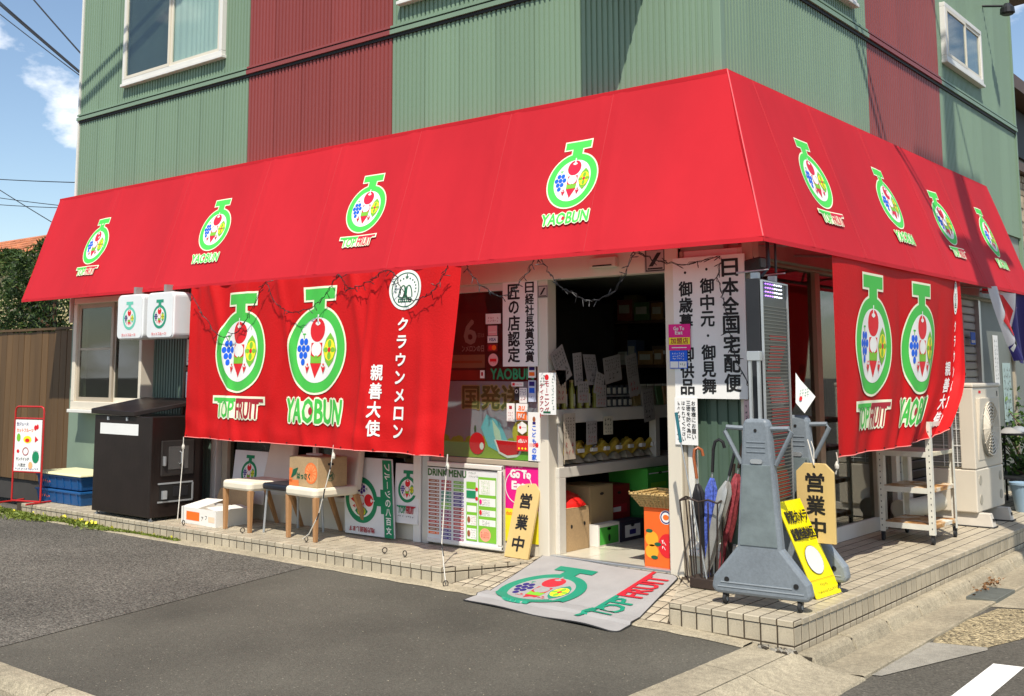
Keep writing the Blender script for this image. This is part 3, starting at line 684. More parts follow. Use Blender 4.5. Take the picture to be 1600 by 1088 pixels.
# window wall behind the banner
fbox('post', (-6.62, -6.53, FY - .03, FY + .07, .175, 2.47), M_white); fbox('post', (-6.45, -6.36, FY - .02, FY + .07, .175, 2.47), M_tan)
fbox('kick_panel', (-6.36, -3.74, FY, FY + .05, .175, .43), M_cream); fbox('rail', (-6.36, -3.74, FY - .02, FY + .06, .43, .47), M_white)
fbox('rail', (-6.36, -3.74, FY - .02, FY + .06, 2.36, 2.47), M_white)
for x in (-5.06,): fbox('mullion', (x - .025, x + .025, FY - .01, FY + .05, .47, 2.36), M_white)
for a, b in ((-6.36, -5.085), (-5.035, -3.74)): fbox('pane', (a, b, FY + .02, FY + .024, .47, 2.36), M_glassd, bevel=0)
fbox('inner_sheet', (-6.3, -5.72, FY + .05, FY + .06, .80, 1.3), M_board, bevel=0)
fbox('post', (-3.74, -3.655, FY - .06, FY + .06, .175, 2.47), M_white); fbox('post', (-3.645, -3.57, FY - .05, FY + .06, .175, 2.47), M_alu)
# poster window beside the door
fbox('kick_panel', (-3.57, -2.44, FY, FY + .05, .175, .86), M_cream)
fbox('rail', (-3.57, -2.44, FY - .02, FY + .06, .86, .90), M_tan); fbox('rail', (-3.57, -2.44, FY - .01, FY + .06, 2.27, 2.33), M_white)
fbox('back_panel', (-3.57, -2.44, FY + .045, FY + .055, .90, 2.27), mat('poster_backing', (.03, .024, .022), .6, .3, 4), bevel=0)
pw = fbox('poster', (-3.52, -2.47, FY + .034, FY + .04, .905, 1.53), flat('poster_grey', (150, 150, 160)), bevel=0)
P = Print(.0008)
P.rect(-3.52, -2.47, .905, 1.03, flat('poster_grass', (150, 170, 60))); P.up()
for i in range(26): P.ell(-3.5 + i * .04, 1.02 + .03 * math.sin(i * 1.7), .05, .035, flat('poster_grass', (150, 170, 60)), 10); P.h += .05
P.text('国発送', -2.95, 1.40, .62, .19, flat('poster_letter', (70, 90, 50)), .006, 4, outline=flat('poster_glow', (170, 160, 110)), ow=.014); P.up()
P.poly([(-3.0, 1.26), (-2.86, 1.20), (-2.76, 1.02), (-2.82, .94), (-2.98, 1.0), (-3.06, 1.15)], flat('melon_blue', (110, 190, 200))); P.up()
P.poly([(-2.94, 1.22), (-2.86, 1.13), (-2.82, .97), (-2.87, .97), (-2.92, 1.1)], flat('melon_light', (190, 215, 190)))
P.ell(-2.64, 1.12, .09, .10, flat('melon_yellow', (200, 190, 70)), 20); P.up()
P.ell(-3.10, 1.02, .085, .09, Re, 20); P.up(); P.ell(-3.05, 1.0, .022, .03, Wh, 12); P.ell(-3.12, 1.14, .012, .03, DG, 8)
P.poly([(-2.92, 1.06), (-2.60, 1.05), (-2.66, .93), (-2.78, .915), (-2.87, .95)], Wh); P.up(); P.poly([(-2.90, 1.055), (-2.62, 1.045), (-2.67, .95), (-2.78, .935), (-2.86, .965)], Re); P.up()
P.poly([(-2.72, .905), (-2.47, .905), (-2.47, 1.03), (-2.58, .99)], LGr)
P.mesh(FRONT(FY + .034)).build('artwork', pw)
up = fbox('poster', (-3.52, -3.02, FY + .034, FY + .04, 1.54, 2.1), flat('poster_dark', (62, 48, 40)), bevel=0)
P = Print(.0008); P.text('6', -3.18, 1.94, .13, .20, flat('poster_text', (150, 135, 125)), .008); P.text('日は', -3.06, 1.91, .07, .035, flat('poster_text', (150, 135, 125))); P.text('ンメロンの日', -3.15, 1.80, .24, .05, flat('poster_text', (150, 135, 125)), .002)
P.rect(-3.52, -3.02, 1.64, 1.75, flat('poster_tan', (150, 110, 80))); P.up(); P.rect(-3.52, -3.02, 1.54, 1.62, flat('poster_red', (150, 50, 35))); P.rect(-3.4, -3.05, 1.68, 1.70, Bro); P.mesh(FRONT(FY + .034)).build('artwork', up)
fbox('pane', (-3.57, -2.44, FY + .012, FY + .015, .90, 2.27), M_glass, bevel=0)
P = Print(.0006); P.text('YAOBUN', -2.72, 1.59, .44, .085, flat('window_green', (45, 140, 95)), .004); P.mesh(FRONT(FY + .012)).build('lettering', bld)
# door surround
fbox('post', (-2.44, -2.335, FY - .02, FY + .10, .175, 2.35), M_cream, bevel=.008); fbox('post', (-1.26, -1.15, FY - .05, FY + .10, .16, 2.5), M_cream, bevel=.008)
fbox('post', (-1.145, -1.12, FY - .03, FY + .06, .175, 2.47), M_tan)
fbox('lintel', (-3.57, -1.15, FY - .04, FY + .07, 2.33, 2.56), M_cream); fbox('lintel', (-9.4, -3.57, FY + .0, FY + .07, 2.47, 2.56), M_tan)
fbox('door_sill', (-2.335, -1.26, FY - .01, FY + .05, .17, .205), M_alu)
# corner panel by the doorway
fbox('kick_panel', (-1.12, -.60, FY, FY + .06, .165, .33), mat('low_wall', (.52, .50, .40), .8, .12, 5, bump=.2)); fbox('sill', (-1.12, -.66, FY - .03, FY + .05, .33, .375), M_white)
cp = MB()
for a in ((-1.12, -.66, .376, .43), (-1.12, -.66, 2.40, 2.47), (-1.12, -1.07, .43, 2.40)): cp.box(a[0], a[1], FY - .012, FY + .05, a[2], a[3], M_white)
cp.build('window_frame', bld, bevel=.004)
gm = mat('green_window_film', (.075, .12, .085), .35, .1, 3)
o = corrugated(.41, .43, 2.40, gm, 5).build('cladding_sheet', bld, local=True); o.location = Vector((-1.07, FY + .045, 0)) - WL[bld.name]
fbox('post', (-.66, -.58, FY - .02, FY + .08, .175, 2.56), M_tan); fbox('post', (-.70, -.672, FY - .015, FY + .06, .175, 2.47), M_cream)
# right-hand front
RX = -.94
fbox('wall', (RX - .05, -.66, FY + .08, FY + .13, .175, 2.5), M_tan)
fbox('kick_panel', (RX - .05, RX, .96, 4.05, .175, .30), M_white); fbox('lintel', (RX - .06, RX + .05, .96, 8.9, 2.44, 2.66), M_tan); fbox('lintel', (RX - .04, RX + .12, .96, 8.9, 2.66, 2.75), M_cream)
for y in (.96, 2.68, 3.92): fbox('mullion', (RX - .05, RX + .02, y, y + .10, .30, 2.44), M_tan)
fbox('post', (RX - .05, RX + .03, 4.03, 4.12, .175, 2.5), M_cream)
for a, b in ((1.06, 2.68), (2.78, 3.92)): fbox('pane', (RX - .02, RX - .016, a, b, .30, 2.44), M_glassd, bevel=0)
fbox('back_panel', (RX - .10, RX - .09, 1.1, 2.2, .8, 2.42), mat('red_interior', (.20, .02, .015), .6), bevel=0); fbox('partition', (RX - .36, RX - .33, 1.3, 5.2, .2, 2.45), mat('dim_partition', (.10, .085, .07), .8, .3, 3), bevel=0)  # dark partition added behind the glass to keep daylight out of the shop
# roller shutter with separate slats behind the cart, then a plain grey wall
M_shut = mat('shutter_grey', (.42, .40, .35), .5, .1, 4); M_gwall = mat('grey_side_wall', (.20, .215, .19), .6, .08, 3)
for y0, y1 in ((4.5, 7.35),):
    n = 25
    for i in range(n):
        z0 = .2 + i * .09; mb = MB(); mb.prism([(z0, 0), (z0 + .012, .012), (z0 + .07, .012), (z0 + .082, 0)], lambda u, v, d: (RX - .03 + v, d, u), y0, y1, M_shut); mb.build('shutter_slat', bld)
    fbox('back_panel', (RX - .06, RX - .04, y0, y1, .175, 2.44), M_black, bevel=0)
fbox('post', (RX - .05, RX + .03, 4.40, 4.5, .175, 2.5), M_cream); fbox('pane', (RX - .02, RX - .016, 4.12, 4.40, .2, 2.44), M_glassd, bevel=0)
fbox('post', (RX - .05, RX + .03, 7.35, 7.41, .175, 2.5), M_alu); fbox('post', (RX - .05, RX + .02, 7.43, 7.47, .175, 2.5), M_steel)
fbox('wall', (RX - .05, RX + .0, 7.47, 8.9, .0, 2.5), M_gwall); fbox('post', (RX - .02, RX + .03, 8.78, 8.84, .0, 2.6), M_tan)
# rooms behind the openings
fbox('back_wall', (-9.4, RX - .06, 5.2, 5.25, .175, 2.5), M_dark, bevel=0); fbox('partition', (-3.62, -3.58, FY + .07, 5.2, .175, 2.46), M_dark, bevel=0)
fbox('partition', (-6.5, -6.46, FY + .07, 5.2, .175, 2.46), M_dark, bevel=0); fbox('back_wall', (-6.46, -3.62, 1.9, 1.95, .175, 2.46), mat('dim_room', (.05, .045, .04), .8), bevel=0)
fbox('side_wall', (-9.45, -9.4, .95, 8.9, .0, 2.47), M_gwall, bevel=0); fbox('back_wall', (-9.45, RX, 8.85, 8.9, .0, 2.5), M_gwall, bevel=0)
fl = thing('shop_floor', 'pale tiled floor inside the shop doorway', None, (0, 0, 0), kind='structure')
mb = MB(); mb.box(-9.4, RX - .05, FY + .05, 5.2, .16, .196, M_grout); mb.build('floor_bed', fl)
M_floor = mat('floor_tile', (.62, .58, .46), .22, .06, 5, obj_rand=.04)
for i in range(7):
    for j in range(10):
        mb = MB(); x0 = -3.57 + i * .375; y0 = FY + .055 + j * .375
        if x0 + .373 > RX - .05: continue
        mb.box(x0 + .002, x0 + .373, y0 + .002, y0 + .373, .19, .2, M_floor); mb.build('floor_tile', fl)

# ------------------------------------------------------------------ awning
AT, AB = Vector((.71, 3.72)), Vector((.275, 2.46)); AL = (AB - AT).length
SEAM_L = [-9.66, -8.33, -6.95, -5.63, -4.61, -3.60, -2.60, -1.62, -.2]; SEAM_R = [.2, 1.10, 2.06, 3.13, 4.10, 5.17, 6.1, 7.08]
def sag(u, s, seams):
    for a, b in zip(seams, seams[1:]):
        if a <= u <= b: t = (u - a) / (b - a); return -.018 * math.sin(math.pi * t) * math.sin(math.pi * min(1, s / AL)) + .004 * math.sin(u * 9 + s * 3) * math.sin(math.pi * s / AL) + .0035 * math.exp(-((t * (b - a) - .06 - .05 * s) / .03) ** 2) + .003 * math.exp(-(((1 - t) * (b - a) - .10 + .04 * s) / .035) ** 2)
    return 0
NL = Vector((0, -(AT.y - AB.y), (AT.x - AB.x))).normalized(); NR = Vector((-NL.y, 0, NL.z))
def awL(x, s, h=0):
    t = s / AL; return Vector((x, AT.x + (AB.x - AT.x) * t, AT.y + (AB.y - AT.y) * t)) + NL * (h + sag(x, s, SEAM_L))
def awR(y, s, h=0):
    t = s / AL; return Vector((-.68 + .435 * t, y, AT.y + (AB.y - AT.y) * t)) + NR * (h + sag(y, s, SEAM_R))
aw = thing('awning', 'long red canvas awning wrapping round the shop corner', 'awning', (-2, .5, 2.46))
def cloth(fn, a_lo, a_hi, na, ns, m):
    mb = MB(); vs = []; fs = []
    for j in range(ns + 1):
        s = AL * j / ns; lo, hi = a_lo(s), a_hi(s)
        for i in range(na + 1): vs.append(fn(lo + (hi - lo) * i / na, s))
    k = na + 1
    for j in range(ns):
        for i in range(na): fs.append((j * k + i, j * k + i + 1, (j + 1) * k + i + 1, (j + 1) * k + i))
    mb.add(vs, fs, m); return mb
hip = lambda s: -.68 + .435 * s / AL
c1 = cloth(awL, lambda s: -9.66, hip, 420, 14, M_awn); c1.keep = True; front_cloth = c1.build('front_slope', aw, smooth=True)
c2 = cloth(awR, lambda s: .71 - .435 * s / AL, lambda s: 7.08, 300, 14, M_awn); c2.keep = True; side_cloth = c2.build('side_slope', aw, smooth=True)
hem = MB()
hem.add([(-9.66, .275, 2.462), (-.245, .275, 2.462), (-.245, .272, 2.43), (-9.66, .272, 2.43)], [(0, 1, 2, 3)], M_awn)
hem.add([(-.245, .275, 2.462), (-.245, 7.08, 2.462), (-.242, 7.08, 2.43), (-.242, .272, 2.43)], [(0, 1, 2, 3)], M_awn); hem.build('hem', aw)
for y, x0 in ((0, -9.66),):
    e = MB(); e.add([(-9.655, .71, 3.72), (-9.655, .275, 2.46), (-9.655, .82, 2.5), (-9.655, .82, 3.7)], [(0, 1, 2, 3)], M_awn); e.build('end_panel', aw)
e = MB(); e.add([(-.68, 7.075, 3.72), (-.245, 7.075, 2.46), (-.79, 7.075, 2.5), (-.79, 7.075, 3.7)], [(0, 1, 2, 3)], M_awn); e.build('end_panel', aw)
tp = MB(); tp.box(-9.66, -.79, .70, .822, 3.69, 3.722, M_awn); tp.box(-.79, -.68, .70, 7.08, 3.69, 3.725, M_awn); tp.build('top_flap', aw)
M_seam = mat('awning_seam', (.50, .018, .026), .7); M_hip = mat('hip_welt', (.82, .09, .10), .6)
for x in SEAM_L[1:-1]:
    mb = MB(); mb.tube([awL(x, AL * k / 6, .0005) for k in range(7)], .0022, M_seam, 5); mb.build('seam', aw)
for y in SEAM_R[1:-1]:
    mb = MB(); mb.tube([awR(y, AL * k / 6, .0005) for k in range(7)], .0022, M_seam, 5); mb.build('seam', aw)
mb = MB(); mb.tube([(-.68, .71, 3.722), (-.245, .275, 2.462)], .005, M_hip, 8); mb.build('corner_welt', aw)
M_frame = mat('awning_frame', (.30, .28, .26), .5, metal=.3)
mb = MB(); mb.tube([(-9.62, .30, 2.47), (-.28, .30, 2.47), (-.28, 7.05, 2.47)], .016, M_frame, 8); mb.build('frame_tube', aw)
for x in SEAM_L[:-1]:
    mb = MB(); mb.tube([(x + .03, .30, 2.475), (x + .03, .80, 2.52)], .012, M_frame, 6); mb.tube([(x + .03, .30, 2.475), (x + .03, .72, 3.66)], .012, M_frame, 6); mb.build('frame_arm', aw)
for y in SEAM_R[1:]:
    mb = MB(); mb.tube([(-.30, y - .04, 2.475), (-.80, y - .04, 2.52)], .012, M_frame, 6); mb.tube([(-.28, y - .04, 2.475), (-.68, y - .04, 3.66)], .012, M_frame, 6); mb.build('frame_arm', aw)
AWG = flat('awning_logo_green', (75, 205, 80)); AWR = flat('awning_logo_red', (205, 30, 60))
for k, x in enumerate((-8.42, -6.23, -4.06, -1.855)):
    P = Print(.0009); emblem(P, x, AL - .725, .45, green=AWG, red=AWR); wordmark(P, k % 2, x + .01, AL - 1.045, .43, .095, g=AWG, r=AWR)
    P.mesh(lambda u, v, h: awL(u, AL - v, h), fine=.09, base=.002).build('emblem', aw)
for k, y in enumerate((1.645, 3.2, 4.70, 6.19)):
    P = Print(.0009); emblem(P, y, AL - .725, .45, green=AWG, red=AWR); wordmark(P, k % 2, y, AL - 1.045, .43, .095, g=AWG, r=AWR)
    P.mesh(lambda u, v, h: awR(u, AL - v, h), fine=.09, base=.002).build('emblem', aw)

# ------------------------------------------------------------------ hanging banners
def crown(P, cx, cy, r):
    P.ell(cx, cy, r * 1.0, r * .98, Wh, 40); P.up(); P.ring(cx, cy, r * .86, r * .80, DG, 40, 1.0)
    P.ring(cx, cy - r * .45, r * .02, r * .001, DG, 6)
    for dx, w_, h_, b_ in ((-.16, .17, .40, -.14), (.16, .17, .40, .14)):
        P.stroke([(cx + r * (dx + w_ * math.cos(a) + b_ * (1 - math.sin(a)) * .6), cy + r * (-.36 + h_ * 1.45 * math.sin(a) ** .8)) for a in [math.pi * i / 14 for i in range(15)]], r * .07, DG)
    P.stroke([(cx, cy - .36 * r), (cx, cy + .18 * r)], r * .06, DG); P.rect(cx - .38 * r, cx + .38 * r, cy - .40 * r, cy - .35 * r, DG)
    for k in range(13):
        a = math.pi * (-.1 + 1.2 * k / 12); P.ell(cx + .62 * r * math.cos(a), cy + .05 * r + .52 * r * math.sin(a), .045 * r, .05 * r, DG, 8)
    P.rect(cx - .42 * r, cx + .42 * r, cy - .62 * r, cy - .42 * r, DG); P.up()
    for k in range(6): P.ell(cx + (-.3 + .12 * k) * r, cy - .52 * r, .035 * r, .05 * r, Wh, 6)
    P.rect(cx - .03 * r, cx + .03 * r, cy + .52 * r, cy + .78 * r, DG); P.rect(cx - .09 * r, cx + .09 * r, cy + .60 * r, cy + .66 * r, DG)
def banner_print(P, c1, c2, c3, D=.73, sq=1.0):
    emblem(P, c1, -.635, D); wordmark(P, 0, c1, -1.155, .74, .18); emblem(P, c2, -.635, D); wordmark(P, 1, c2, -1.155, .74, .20)
    crown(P, c3, -.165, .165); P.column('クラウンメロン', c3 + .0, -.37, .125, .141, Wh, .0042); P.column('親善大使', c3 - .245, -.75, .135, .148, Wh, .0042)
def banner_parts(root, fn, Wd, Hd, c, m):
    mb = MB(); na, nv = int(Wd / .02), int(Hd / .03); vs = []; fs = []
    for j in range(nv + 1):
        for i in range(na + 1): vs.append(fn(Wd * i / na, -Hd * j / nv, 0))
    k = na + 1
    for j in range(nv):
        for i in range(na): fs.append((j * k + i, (j + 1) * k + i, (j + 1) * k + i + 1, j * k + i + 1))
    mb.add(vs, fs, m); mb.keep = True; cl = mb.build('cloth', root, smooth=True)
    for k in (0, 1):
        P = Print(.001); emblem(P, c[k], -.635, .73); P.mesh(fn, fine=.03, base=.005).build('emblem', root)
        P = Print(.001); wordmark(P, k, c[k], -1.155, .74, .18 + .02 * k); P.mesh(fn, fine=.03, base=.005).build('wordmark', root)
    P = Print(.0004); crown(P, c[2], -.165, .165); P.mesh(fn, fine=.03, base=.005).build('crest', root)
    for tx, dx, tp_, sz, pt_ in (('クラウンメロン', 0, -.37, .125, .141), ('親善大使', -.245, -.75, .135, .148)): P = Print(.0004); P.column(tx, c[2] + dx, tp_, sz, pt_, Wh, .0042); P.mesh(fn, fine=.03, base=.005).build('lettering', root)
    hm = MB(); hm.tube([fn(Wd * i / 60, -Hd, 0) for i in range(61)], .004, mat('banner_hem', (.85, .25, .22), .6), 5); hm.build('hem', root)
    for i in range(10):
        mb = MB(); p = fn(Wd * (.01 + .98 * i / 9), -Hd + .015, .004); mb.lathe(p, [(.006, -.003), (.006, .003)], M_black, 8, 'y'); mb.build('eyelet', root)
def surf_normal(raw):
    def f(u, v, h):
        p = raw(u, v)
        if not h: return p
        e = .004; n = (raw(u + e, v) - raw(u - e, v)).cross(raw(u, v + e) - raw(u, v - e)).normalized(); return p + n * h
    return f
def bL_raw(u, v):
    t = -v / 1.45; x = -6.275 + u * (3.50 / 3.5); g = max(0, 1 - t * 2.2)
    y = .262 - .05 * t - .08 * t * (u / 3.5) ** 2
    y += .014 * g * math.sin(u * 13 + 1.1 * math.sin(u * 3)) + .022 * math.sin(u * 4.1 + 1.2 * t) * (.3 + .7 * t) + .016 * math.sin((u + .35 * t) * 7.7 + 2.2 * t) * t + .007 * math.sin((u - .5 * t) * 15 + 3 * t) * (.25 + .75 * abs(2 * t - 1)) + .006 * math.sin(u * 21 - 5 * t) * t ** 2
    y -= .045 * math.exp(-((u - 3.12 - .1 * t) / .07) ** 2) * t + .02 * math.exp(-((u - 2.55 + .05 * t) / .03) ** 2)
    for fu_, fs_, fa_ in ((.35, .5, .030), (.95, -.35, .026), (1.35, .45, .028), (1.7, -.55, .024), (2.3, .4, .028), (2.75, -.2, .022), (.15, .1, .02)): y -= fa_ * math.exp(-((u - fu_ - fs_ * t) / .055) ** 2) * (.35 + .65 * abs(1 - 1.6 * t))
    for ft_, fk_ in ((.93, .012), (.80, .008)): y += fk_ * math.sin(u * 6 + ft_ * 9) * math.exp(-((t - ft_ - .03 * math.sin(u * 5)) / .05) ** 2)
    z = 2.435 + v * (1 + 0 * u) - .02 * t * (u / 3.5)
    return Vector((x - .10 * t * (u / 3.5) ** 3 * .5, y, z))
bn = thing('banner', 'red hanging shop banner with two fruit emblems under the front awning', 'banner', (-4.5, .26, .98))
banner_parts(bn, surf_normal(bL_raw), 3.5, 1.45, (.83, 1.89, 2.935), M_ban)
def ymax(t):    # free edge blown back: how far along the street the cloth reaches at relative height t
    return 4.46 - .16 * t - .25 * t ** 2 - .95 * max(0, t - .62) ** 1.5 * 1.9
def bR_raw(u, v):
    t = -v / 1.45; a = u / 3.2; y0 = 1.42 - .09 * t; ky = (ymax(t) - .20 - y0) / 2.55; y = y0 + ky * min(u, 2.55) + .22 * max(0, u - 2.55)
    lift = .22 * max(0, a - .45) ** 2 * t * 1.6
    x = -.262 + .02 * t + .02 * math.sin(u * 4.2 + 1.5 * t) * (.3 + .7 * t) + .012 * math.sin(u * 9 - 2 * t) * t + .008 * math.sin(u * 17 + 3 * t) * t
    x += .80 * max(0, u - 2.55) * min(1, t * 1.3) * .16 - .05 * t * a - .03 * math.exp(-((u - 1.2 - .3 * t) / .07) ** 2) * t - .025 * math.exp(-((u - 2.2 + .2 * t) / .08) ** 2) * t
    return Vector((x, y, 2.44 + v + lift))
bn2 = thing('banner', 'red hanging banner blown by wind under the side-street awning', 'banner', (-.27, 2.9, 1.05))
banner_parts(bn2, surf_normal(bR_raw), 3.2, 1.42, (.70, 1.70, 2.70), M_ban)
M_rope = mat('white_rope', (.62, .58, .50), .8, .2, 30); M_ropeb = mat('black_rope', (.03, .03, .03), .8)
def rope(pts, label, seg=()):
    t = thing('tie_rope', label, 'rope', pts[-1], group=None)
    mb = MB(); mb.tube(pts, .0046, M_rope, 6); mb.build('cord', t)
    for a, b in seg: mb = MB(); mb.tube([Vector(a), Vector(b)], .0056, M_ropeb, 6); mb.build('black_section', t)
    mb = MB(); p = Vector(pts[0]); mb.lathe(p + Vector((0, 0, -.09)), [(.004, -.03), (.014, -.02), (.016, 0), (.008, .02), (.004, .03)], M_rope, 8); mb.build('knot', t)
    return t
rope([(-6.245, .2, .985), (-6.235, .19, .75), (-6.16, .10, .22)], 'white cord tying the banner to the step beside the oven')
rope([(-4.09, .17, 1.0), (-4.10, .15, .82), (-4.14, .12, .62), (-4.20, .11, .42), (-4.30, .10, .26), (-4.38, .10, .21)], 'white cord hanging in front of the right cream chair', [((-4.10, .148, .86), (-4.102, .146, .80)), ((-4.135, .118, .64), (-4.15, .115, .56)), ((-4.19, .108, .44), (-4.215, .106, .38))])
rope([(-2.80, .15, .985), (-2.80, .12, .70), (-2.74, .02, .35), (-2.66, -.04, .16), (-2.63, -.06, .09)], 'white cord tied to the ramp below the menu board', [((-2.80, .14, .90), (-2.80, .13, .83)), ((-2.735, .016, .34), (-2.70, -.006, .26)), ((-2.668, -.034, .175), (-2.65, -.046, .13))])
rope([(-.26, 1.36, 1.05), (-.25, 1.36, .98), (-.27, 1.36, .90)], 'short white cord at the lower corner of the side banner')
M_ring = mat('eye_bolt_steel', (.10, .085, .07), .5, .2, 20, metal=.6)
for k, (x, y, w) in enumerate(((-6.05, .09, 'in front of the white and orange carton'), (-5.22, .13, 'in front of the left cream chair'), (-4.39, .15, 'below the right cream chair'), (-3.47, .16, 'in front of the sideways signboard'), (-3.24, .15, 'nearest the drink menu board'), (-2.63, -.06, 'on the entrance ramp'))):
    t = thing('eye_bolt', 'small steel ring bolt set in the tiles ' + w, 'ring', (x, y, PZ if k < 5 else .05), group='ring bolts along the step')
    z = PZ if k < 5 else .05
    mb = MB(); mb.tube([Vector((x + .02 * math.cos(a) * (1 if k % 2 == 0 else .4), y + (.0 if k % 2 == 0 else .018 * math.cos(a)), z + .03 + .02 * math.sin(a))) for a in frange(0, 2 * math.pi, 14)], .0045, M_ring, 6, cap=False); mb.build('ring', t, smooth=True)
    mb = MB(); mb.tube([(x, y, z - .002), (x, y, z + .014)], .006, M_ring, 6); mb.build('shank', t)
# fairy-light strings looped along the awning edge
M_wire = mat('fairy_wire', (.012, .012, .013), .5); M_wirep = mat('pale_fairy_wire', (.5, .5, .48), .5)
def fairy(pts, y, label, m=M_wire, seed=1):
    r = random.Random(seed); V = [Vector((p[0], y if len(p) == 2 else p[1], p[-1])) for p in pts]; fine = []
    for i in range(len(V) - 1):
        p0 = V[max(i - 1, 0)]; p1 = V[i]; p2 = V[i + 1]; p3 = V[min(i + 2, len(V) - 1)]
        for k in range(8):
            t = k / 8; fine.append(.5 * ((2 * p1) + (p2 - p0) * t + (2 * p0 - 5 * p1 + 4 * p2 - p3) * t * t + (3 * p1 - p0 - 3 * p2 + p3) * t ** 3))
    fine.append(V[-1]); fine = [p + Vector((r.uniform(-.008, .008), r.uniform(-.012, .012), r.uniform(-.008, .008))) for p in fine]
    t = thing('string_light', label, 'string light', V[0]); mb = MB(); mb.tube(fine, .0030, m, 5); mb.tube([p + Vector((.008 * math.sin(i * 1.3), -.006, .009 * math.cos(i * 1.3))) for i, p in enumerate(fine)], .0020, m, 5); mb.build('wire', t)
    for i in range(2, len(fine), 3):
        p = fine[i]; d = Vector((r.uniform(-1, 1), r.uniform(-.5, .3), r.uniform(-1, .6))).normalized(); mb = MB()
        mb.tube([p, p + d * .035], .003, m, 5); mb.tube([p + d * .035, p + d * .058], .0045, m, 6, r1=.002); mb.build('bulb', t)
fairy([(-6.17, 2.37), (-5.96, 2.14), (-5.66, 1.93), (-5.37, 2.03), (-5.19, 2.23), (-5.04, 2.42), (-4.92, 2.25), (-4.69, 2.13), (-4.4, 2.17), (-4.2, 2.3), (-4.08, 2.43), (-3.96, 2.32), (-3.88, 2.31), (-3.7, 2.35), (-3.53, 2.43), (-3.4, 2.39), (-3.34, 2.28), (-3.23, 2.18), (-3.05, 2.21), (-2.91, 2.31), (-2.83, 2.42)], .185, 'dark string of fairy lights looped across the front banner', seed=3)
fairy([(-2.75, 2.43), (-2.6, 2.28), (-2.41, 2.18), (-2.26, 2.23), (-2.14, 2.35), (-2.05, 2.46), (-1.93, 2.31), (-1.82, 2.2), (-1.71, 2.16), (-1.57, 2.11), (-1.38, 2.17), (-1.27, 2.32), (-1.2, 2.46)], .30, 'string of fairy lights sagging across the top of the doorway', M_wire, 5)
fairy([(-1.2, .30, 2.46), (-1.24, .5, 2.42), (-1.13, .55, 2.37), (-.97, .65, 2.36), (-.78, .72, 2.40), (-.80, .72, 2.28), (-.76, .72, 2.1), (-.74, .72, 1.96), (-.68, .71, 1.72), (-.58, .70, 1.5)], .5, 'string of fairy lights hanging down over the home-delivery sign', M_wire, 8)
# ------------------------------------------------------------------ things along the left run
def rounded(x0, x1, y0, y1, r, n=5):
    p = []
    for cx, cy, a in ((x1 - r, y0 + r, -90), (x1 - r, y1 - r, 0), (x0 + r, y1 - r, 90), (x0 + r, y0 + r, 180)):
        for i in range(n + 1): t = R(a + 90 * i / n); p.append((cx + r * math.cos(t), cy + r * math.sin(t)))
    return p
M_lbox = mat('lightbox_white', (.74, .75, .74), .35, .04, 4)
for k, (x0, x1, g, w) in enumerate(((-7.40, -6.935, flat('faded_teal', (105, 195, 170)), 'faded left one of two hanging white light boxes with fruit emblem'), (-6.865, -6.40, flat('sign_teal', (40, 145, 115)), 'right one of two hanging white light boxes with fruit emblem'))):
    t = thing('light_box', w, 'light box', ((x0 + x1) / 2, .25, 1.93), group='light boxes under the awning')
    fn = lambda u, v, d: (u, d, v)
    mb = MB(); mb.prism(rounded(x0, x1, 1.94, 2.40, .05), fn, .155, .36, M_lbox); mb.build('case', t, bevel=.012)
    mb = MB(); mb.prism(rounded(x0 + .014, x1 - .014, 1.953, 2.387, .042), fn, .147, .156, M_lbox); f = mb.build('face_panel', t)
    P = Print(.0006); emblem(P, (x0 + x1) / 2, 2.155, .235, outline=None, green=g, grape=Nav); P.text('カットフルーツ', (x0 + x1) / 2, 1.985, .25, .03, Re, .001); P.mesh(FRONT(.147)).build('print', f)
    mb = MB(); mb.box((x0 + x1) / 2 - .02, (x0 + x1) / 2 + .02, .2, .3, 2.40, 2.48, M_frame); mb.build('bracket', t)
# sweet-potato oven cabinet
ov = thing('oven_cabinet', 'dark brown metal roasting oven with tilted lid on the step', 'oven', (-7.0, .3, PZ))
OX0, OX1, OY0, OY1, OZ0, OZ1 = -7.53, -6.50, .02, .62, .21, 1.17
mb = MB(); mb.box(OX0, OX1, OY0, OY1, OZ0, OZ1, M_oven); mb.build('body', ov, bevel=.006)
mb = MB(); mb.box(OX1 - .03, OX1 + .004, OY0 - .004, OY0 + .03, OZ0, OZ1, M_oven); mb.build('corner_strip', ov, bevel=.003)
mb = MB(); mb.hexa([(OX0 - .03, OY0 - .03, 1.185), (OX1 - .27, OY0 - .03, 1.17), (OX1 + .02, OY1, 1.30), (OX0 - .03, OY1, 1.30)], [(OX0 - .03, OY0 - .03, 1.235), (OX1 - .27, OY0 - .03, 1.22), (OX1 + .02, OY1, 1.34), (OX0 - .03, OY1, 1.34)], M_oven); mb.build('lid', ov, bevel=.006)
P = Print(); P.rect(-7.42, -6.735, .985, 1.095, Wh); P.mesh(FRONT(OY0), base=.002).build('paper_label', ov)
for x in (-7.27, -6.93): mb = MB(); mb.box(x - .012, x + .012, OY0 - .014, OY0, 1.125, 1.16, M_steel); mb.build('latch', ov)
d = MB(); d.box(OX1, OX1 + .018, .12, .50, .60, .94, mat('oven_door', (.06, .052, .048), .3, .2, 4, metal=.5)); dd = d.build('oven_door', ov, bevel=.01)
mb = MB(); mb.box(OX1 + .018, OX1 + .022, .20, .43, .66, .88, mat('oven_glass', (.09, .085, .08), .15)); mb.build('door_glass', dd, bevel=.002); mb = MB(); mb.box(OX1 + .018, OX1 + .045, .135, .16, .70, .79, M_alu); mb.build('handle', dd, bevel=.003)
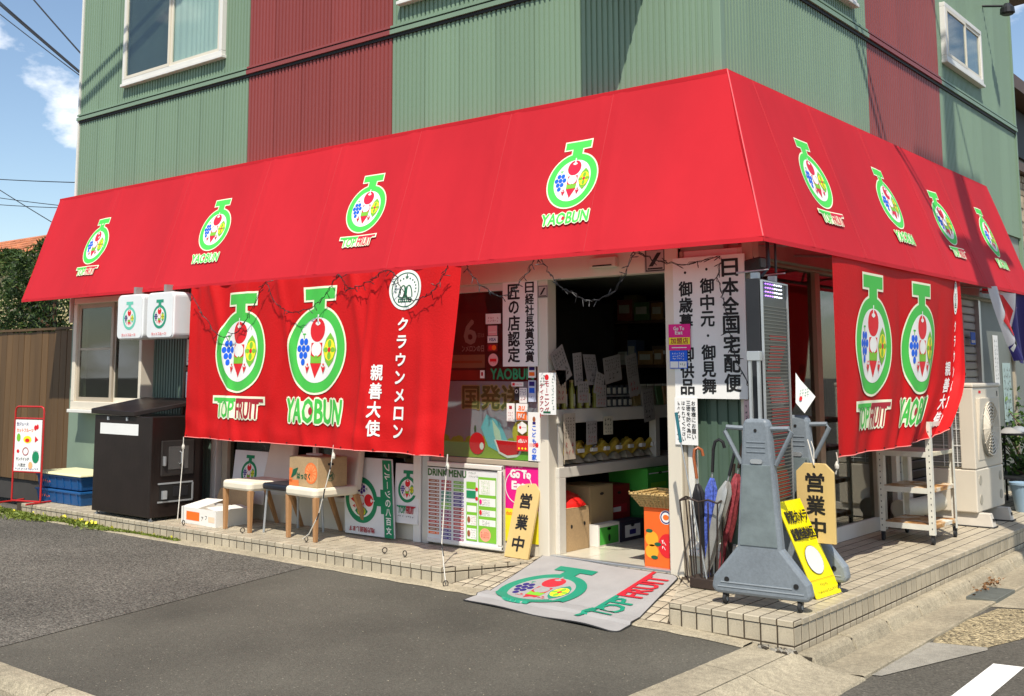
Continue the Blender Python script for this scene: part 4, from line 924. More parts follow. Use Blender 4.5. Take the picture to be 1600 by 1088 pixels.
mb = MB(); mb.tube([(OX1 + .02, .33, .83), (OX1 + .05, .33, .82), (OX1 + .05, .33, .72), (OX1 + .02, .33, .71)], .006, M_steel, 6); mb.build('handle', dd)
mb = MB(); mb.box(OX1, OX1 + .006, .12, .48, .36, .52, M_black); op = mb.build('ash_opening', ov, bevel=.002)
mb = MB(); mb.box(OX1 + .006, OX1 + .03, .14, .19, .38, .46, M_steel); mb.box(OX1 + .006, OX1 + .012, .27, .44, .40, .49, M_blackplastic); mb.build('ash_tray', op)
fr = MB()
for a in ((.10, .50, .52, .535), (.10, .50, .345, .36), (.49, .505, .36, .52)): fr.box(OX1, OX1 + .01, a[0], a[1], a[2], a[3], M_steel)
fr.build('trim', ov)
for x in (OX0 + .04, OX1 - .04):
    for y in (OY0 + .04, OY1 - .05): mb = MB(); mb.lathe((x, y, PZ), [(.022, 0), (.022, .012), (.01, .014), (.01, .04)], M_steel, 10); mb.build('foot', ov)
# red-framed pavement sign
M_redf = mat('red_enamel', (.45, .02, .018), .35, .1, 8)
rs = thing('sign_stand', 'small red-framed standing menu sign beside the blue crates', 'sign', (-8.95, .05, PZ))
A = Vector((-9.10, -.02, PZ)); B = Vector((-8.70, .10, PZ)); ud = (B - A).normalized(); nd = Vector((ud.y, -ud.x, 0)); ln = (B - A).length
pt = lambda u, z, d=0: A + ud * u + Vector((0, 0, z)) + nd * d
mb = MB(); mb.tube([pt(0, .01), pt(0, 1.0), pt(.012, 1.035), pt(.04, 1.05), pt(ln - .04, 1.05), pt(ln - .012, 1.035), pt(ln, 1.0), pt(ln, .01)], .011, M_redf, 8)
for z in (.92, .335): mb.tube([pt(0, z), pt(ln, z)], .009, M_redf, 8)
mb.build('frame', rs, smooth=True)
mb = MB(); mb.tube([pt(0, .02), pt(ln, .02)], .010, M_redf, 8); mb.tube([pt(-.02, .012, .20), pt(-.02, .012, -.20)], .010, M_redf, 8); mb.tube([pt(ln, .012, .20), pt(ln, .012, -.20)], .010, M_redf, 8); mb.build('base', rs)
mb = MB(); mb.slab([pt(.016, .345, .008), pt(ln - .016, .345, .008), pt(ln - .016, .905, .008), pt(.016, .905, .008)], .006, M_paper); pn = mb.build('panel', rs)
P = Print(.0006); fn = plane_fn(pt(0, 0, .008), ud, (0, 0, 1))
P.text('生ジュース', .12, .86, .17, .035, Nav, .001); P.text('カットフルーツ', .16, .79, .24, .04, Ora, .001); P.text('パフェ', .33, .56, .08, .03, Nav); P.text('サンドイッチ', .14, .475, .19, .035, M_black, .0008); P.text('八百文', .13, .41, .11, .035, M_black, .001); P.scribble(.03, .38, .355, .385, 11, 1, Nav, 4)
P.ell(.07, .71, .028, .045, LGr, 14); P.ell(.20, .69, .06, .04, Ye, 14); P.up(); P.ell(.20, .68, .035, .022, Re, 10); P.ell(.31, .82, .02, .03, Re, 10); P.ell(.34, .83, .018, .028, Re, 10); P.poly([(.31, .66), (.36, .69), (.31, .73)], Re); P.ell(.33, .50, .05, .065, G_logo2, 14); P.ring(.18, .56, .045, .036, Crim, 20); P.ell(.07, .56, .02, .02, Re, 10); P.ell(.26, .41, .03, .04, flat('peach', (245, 175, 120)), 12)
P.mesh(fn).build('print', pn)
# blue crates
M_blue = mat('blue_plastic', (.012, .085, .24), .4, .1, 5); M_creaml = mat('cream_lid', (.74, .70, .42), .5)
def crate(name, label, z0, mtl, x0=-9.05, x1=-8.10, y0=.22, y1=.70, h=.15):
    t = thing(name, label, 'crate', ((x0 + x1) / 2, (y0 + y1) / 2, z0), group='stacked blue crates'); tp = .03
    mb = MB(); mb.hexa([(x0 + tp, y0 + tp, z0), (x1 - tp, y0 + tp, z0), (x1 - tp, y1 - tp, z0), (x0 + tp, y1 - tp, z0)], [(x0 + .01, y0 + .01, z0 + h - .02), (x1 - .01, y0 + .01, z0 + h - .02), (x1 - .01, y1 - .01, z0 + h - .02), (x0 + .01, y1 - .01, z0 + h - .02)], mtl); mb.build('tub', t, bevel=.008)
    mb = MB(); mb.box(x0, x1, y0, y1, z0 + h - .026, z0 + h, mtl); mb.build('rim', t, bevel=.006)
    for i in range(6): xx = x0 + .12 + i * .15; mb = MB(); mb.hexa([(xx, y0 + .018, z0 + .02), (xx + .016, y0 + .018, z0 + .02), (xx + .016, y0 + .05, z0 + .02), (xx, y0 + .05, z0 + .02)], [(xx, y0 + .002, z0 + h - .028), (xx + .016, y0 + .002, z0 + h - .028), (xx + .016, y0 + .05, z0 + h - .028), (xx, y0 + .05, z0 + h - .028)], mtl); mb.build('rib', t)
    P = Print(); P.scribble(x0 + .10, x0 + .34, .045, .095, 5, 1, Ora, 9); o = Vector((0, y0 + .006, z0)); P.mesh(lambda u, v, h_: o + Vector((u, -h_ - .004, v))).build('mark', t)
    return t
crate('crate', 'lower of two stacked blue plastic crates behind the red sign', PZ, M_blue); crate('crate', 'upper of two stacked blue plastic crates with a cream lid', PZ + .16, M_blue)
mb = MB(); mb.hexa([(-9.06, .20, PZ + .312), (-8.08, .20, PZ + .312), (-8.08, .72, PZ + .312), (-9.06, .72, PZ + .312)], [(-9.05, .21, PZ + .335), (-8.09, .21, PZ + .335), (-8.09, .71, PZ + .335), (-9.05, .71, PZ + .335)], M_creaml); o = mb.build('lid', None, bevel=.006); o.name = 'crate_cover'; ground_origin(o); props(o, 'cream plastic cover lying on the upper blue crate', 'cover')
# wooden notice easel behind the oven
es = thing('notice_easel', 'dark wooden frame with white notices beside the banner edge', 'notice frame', (-6.92, .74, .9)); M_dwood = mat('dark_wood', (.10, .05, .025), .5, .2, 8)
for x in (-7.06, -6.76): mb = MB(); mb.hexa([(x, .70, .6), (x + .035, .70, .6), (x + .035, .73, .6), (x, .73, .6)], [(x, .77, 2.1), (x + .035, .77, 2.1), (x + .035, .80, 2.1), (x, .80, 2.1)], M_dwood); mb.build('upright', es)
for z in (1.28, 1.62, 2.06): mb = MB(); mb.box(-7.02, -6.76, .715, .75, z, z + .04, M_dwood); mb.build('rail', es)
for z in (1.34, 1.68): mb = MB(); mb.box(-7.01, -6.77, .745, .75, z, z + .27, M_paper); n_ = mb.build('notice', es); P = Print(); P.text('焼', -6.93, z + .19, .07, .07, Bro, .002); P.scribble(-7.0, -6.79, z + .02, z + .13, 4, 3, M_black, 2); P.mesh(FRONT(.745)).build('lettering', n_)
# carton on the step
def carton(name, label, x0, x1, y0, y1, z0, z1, m, rz=0, cat='box', lid=True, group=None):
    cx, cy = (x0 + x1) / 2, (y0 + y1) / 2
    t = thing(name, label, cat, (cx, cy, z0), rz, group); WL[t.name] = Vector((0, 0, 0))
    hx, hy, h = (x1 - x0) / 2, (y1 - y0) / 2, z1 - z0
    mb = MB(); mb.box(-hx, hx, -hy, hy, 0, h - .002, m); mb.build('body', t, bevel=.004, local=True)
    if lid:
        for s in (-1, 1): mb = MB(); mb.box(-hx, hx, min(s * .002, s * hy), max(s * .002, s * hy), h - .001, h + .003, m); mb.build('flap', t, local=True)
    return t, hx, hy, h
M_wcart = mat('white_carton', (.76, .73, .66), .7, .05, 6)
oc = thing('open_carton', 'open white carton with orange panel beside the left chair', 'box', (-5.98, .40, PZ), R(-3)); th = .006; hx, hy, h = .29, .19, .15
for a in ((-hx, hx, -hy, -hy + th), (-hx, hx, hy - th, hy), (-hx, -hx + th, -hy + th, hy - th), (hx - th, hx, -hy + th, hy - th)): mb = MB(); mb.box(*a, 0, h, M_wcart); mb.build('side', oc, local=True)
mb = MB(); mb.box(-hx + th, hx - th, -hy + th, hy - th, 0, .006, M_card); mb.build('bottom', oc, local=True)
mb = MB(); mb.slab([(-hx, hy, h), (hx, hy, h), (hx, hy + .05, h + .14), (-hx, hy + .05, h + .14)], .005, M_card); mb.build('flap', oc, local=True)
mb = MB(); mb.slab([(-hx, -hy, h), (-.02, -hy, h), (.06, hy * .3, h + .07), (-hx + .06, hy * .3, h + .06)], .004, M_wcart); mb.build('flap', oc, local=True)
mb = MB(); mb.slab([(hx, -hy, h), (hx, hy, h), (hx - .16, hy, h + .02), (hx - .16, -hy, h + .02)], .004, M_wcart); mb.build('flap', oc, local=True)
P = Print(); P.rect(-.20, .02, .035, .115, Ora); P.text('ア', .07, .06, .035, .04, M_black); P.text('フ', .13, .075, .03, .035, M_black); P.rect(.17, .27, .04, .09, flat('faint_orange', (240, 200, 170))); P.mesh(lambda u, v, q: Vector((u, -hy - q, v))).build('print', oc, local=True)

# ------------------------------------------------------------------ chairs
def make_chair(label, loc, rz):
    t = thing('chair', label, 'chair', loc, rz, 'cream dining chairs on the step'); WL[t.name] = Vector((0, 0, 0)); B = lambda mb, n, **k: mb.build(n, t, local=True, **k)
    w, dp = .225, .23
    mb = MB(); mb.prism(rounded(-w, w, -dp, dp + .03, .05), lambda u, v, d: (u, v, d), .365, .445, M_cushion); B(mb, 'seat', bevel=.022)
    mb = MB(); mb.hexa([(-w + .01, dp - .02, .40), (w - .01, dp - .02, .40), (w - .01, dp + .06, .40), (-w + .01, dp + .06, .40)], [(-w + .05, dp + .10, 1.0), (w - .05, dp + .10, 1.0), (w - .05, dp + .16, 1.0), (-w + .05, dp + .16, 1.0)], mat('cushion_back', (.62, .54, .44), .7, .06, 5)); B(mb, 'backrest', bevel=.02)
    for sx in (-1, 1):
        x = sx * (w - .03); mb = MB(); mb.hexa([(x - .016, -dp + .02, 0), (x + .016, -dp + .02, 0), (x + .016, -dp + .052, 0), (x - .016, -dp + .052, 0)], [(x - .022, -dp + .012, .37), (x + .022, -dp + .012, .37), (x + .022, -dp + .056, .37), (x - .022, -dp + .056, .37)], M_wood); B(mb, 'leg', bevel=.003)
        mb = MB(); mb.hexa([(x - .016, dp + .14, 0), (x + .016, dp + .14, 0), (x + .016, dp + .17, 0), (x - .016, dp + .17, 0)], [(x - .022, dp - .02, .37), (x + .022, dp - .02, .37), (x + .022, dp + .03, .37), (x - .022, dp + .03, .37)], M_wood); B(mb, 'leg', bevel=.003)
    return t
make_chair('left cream padded chair with wooden legs, its seat empty', (-5.38, .40, PZ), R(-4)); make_chair('right cream padded chair carrying a cardboard fruit box', (-4.52, .42, PZ), R(-5))
st = thing('stool', 'black padded seat on thin grey metal legs between the cream chairs', 'stool', (-4.94, .47, PZ), R(-4)); WL[st.name] = Vector((0, 0, 0)); M_blackv = mat('black_vinyl', (.012, .014, .022), .35)
mb = MB(); mb.prism(rounded(-.21, .21, -.21, .22, .05), lambda u, v, d: (u, v, d), .385, .44, M_blackv); mb.build('seat', st, local=True, bevel=.018)
for x in (-.18, .18):
    for y in (-.17, .19): mb = MB(); mb.tube([(x * 1.05, y * 1.05, 0), (x * .95, y * .95, .40)], .011, M_steel, 8); mb.build('leg', st, local=True)
mb = MB(); mb.box(-.17, .17, -.16, .17, .37, .386, M_steel); mb.build('seat_frame', st, local=True)
t, hx, hy, h = carton('fruit_box', 'cardboard box printed with orange slices on the right cream chair', -4.74, -4.33, .24, .56, PZ + .447, PZ + .447 + .25, M_card, R(-5))
P = Print()
P.ell(.115, .12, .09, .09, flat('orange_slice', (235, 120, 60)), 28); P.up()
for i in range(12): a = i * math.pi / 6; P.poly([(.115 + .02 * math.cos(a), .12 + .02 * math.sin(a)), (.115 + .075 * math.cos(a - .2), .12 + .075 * math.sin(a - .2)), (.115 + .075 * math.cos(a + .2), .12 + .075 * math.sin(a + .2))], flat('orange_flesh', (250, 150, 90)))
P.rect(-.2, -.155, .03, .15, flat('orange_slice', (235, 120, 60))); P.rect(-.2, -.06, .002, .05, flat('orange_slice', (235, 120, 60))); P.up(); P.poly([(-.18, .06), (-.10, .10), (-.07, .16), (-.14, .14)], DG); P.up(); P.text('はっさく', .01, .09, .19, .05, DG, .003)
P.mesh(lambda u, v, q: Vector((u, -hy - q, v))).build('print', t, local=True)
P = Print(); P.ring(-.02, .09, .04, .035, DG); P.text('M', -.02, .09, .04, .045, DG, .002); P.rect(-.05, .01, .185, .205, M_black); P.mesh(lambda u, v, q: Vector((hx + q, u, v))).build('print', t, local=True)
mb = MB(); mb.tube([Vector((-.08 + .10 * math.cos(a), .02 + .05 * math.sin(a), h + .012)) for a in frange(0, 2 * math.pi, 16)], .006, M_rope, 6); mb.build('string', t, local=True)

# ------------------------------------------------------------------ signboards leaning on the window wall
def board(label, x0, x1, y_bot, y_top, z0, z1, prints, m=M_board, name='signboard', th=.012, skewx=0):
    t = thing(name, label, 'sign', ((x0 + x1) / 2, y_bot, z0)); q = [Vector((x0, y_bot, z0)), Vector((x1, y_bot, z0)), Vector((x1 + skewx, y_top, z1)), Vector((x0 + skewx, y_top, z1))]
    mb = MB(); mb.slab(q, th, m); mb.build('panel', t, bevel=.002); P = Print(.0006); prints(P); fn = plane_fn(q[0], q[1] - q[0], q[3] - q[0]); P.mesh(fn).build('print', t); return t
def pA(P): emblem(P, .25, .285, .24, outline=None, green=G_logo2, grape=Pur); wordmark(P, 0, .25, .10, .24, .06, outline=None, g=G_logo2, r=Crim); P.scribble(.14, .36, .03, .05, 8, 1, M_black, 3)
board('white signboard with fruit emblem behind the left chair', -6.20, -5.69, .735, .79, .335, .835, pA)
def pB(P):
    emblem(P, .22, .30, .40, outline=None, green=G_logo2, grape=Pur, rot=R(-90)); P.rect(.50, .61, 0, .66, G_logo2); P.up()
    for i, ch in enumerate('フルーツの八百文'): P.text(ch, .555, .60 - i * .077, .06, .06, Wh, .002, rot=R(-90) if i < 4 else 0) if ch != 'ー' else P.rect(.551, .559, .60 - i * .077 - .03, .60 - i * .077 + .03, Wh)
    P.text('地方発送します', .22, .045, .32, .045, Crim, .0015, rot=math.pi); P.text('フルー', .20, .61, .10, .04, Crim, .0015, rot=math.pi)
board('large white signboard lying sideways with green strip of lettering', -4.50, -3.885, .70, .77, .19, .85, pB, skewx=-.11)
def pC(P): emblem(P, .155, .285, .22, outline=None, green=G_logo2, grape=Pur); wordmark(P, 0, .155, .115, .22, .065, outline=None, g=G_logo2, r=Crim); P.scribble(.06, .25, .05, .07, 8, 1, M_black, 5)
board('narrow white signboard with fruit emblem beside the white post', -3.965, -3.665 - .01, .755, .79, .32, .82, pC)
# drink menu board
dm = thing('menu_board', 'white framed drink menu board with rows of coloured labels', 'menu board', (-3.17, .76, PZ)); X0, X1, Z0, Z1 = -3.565, -2.765, .195, .86; Ym = .765
mb = MB(); mb.box(X0, X1, Ym, Ym + .02, Z0, Z1, M_board); mb.build('panel', dm)
fr = MB(); mb = MB()
for a in ((X0, X1, Z0, Z0 + .035), (X0, X1, Z1 - .04, Z1), (X1 - .04, X1, Z0 + .035, Z1 - .04)): mb.box(a[0], a[1], Ym - .014, Ym + .02, a[2], a[3], M_white)
mb.build('frame', dm, bevel=.008)
P = Print(.0006); fz = lambda v: Z0 + v
P.rect(X0, X1 - .04, Z1 - .049, Z1 - .041, M_black); P.text('DRINK MENU', X0 + .215, Z1 - .09, .42, .055, flat('menu_green', (60, 110, 50)), .003); P.scribble(X0 + .45, X0 + .56, Z1 - .115, Z1 - .06, 8, 2, DG, 6)
cols = [[Bro] * 6 + [flat('menu_rust', (165, 70, 45))] * 4 + [Bro, flat('menu_red', (190, 60, 55)), flat('menu_rust', (165, 70, 45)), Bro, Ora], [Crim] * 3 + [flat('menu_teal', (30, 130, 100))] * 3 + [LGr] * 2 + [flat('menu_plum', (140, 40, 95))] * 3 + [flat('menu_red', (190, 60, 55))] * 2 + [Pur] * 3, [LGr] * 3 + [Pur] * 4 + [Crim] * 3 + [flat('menu_red', (190, 60, 55))] * 3 + [flat('menu_plum', (140, 40, 95))] * 3]
for c, L_ in enumerate(cols):
    for i, m in enumerate(L_):
        z = Z1 - .15 - i * .0305; x = X0 + .012 + c * .135; P.rect(x + (.0 if c == 0 else .008), x + .118, z - .019, z, m); P.h += .02; P.up(); P.rect(x + .02, x + .075, z - .011, z - .008, Wh); P.rect(x + .09, x + .112, z - .012, z - .007, Wh); P.h -= 1
P.h = 3; x = X0 + .43; P.rect(x, x + .115, Z0 + .05, Z1 - .31, LGr); P.rect(x + .135 - .008, X1 - .055, Z0 + .05, Z1 - .10, LGr); P.rect(x, x + .10, Z1 - .20, Z1 - .145, LGr); P.rect(x, x + .10, Z1 - .275, Z1 - .215, G_logo2); P.up()
for z0, z1 in ((.065, .15), (.175, .255), (.28, .33)): P.rect(x + .008, x + .108, Z0 + z0, Z0 + z1, Wh)
for z0, z1 in ((.18, .23), (.255, .305), (.335, .40), (.425, .545)): P.rect(x + .137, X1 - .063, Z0 + z0, Z0 + z1, Wh)
P.ell(x + .20, Z0 + .11, .058, .052, flat('menu_salmon', (240, 160, 130)), 20); P.ell(x + .11, Z1 - .2, .015, .015, Re, 10); P.ell(x + .11, Z1 - .275, .015, .015, Re, 10); P.up()
P.scribble(x + .05, x + .105, Z0 + .07, Z0 + .145, 5, 4, DG, 8); P.scribble(x + .05, x + .105, Z0 + .18, Z0 + .25, 5, 4, Bro, 9); P.scribble(x + .16, x + .25, Z0 + .43, Z0 + .54, 6, 8, LGr, 10); P.scribble(x + .17, x + .25, Z0 + .34, Z0 + .395, 6, 3, DG, 11); P.scribble(x + .17, x + .25, Z0 + .26, Z0 + .30, 6, 3, DG, 12); P.scribble(x + .17, x + .25, Z0 + .185, Z0 + .225, 6, 3, DG, 13); P.scribble(x + .16, x + .24, Z0 + .085, Z0 + .135, 5, 3, Crim, 14)
P.ell(x + .03, Z0 + .11, .016, .025, Bro, 10); P.ell(x + .03, Z0 + .22, .016, .025, Bro, 10); P.ell(x + .155, Z0 + .37, .014, .02, Pink, 10); P.ell(x + .155, Z0 + .285, .014, .02, Re, 10)
P.mesh(FRONT(Ym)).build('print', dm)
# posters and notices on the shop front (each a card of its own)
def card(label, x0, x1, z0, z1, y, m, prints=None, name='notice', th=.003, cat='notice', group=None):
    t = thing(name, label, cat, ((x0 + x1) / 2, y, z0), group=group); mb = MB(); mb.box(x0, x1, y, y + th, z0, z1, m); mb.build('sheet', t)
    if prints: P = Print(.0005); prints(P); P.mesh(FRONT(y)).build('print', t)
    return t
def sign_columns(t, y, cols):
    for tx, x, top, size, pitch, bold in cols: P = Print(.0005); P.column(tx, x, top, size, pitch, M_black, bold); P.mesh(FRONT(y)).build('lettering', t)
sign_columns(card('white vertical sign with two columns of black brush lettering left of the door', -2.775, -2.425, 1.65, 2.335, .795, M_paper, None, name='vertical_sign', th=.008, cat='sign'), .795, (('日経社長賞受賞', -2.50, 2.325, .092, .092, .0030), ('匠の店認定', -2.66, 2.315, .128, .127, .0042)))
def pG(P):
    P.rect(-2.775, -2.43, .27, .525, Ye); P.up(); P.text('Go To', -2.62, .80, .20, .06, Wh, .006); P.text('Eat', -2.64, .71, .13, .06, Wh, .006); P.scribble(-2.74, -2.60, .845, .865, 9, 1, Wh, 3); P.text('date', -2.73, .49, .07, .03, Ora, .001)
    P.ring(-2.64, .70, .135, .128, Wh, 40)
card('magenta and yellow poster behind the leaning wooden sign', -2.775, -2.43, .27, .89, .822, Pink, pG, name='poster', cat='poster')
def pK(P): P.column('こども', -2.47, 1.19, .045, .05, Bl, .0015); P.text('110番', -2.47, 1.035, .085, .035, Re, .0015); P.column('の家', -2.47, 1.015, .05, .05, Bl, .0015); P.ell(-2.47, 1.235, .015, .022, Bro, 10); P.rect(-2.485, -2.455, 1.195, 1.215, Nav)
card('narrow white notice with blue and red lettering on the door post', -2.53, -2.415, .91, 1.29, .806, M_paper, pK)
def pH(P): P.column('テイクアウト', -2.315, 1.52, .042, .045, Crim, .001); P.column('モーニング', -2.265, 1.54, .05, .05, Crim, .001); P.scribble(-2.225, -2.19, 1.31, 1.58, 1, 12, DG, 4); P.ell(-2.265, 1.565, .02, .022, Re, 12); P.scribble(-2.33, -2.28, 1.5, 1.59, 2, 4, DG, 5); P.rect(-2.30, -2.23, 1.29, 1.305, DG)
card('handwritten white takeaway sign hanging beside the doorway', -2.34, -2.18, 1.28, 1.60, .70, M_paper, pH)
for x0, x1, z0, z1, m, lb, pr in (
    (-2.99, -2.83, 2.0, 2.085, M_paper, 'small pink and white card at the top of the dark window', lambda P: P.scribble(-2.97, -2.85, 2.015, 2.06, 5, 2, Crim, 2)),
    (-2.965, -2.87, 1.905, 1.985, flat('pale_pink_card', (225, 165, 165)), 'plain pale pink card in the dark window', lambda P: P.rect(-2.955, -2.88, 1.93, 1.935, Wh)),
    (-2.97, -2.865, 1.845, 1.90, M_paper, 'white sticker with blue credit-card lettering in the window', lambda P: P.text('VISA', -2.917, 1.872, .075, .026, Nav, .001, skew=.2)),
    (-2.97, -2.865, 1.775, 1.835, flat('sticker_maroon', (130, 40, 40)), 'dark red and orange striped card sticker in the window', lambda P: (P.ell(-2.935, 1.805, .024, .022, Re, 16), P.up(), P.ell(-2.90, 1.805, .024, .022, Ora, 16))),
    (-2.55, -2.475, 1.56, 1.655, M_paper, 'small card sticker with blue and orange bands by the post', lambda P: (P.rect(-2.54, -2.485, 1.62, 1.645, Nav), P.rect(-2.54, -2.485, 1.575, 1.605, Ora))),
    (-2.55, -2.475, 1.37, 1.54, flat('pale_blue_card', (190, 200, 220)), 'tall pale sticker with dark and blue card logos by the post', lambda P: (P.rect(-2.54, -2.487, 1.495, 1.53, Nav), P.rect(-2.54, -2.487, 1.44, 1.48, Bl), P.scribble(-2.54, -2.487, 1.385, 1.42, 3, 1, Nav, 3))),
    (-2.64, -2.565, 1.36, 1.48, M_paper, 'white payment card printed with small dark symbols', lambda P: (P.scribble(-2.635, -2.57, 1.42, 1.475, 4, 3, Nav, 5), P.scribble(-2.635, -2.57, 1.365, 1.415, 2, 1, Crim, 6))),
    (-2.69, -2.645, 1.38, 1.48, flat('sticker_black', (40, 40, 45)), 'narrow dark sticker left of the payment card', lambda P: P.ring(-2.668, 1.45, .016, .011, Wh, 16)),
    (-2.77, -2.69, 1.21, 1.355, M_paper, 'tall white sticker with pink symbols on the poster', lambda P: (P.rect(-2.745, -2.715, 1.31, 1.335, Crim), P.scribble(-2.755, -2.705, 1.225, 1.29, 3, 3, Crim, 7))),
    (-2.675, -2.56, 1.22, 1.355, M_paper, 'white and orange mobile payment sticker', lambda P: (P.text('au', -2.618, 1.318, .06, .034, Ora, .001, skew=.2), P.rect(-2.67, -2.565, 1.225, 1.29, Ora), P.up(), P.text('PAY', -2.618, 1.257, .07, .036, Wh, .0015))),
    (-2.67, -2.555, .98, 1.10, flat('sticker_red', (215, 40, 40)), 'red square payment sticker with white lettering', lambda P: (P.text('d払い', -2.612, 1.06, .085, .032, Wh, .0012), P.ell(-2.645, 1.0, .009, .009, Ye, 8), P.ell(-2.612, 1.0, .009, .009, Ye, 8), P.ell(-2.58, 1.0, .009, .009, Ye, 8))),
    (-2.72, -2.60, 1.49, 1.525, M_paper, 'small white and red label above the payment stickers', lambda P: (P.rect(-2.71, -2.685, 1.497, 1.518, Re), P.scribble(-2.68, -2.61, 1.50, 1.515, 5, 1, Re, 3))),
    (-3.05, -3.005, 1.555, 1.62, M_paper, 'tiny white sticker with red mark beside green window lettering', lambda P: P.rect(-3.038, -3.018, 1.575, 1.605, Crim))):
    card(lb, x0, x1, z0, z1, FY + .007, m, pr, name='sticker', cat='sticker', group='stickers on the window beside the door')
t = thing('sticker', 'round pink and red sticker in the dark window', 'sticker', (-2.91, .83, 1.66), group='stickers on the window beside the door'); P = Print(); P.ell(-2.91, 1.705, .052, .052, flat('pale_pink_card', (225, 165, 165)), 28); P.up(); P.rect(-2.945, -2.875, 1.69, 1.715, Re); P.scribble(-2.94, -2.88, 1.675, 1.69, 4, 1, Re, 1); P.mesh(FRONT(FY + .008)).build('print', t)
t = thing('sticker', 'white six-sided sticker above the red payment square', 'sticker', (-2.61, .83, 1.11), group='stickers on the window beside the door'); P = Print(); P.poly([(-2.613 + .052 * math.cos(R(30 + 60 * i)), 1.162 + .052 * math.sin(R(30 + 60 * i))) for i in range(6)], M_paper); P.up(); P.ell(-2.632, 1.165, .012, .013, Re, 12); P.scribble(-2.615, -2.575, 1.158, 1.172, 3, 1, M_black, 2); P.mesh(FRONT(FY + .008)).build('print', t)
# emergency light and pictogram on the lintel
t = thing('emergency_light', 'small white emergency light box above the doorway', 'light', (-1.77, .77, 2.385)); mb = MB(); mb.box(-1.885, -1.655, .74, .79, 2.39, 2.47, M_cream); mb.build('case', t, bevel=.008); mb = MB(); mb.box(-1.855, -1.685, .736, .741, 2.40, 2.41, M_black); mb.build('slot', t)
for x, z, s, lb in ((-1.335, 2.42, .09, 'black and white square notice at the right end of the lintel'), (-2.375, 2.24, .05, 'tiny square notice on the left door post')):
    def pz(P, x=x, z=z, s=s): P.rect(x - s * .9, x + s * .9, z - s * .9, z + s * .9, M_black); P.up(); P.rect(x - s * .8, x + s * .8, z - s * .8, z + s * .8, mat('dull_paper', (.45, .40, .36), .8)); P.up(); P.poly([(x - s * .6, z - s * .5), (x - s * .2, z - s * .5), (x + s * .6, z + s * .6), (x + s * .2, z + s * .6)], M_black); P.rect(x - s * .7, x + s * .7, z - s * .75, z - s * .62, M_black)
    card(lb, x - s, x + s, z - s, z + s, FY - .047 if s > .06 else FY - .025, mat('dull_paper', (.45, .40, .36), .8), pz)

# leaning wooden open signs
M_ply = mat('pale_wood', (.62, .44, .17), .55, .10, 5, streak=10, bump=.05)
def wood_sign(label, q0, q1, up, L_, w):     # bottom corners, up direction, length, lettering
    q0 = Vector(q0); q1 = Vector(q1); ux = (q1 - q0).normalized(); uy = Vector(up).normalized(); uy = (uy - ux * uy.dot(ux)).normalized(); n = ux.cross(uy)
    t = thing('wooden_sign', label, 'sign', (q0 + q1) / 2, group='wooden open signs'); c = w * .22; fn = lambda u, v, d: q0 + ux * u + uy * v + n * d
    mb = MB(); mb.prism([(0, 0), (w, 0), (w, L_ - c), (w - c, L_), (c, L_), (0, L_ - c)], fn, -.022, 0, M_ply); mb.build('board', t, bevel=.003)
    P = Print(); P.column('営業中', w / 2, L_ * .90, w * .52, L_ * .285, M_black, .0045); P.ell(w / 2, L_ * .955, .006, .006, M_black, 8); P.mesh(fn).build('lettering', t); return t
wood_sign('wooden open sign leaning against the magenta poster by the door', (-2.665, .665, .18), (-2.435, .655, .178), (.12, .16, .56), .58, .235)
ws = wood_sign('wooden open sign hung by string from the grey display stand', (-.325, .83, .50), (-.075, .845, .50), (-.01, .0, 1), .51, .25)
mb = MB(); mb.tube([(-.20, .83, 1.0), (-.225, .84, 1.10), (-.25, .86, 1.16)], .004, M_rope, 6); mb.tube([(-.20, .83, 1.0), (-.205, .85, 1.10), (-.23, .87, 1.15)], .003, M_rope, 6); mb.build('string', ws)
# home-delivery sign by the doorway
sign_columns(card('tall white sign with three columns of black brush lettering right of the door', -1.185, -.625, 1.42, 2.42, .775, M_paper, None, name='vertical_sign', th=.01, cat='sign'), .775, (('日本全国宅配便', -.735, 2.395, .130, .133, .0046), ('・御中元・御見舞', -.915, 2.385, .113, .117, .0040), ('・御歳暮・御供品', -1.085, 2.37, .113, .116, .0040)))
def pS(P):
    P.column('お客様にお願い', -1.04, 1.405, .038, .039, M_black, .0006); P.column('三密を防ぐ為に', -1.08, 1.405, .036, .038, M_black, .0006); P.column('はなれてください', -1.12, 1.405, .034, .036, M_black, .0004); P.scribble(-1.18, -1.14, 1.12, 1.40, 1, 9, M_black, 6)
card('handwritten white notice below the home-delivery sign', -1.19, -1.01, 1.095, 1.425, .770, M_paper, pS)
def pE(P): P.rect(-1.222, -1.052, 1.80, 1.85, Ye); P.up(); P.text('Go To', -1.14, 1.915, .085, .025, Wh, .001); P.text('Eat', -1.14, 1.885, .06, .025, Wh, .001); P.text('加盟店', -1.137, 1.826, .14, .04, Crim, .0015); P.rect(-1.20, -1.08, 1.775, 1.781, Wh)
card('magenta and yellow member-shop sticker on the right door post', -1.225, -1.05, 1.76, 1.945, .765, Pink, pE, name='sticker', cat='sticker')
def pF(P): P.rect(-1.215, -1.15, 1.635, 1.68, Wh); P.rect(-1.145, -1.083, 1.635, 1.68, Wh); P.up(); P.scribble(-1.20, -1.10, 1.69, 1.745, 6, 3, Wh, 4); P.scribble(-1.14, -1.09, 1.645, 1.67, 3, 1, M_black, 3)
card('blue and white sticker below the magenta one on the door post', -1.22, -1.078, 1.63, 1.758, .766, Bl, pF, name='sticker', cat='sticker')
card('narrow paper notice on the tan post behind the display panel', -.665, -.60, 1.05, 1.5, .79, mat('pink_paper', (.6, .42, .42), .8), lambda P: P.scribble(-.66, -.605, 1.07, 1.48, 2, 10, M_black, 8))
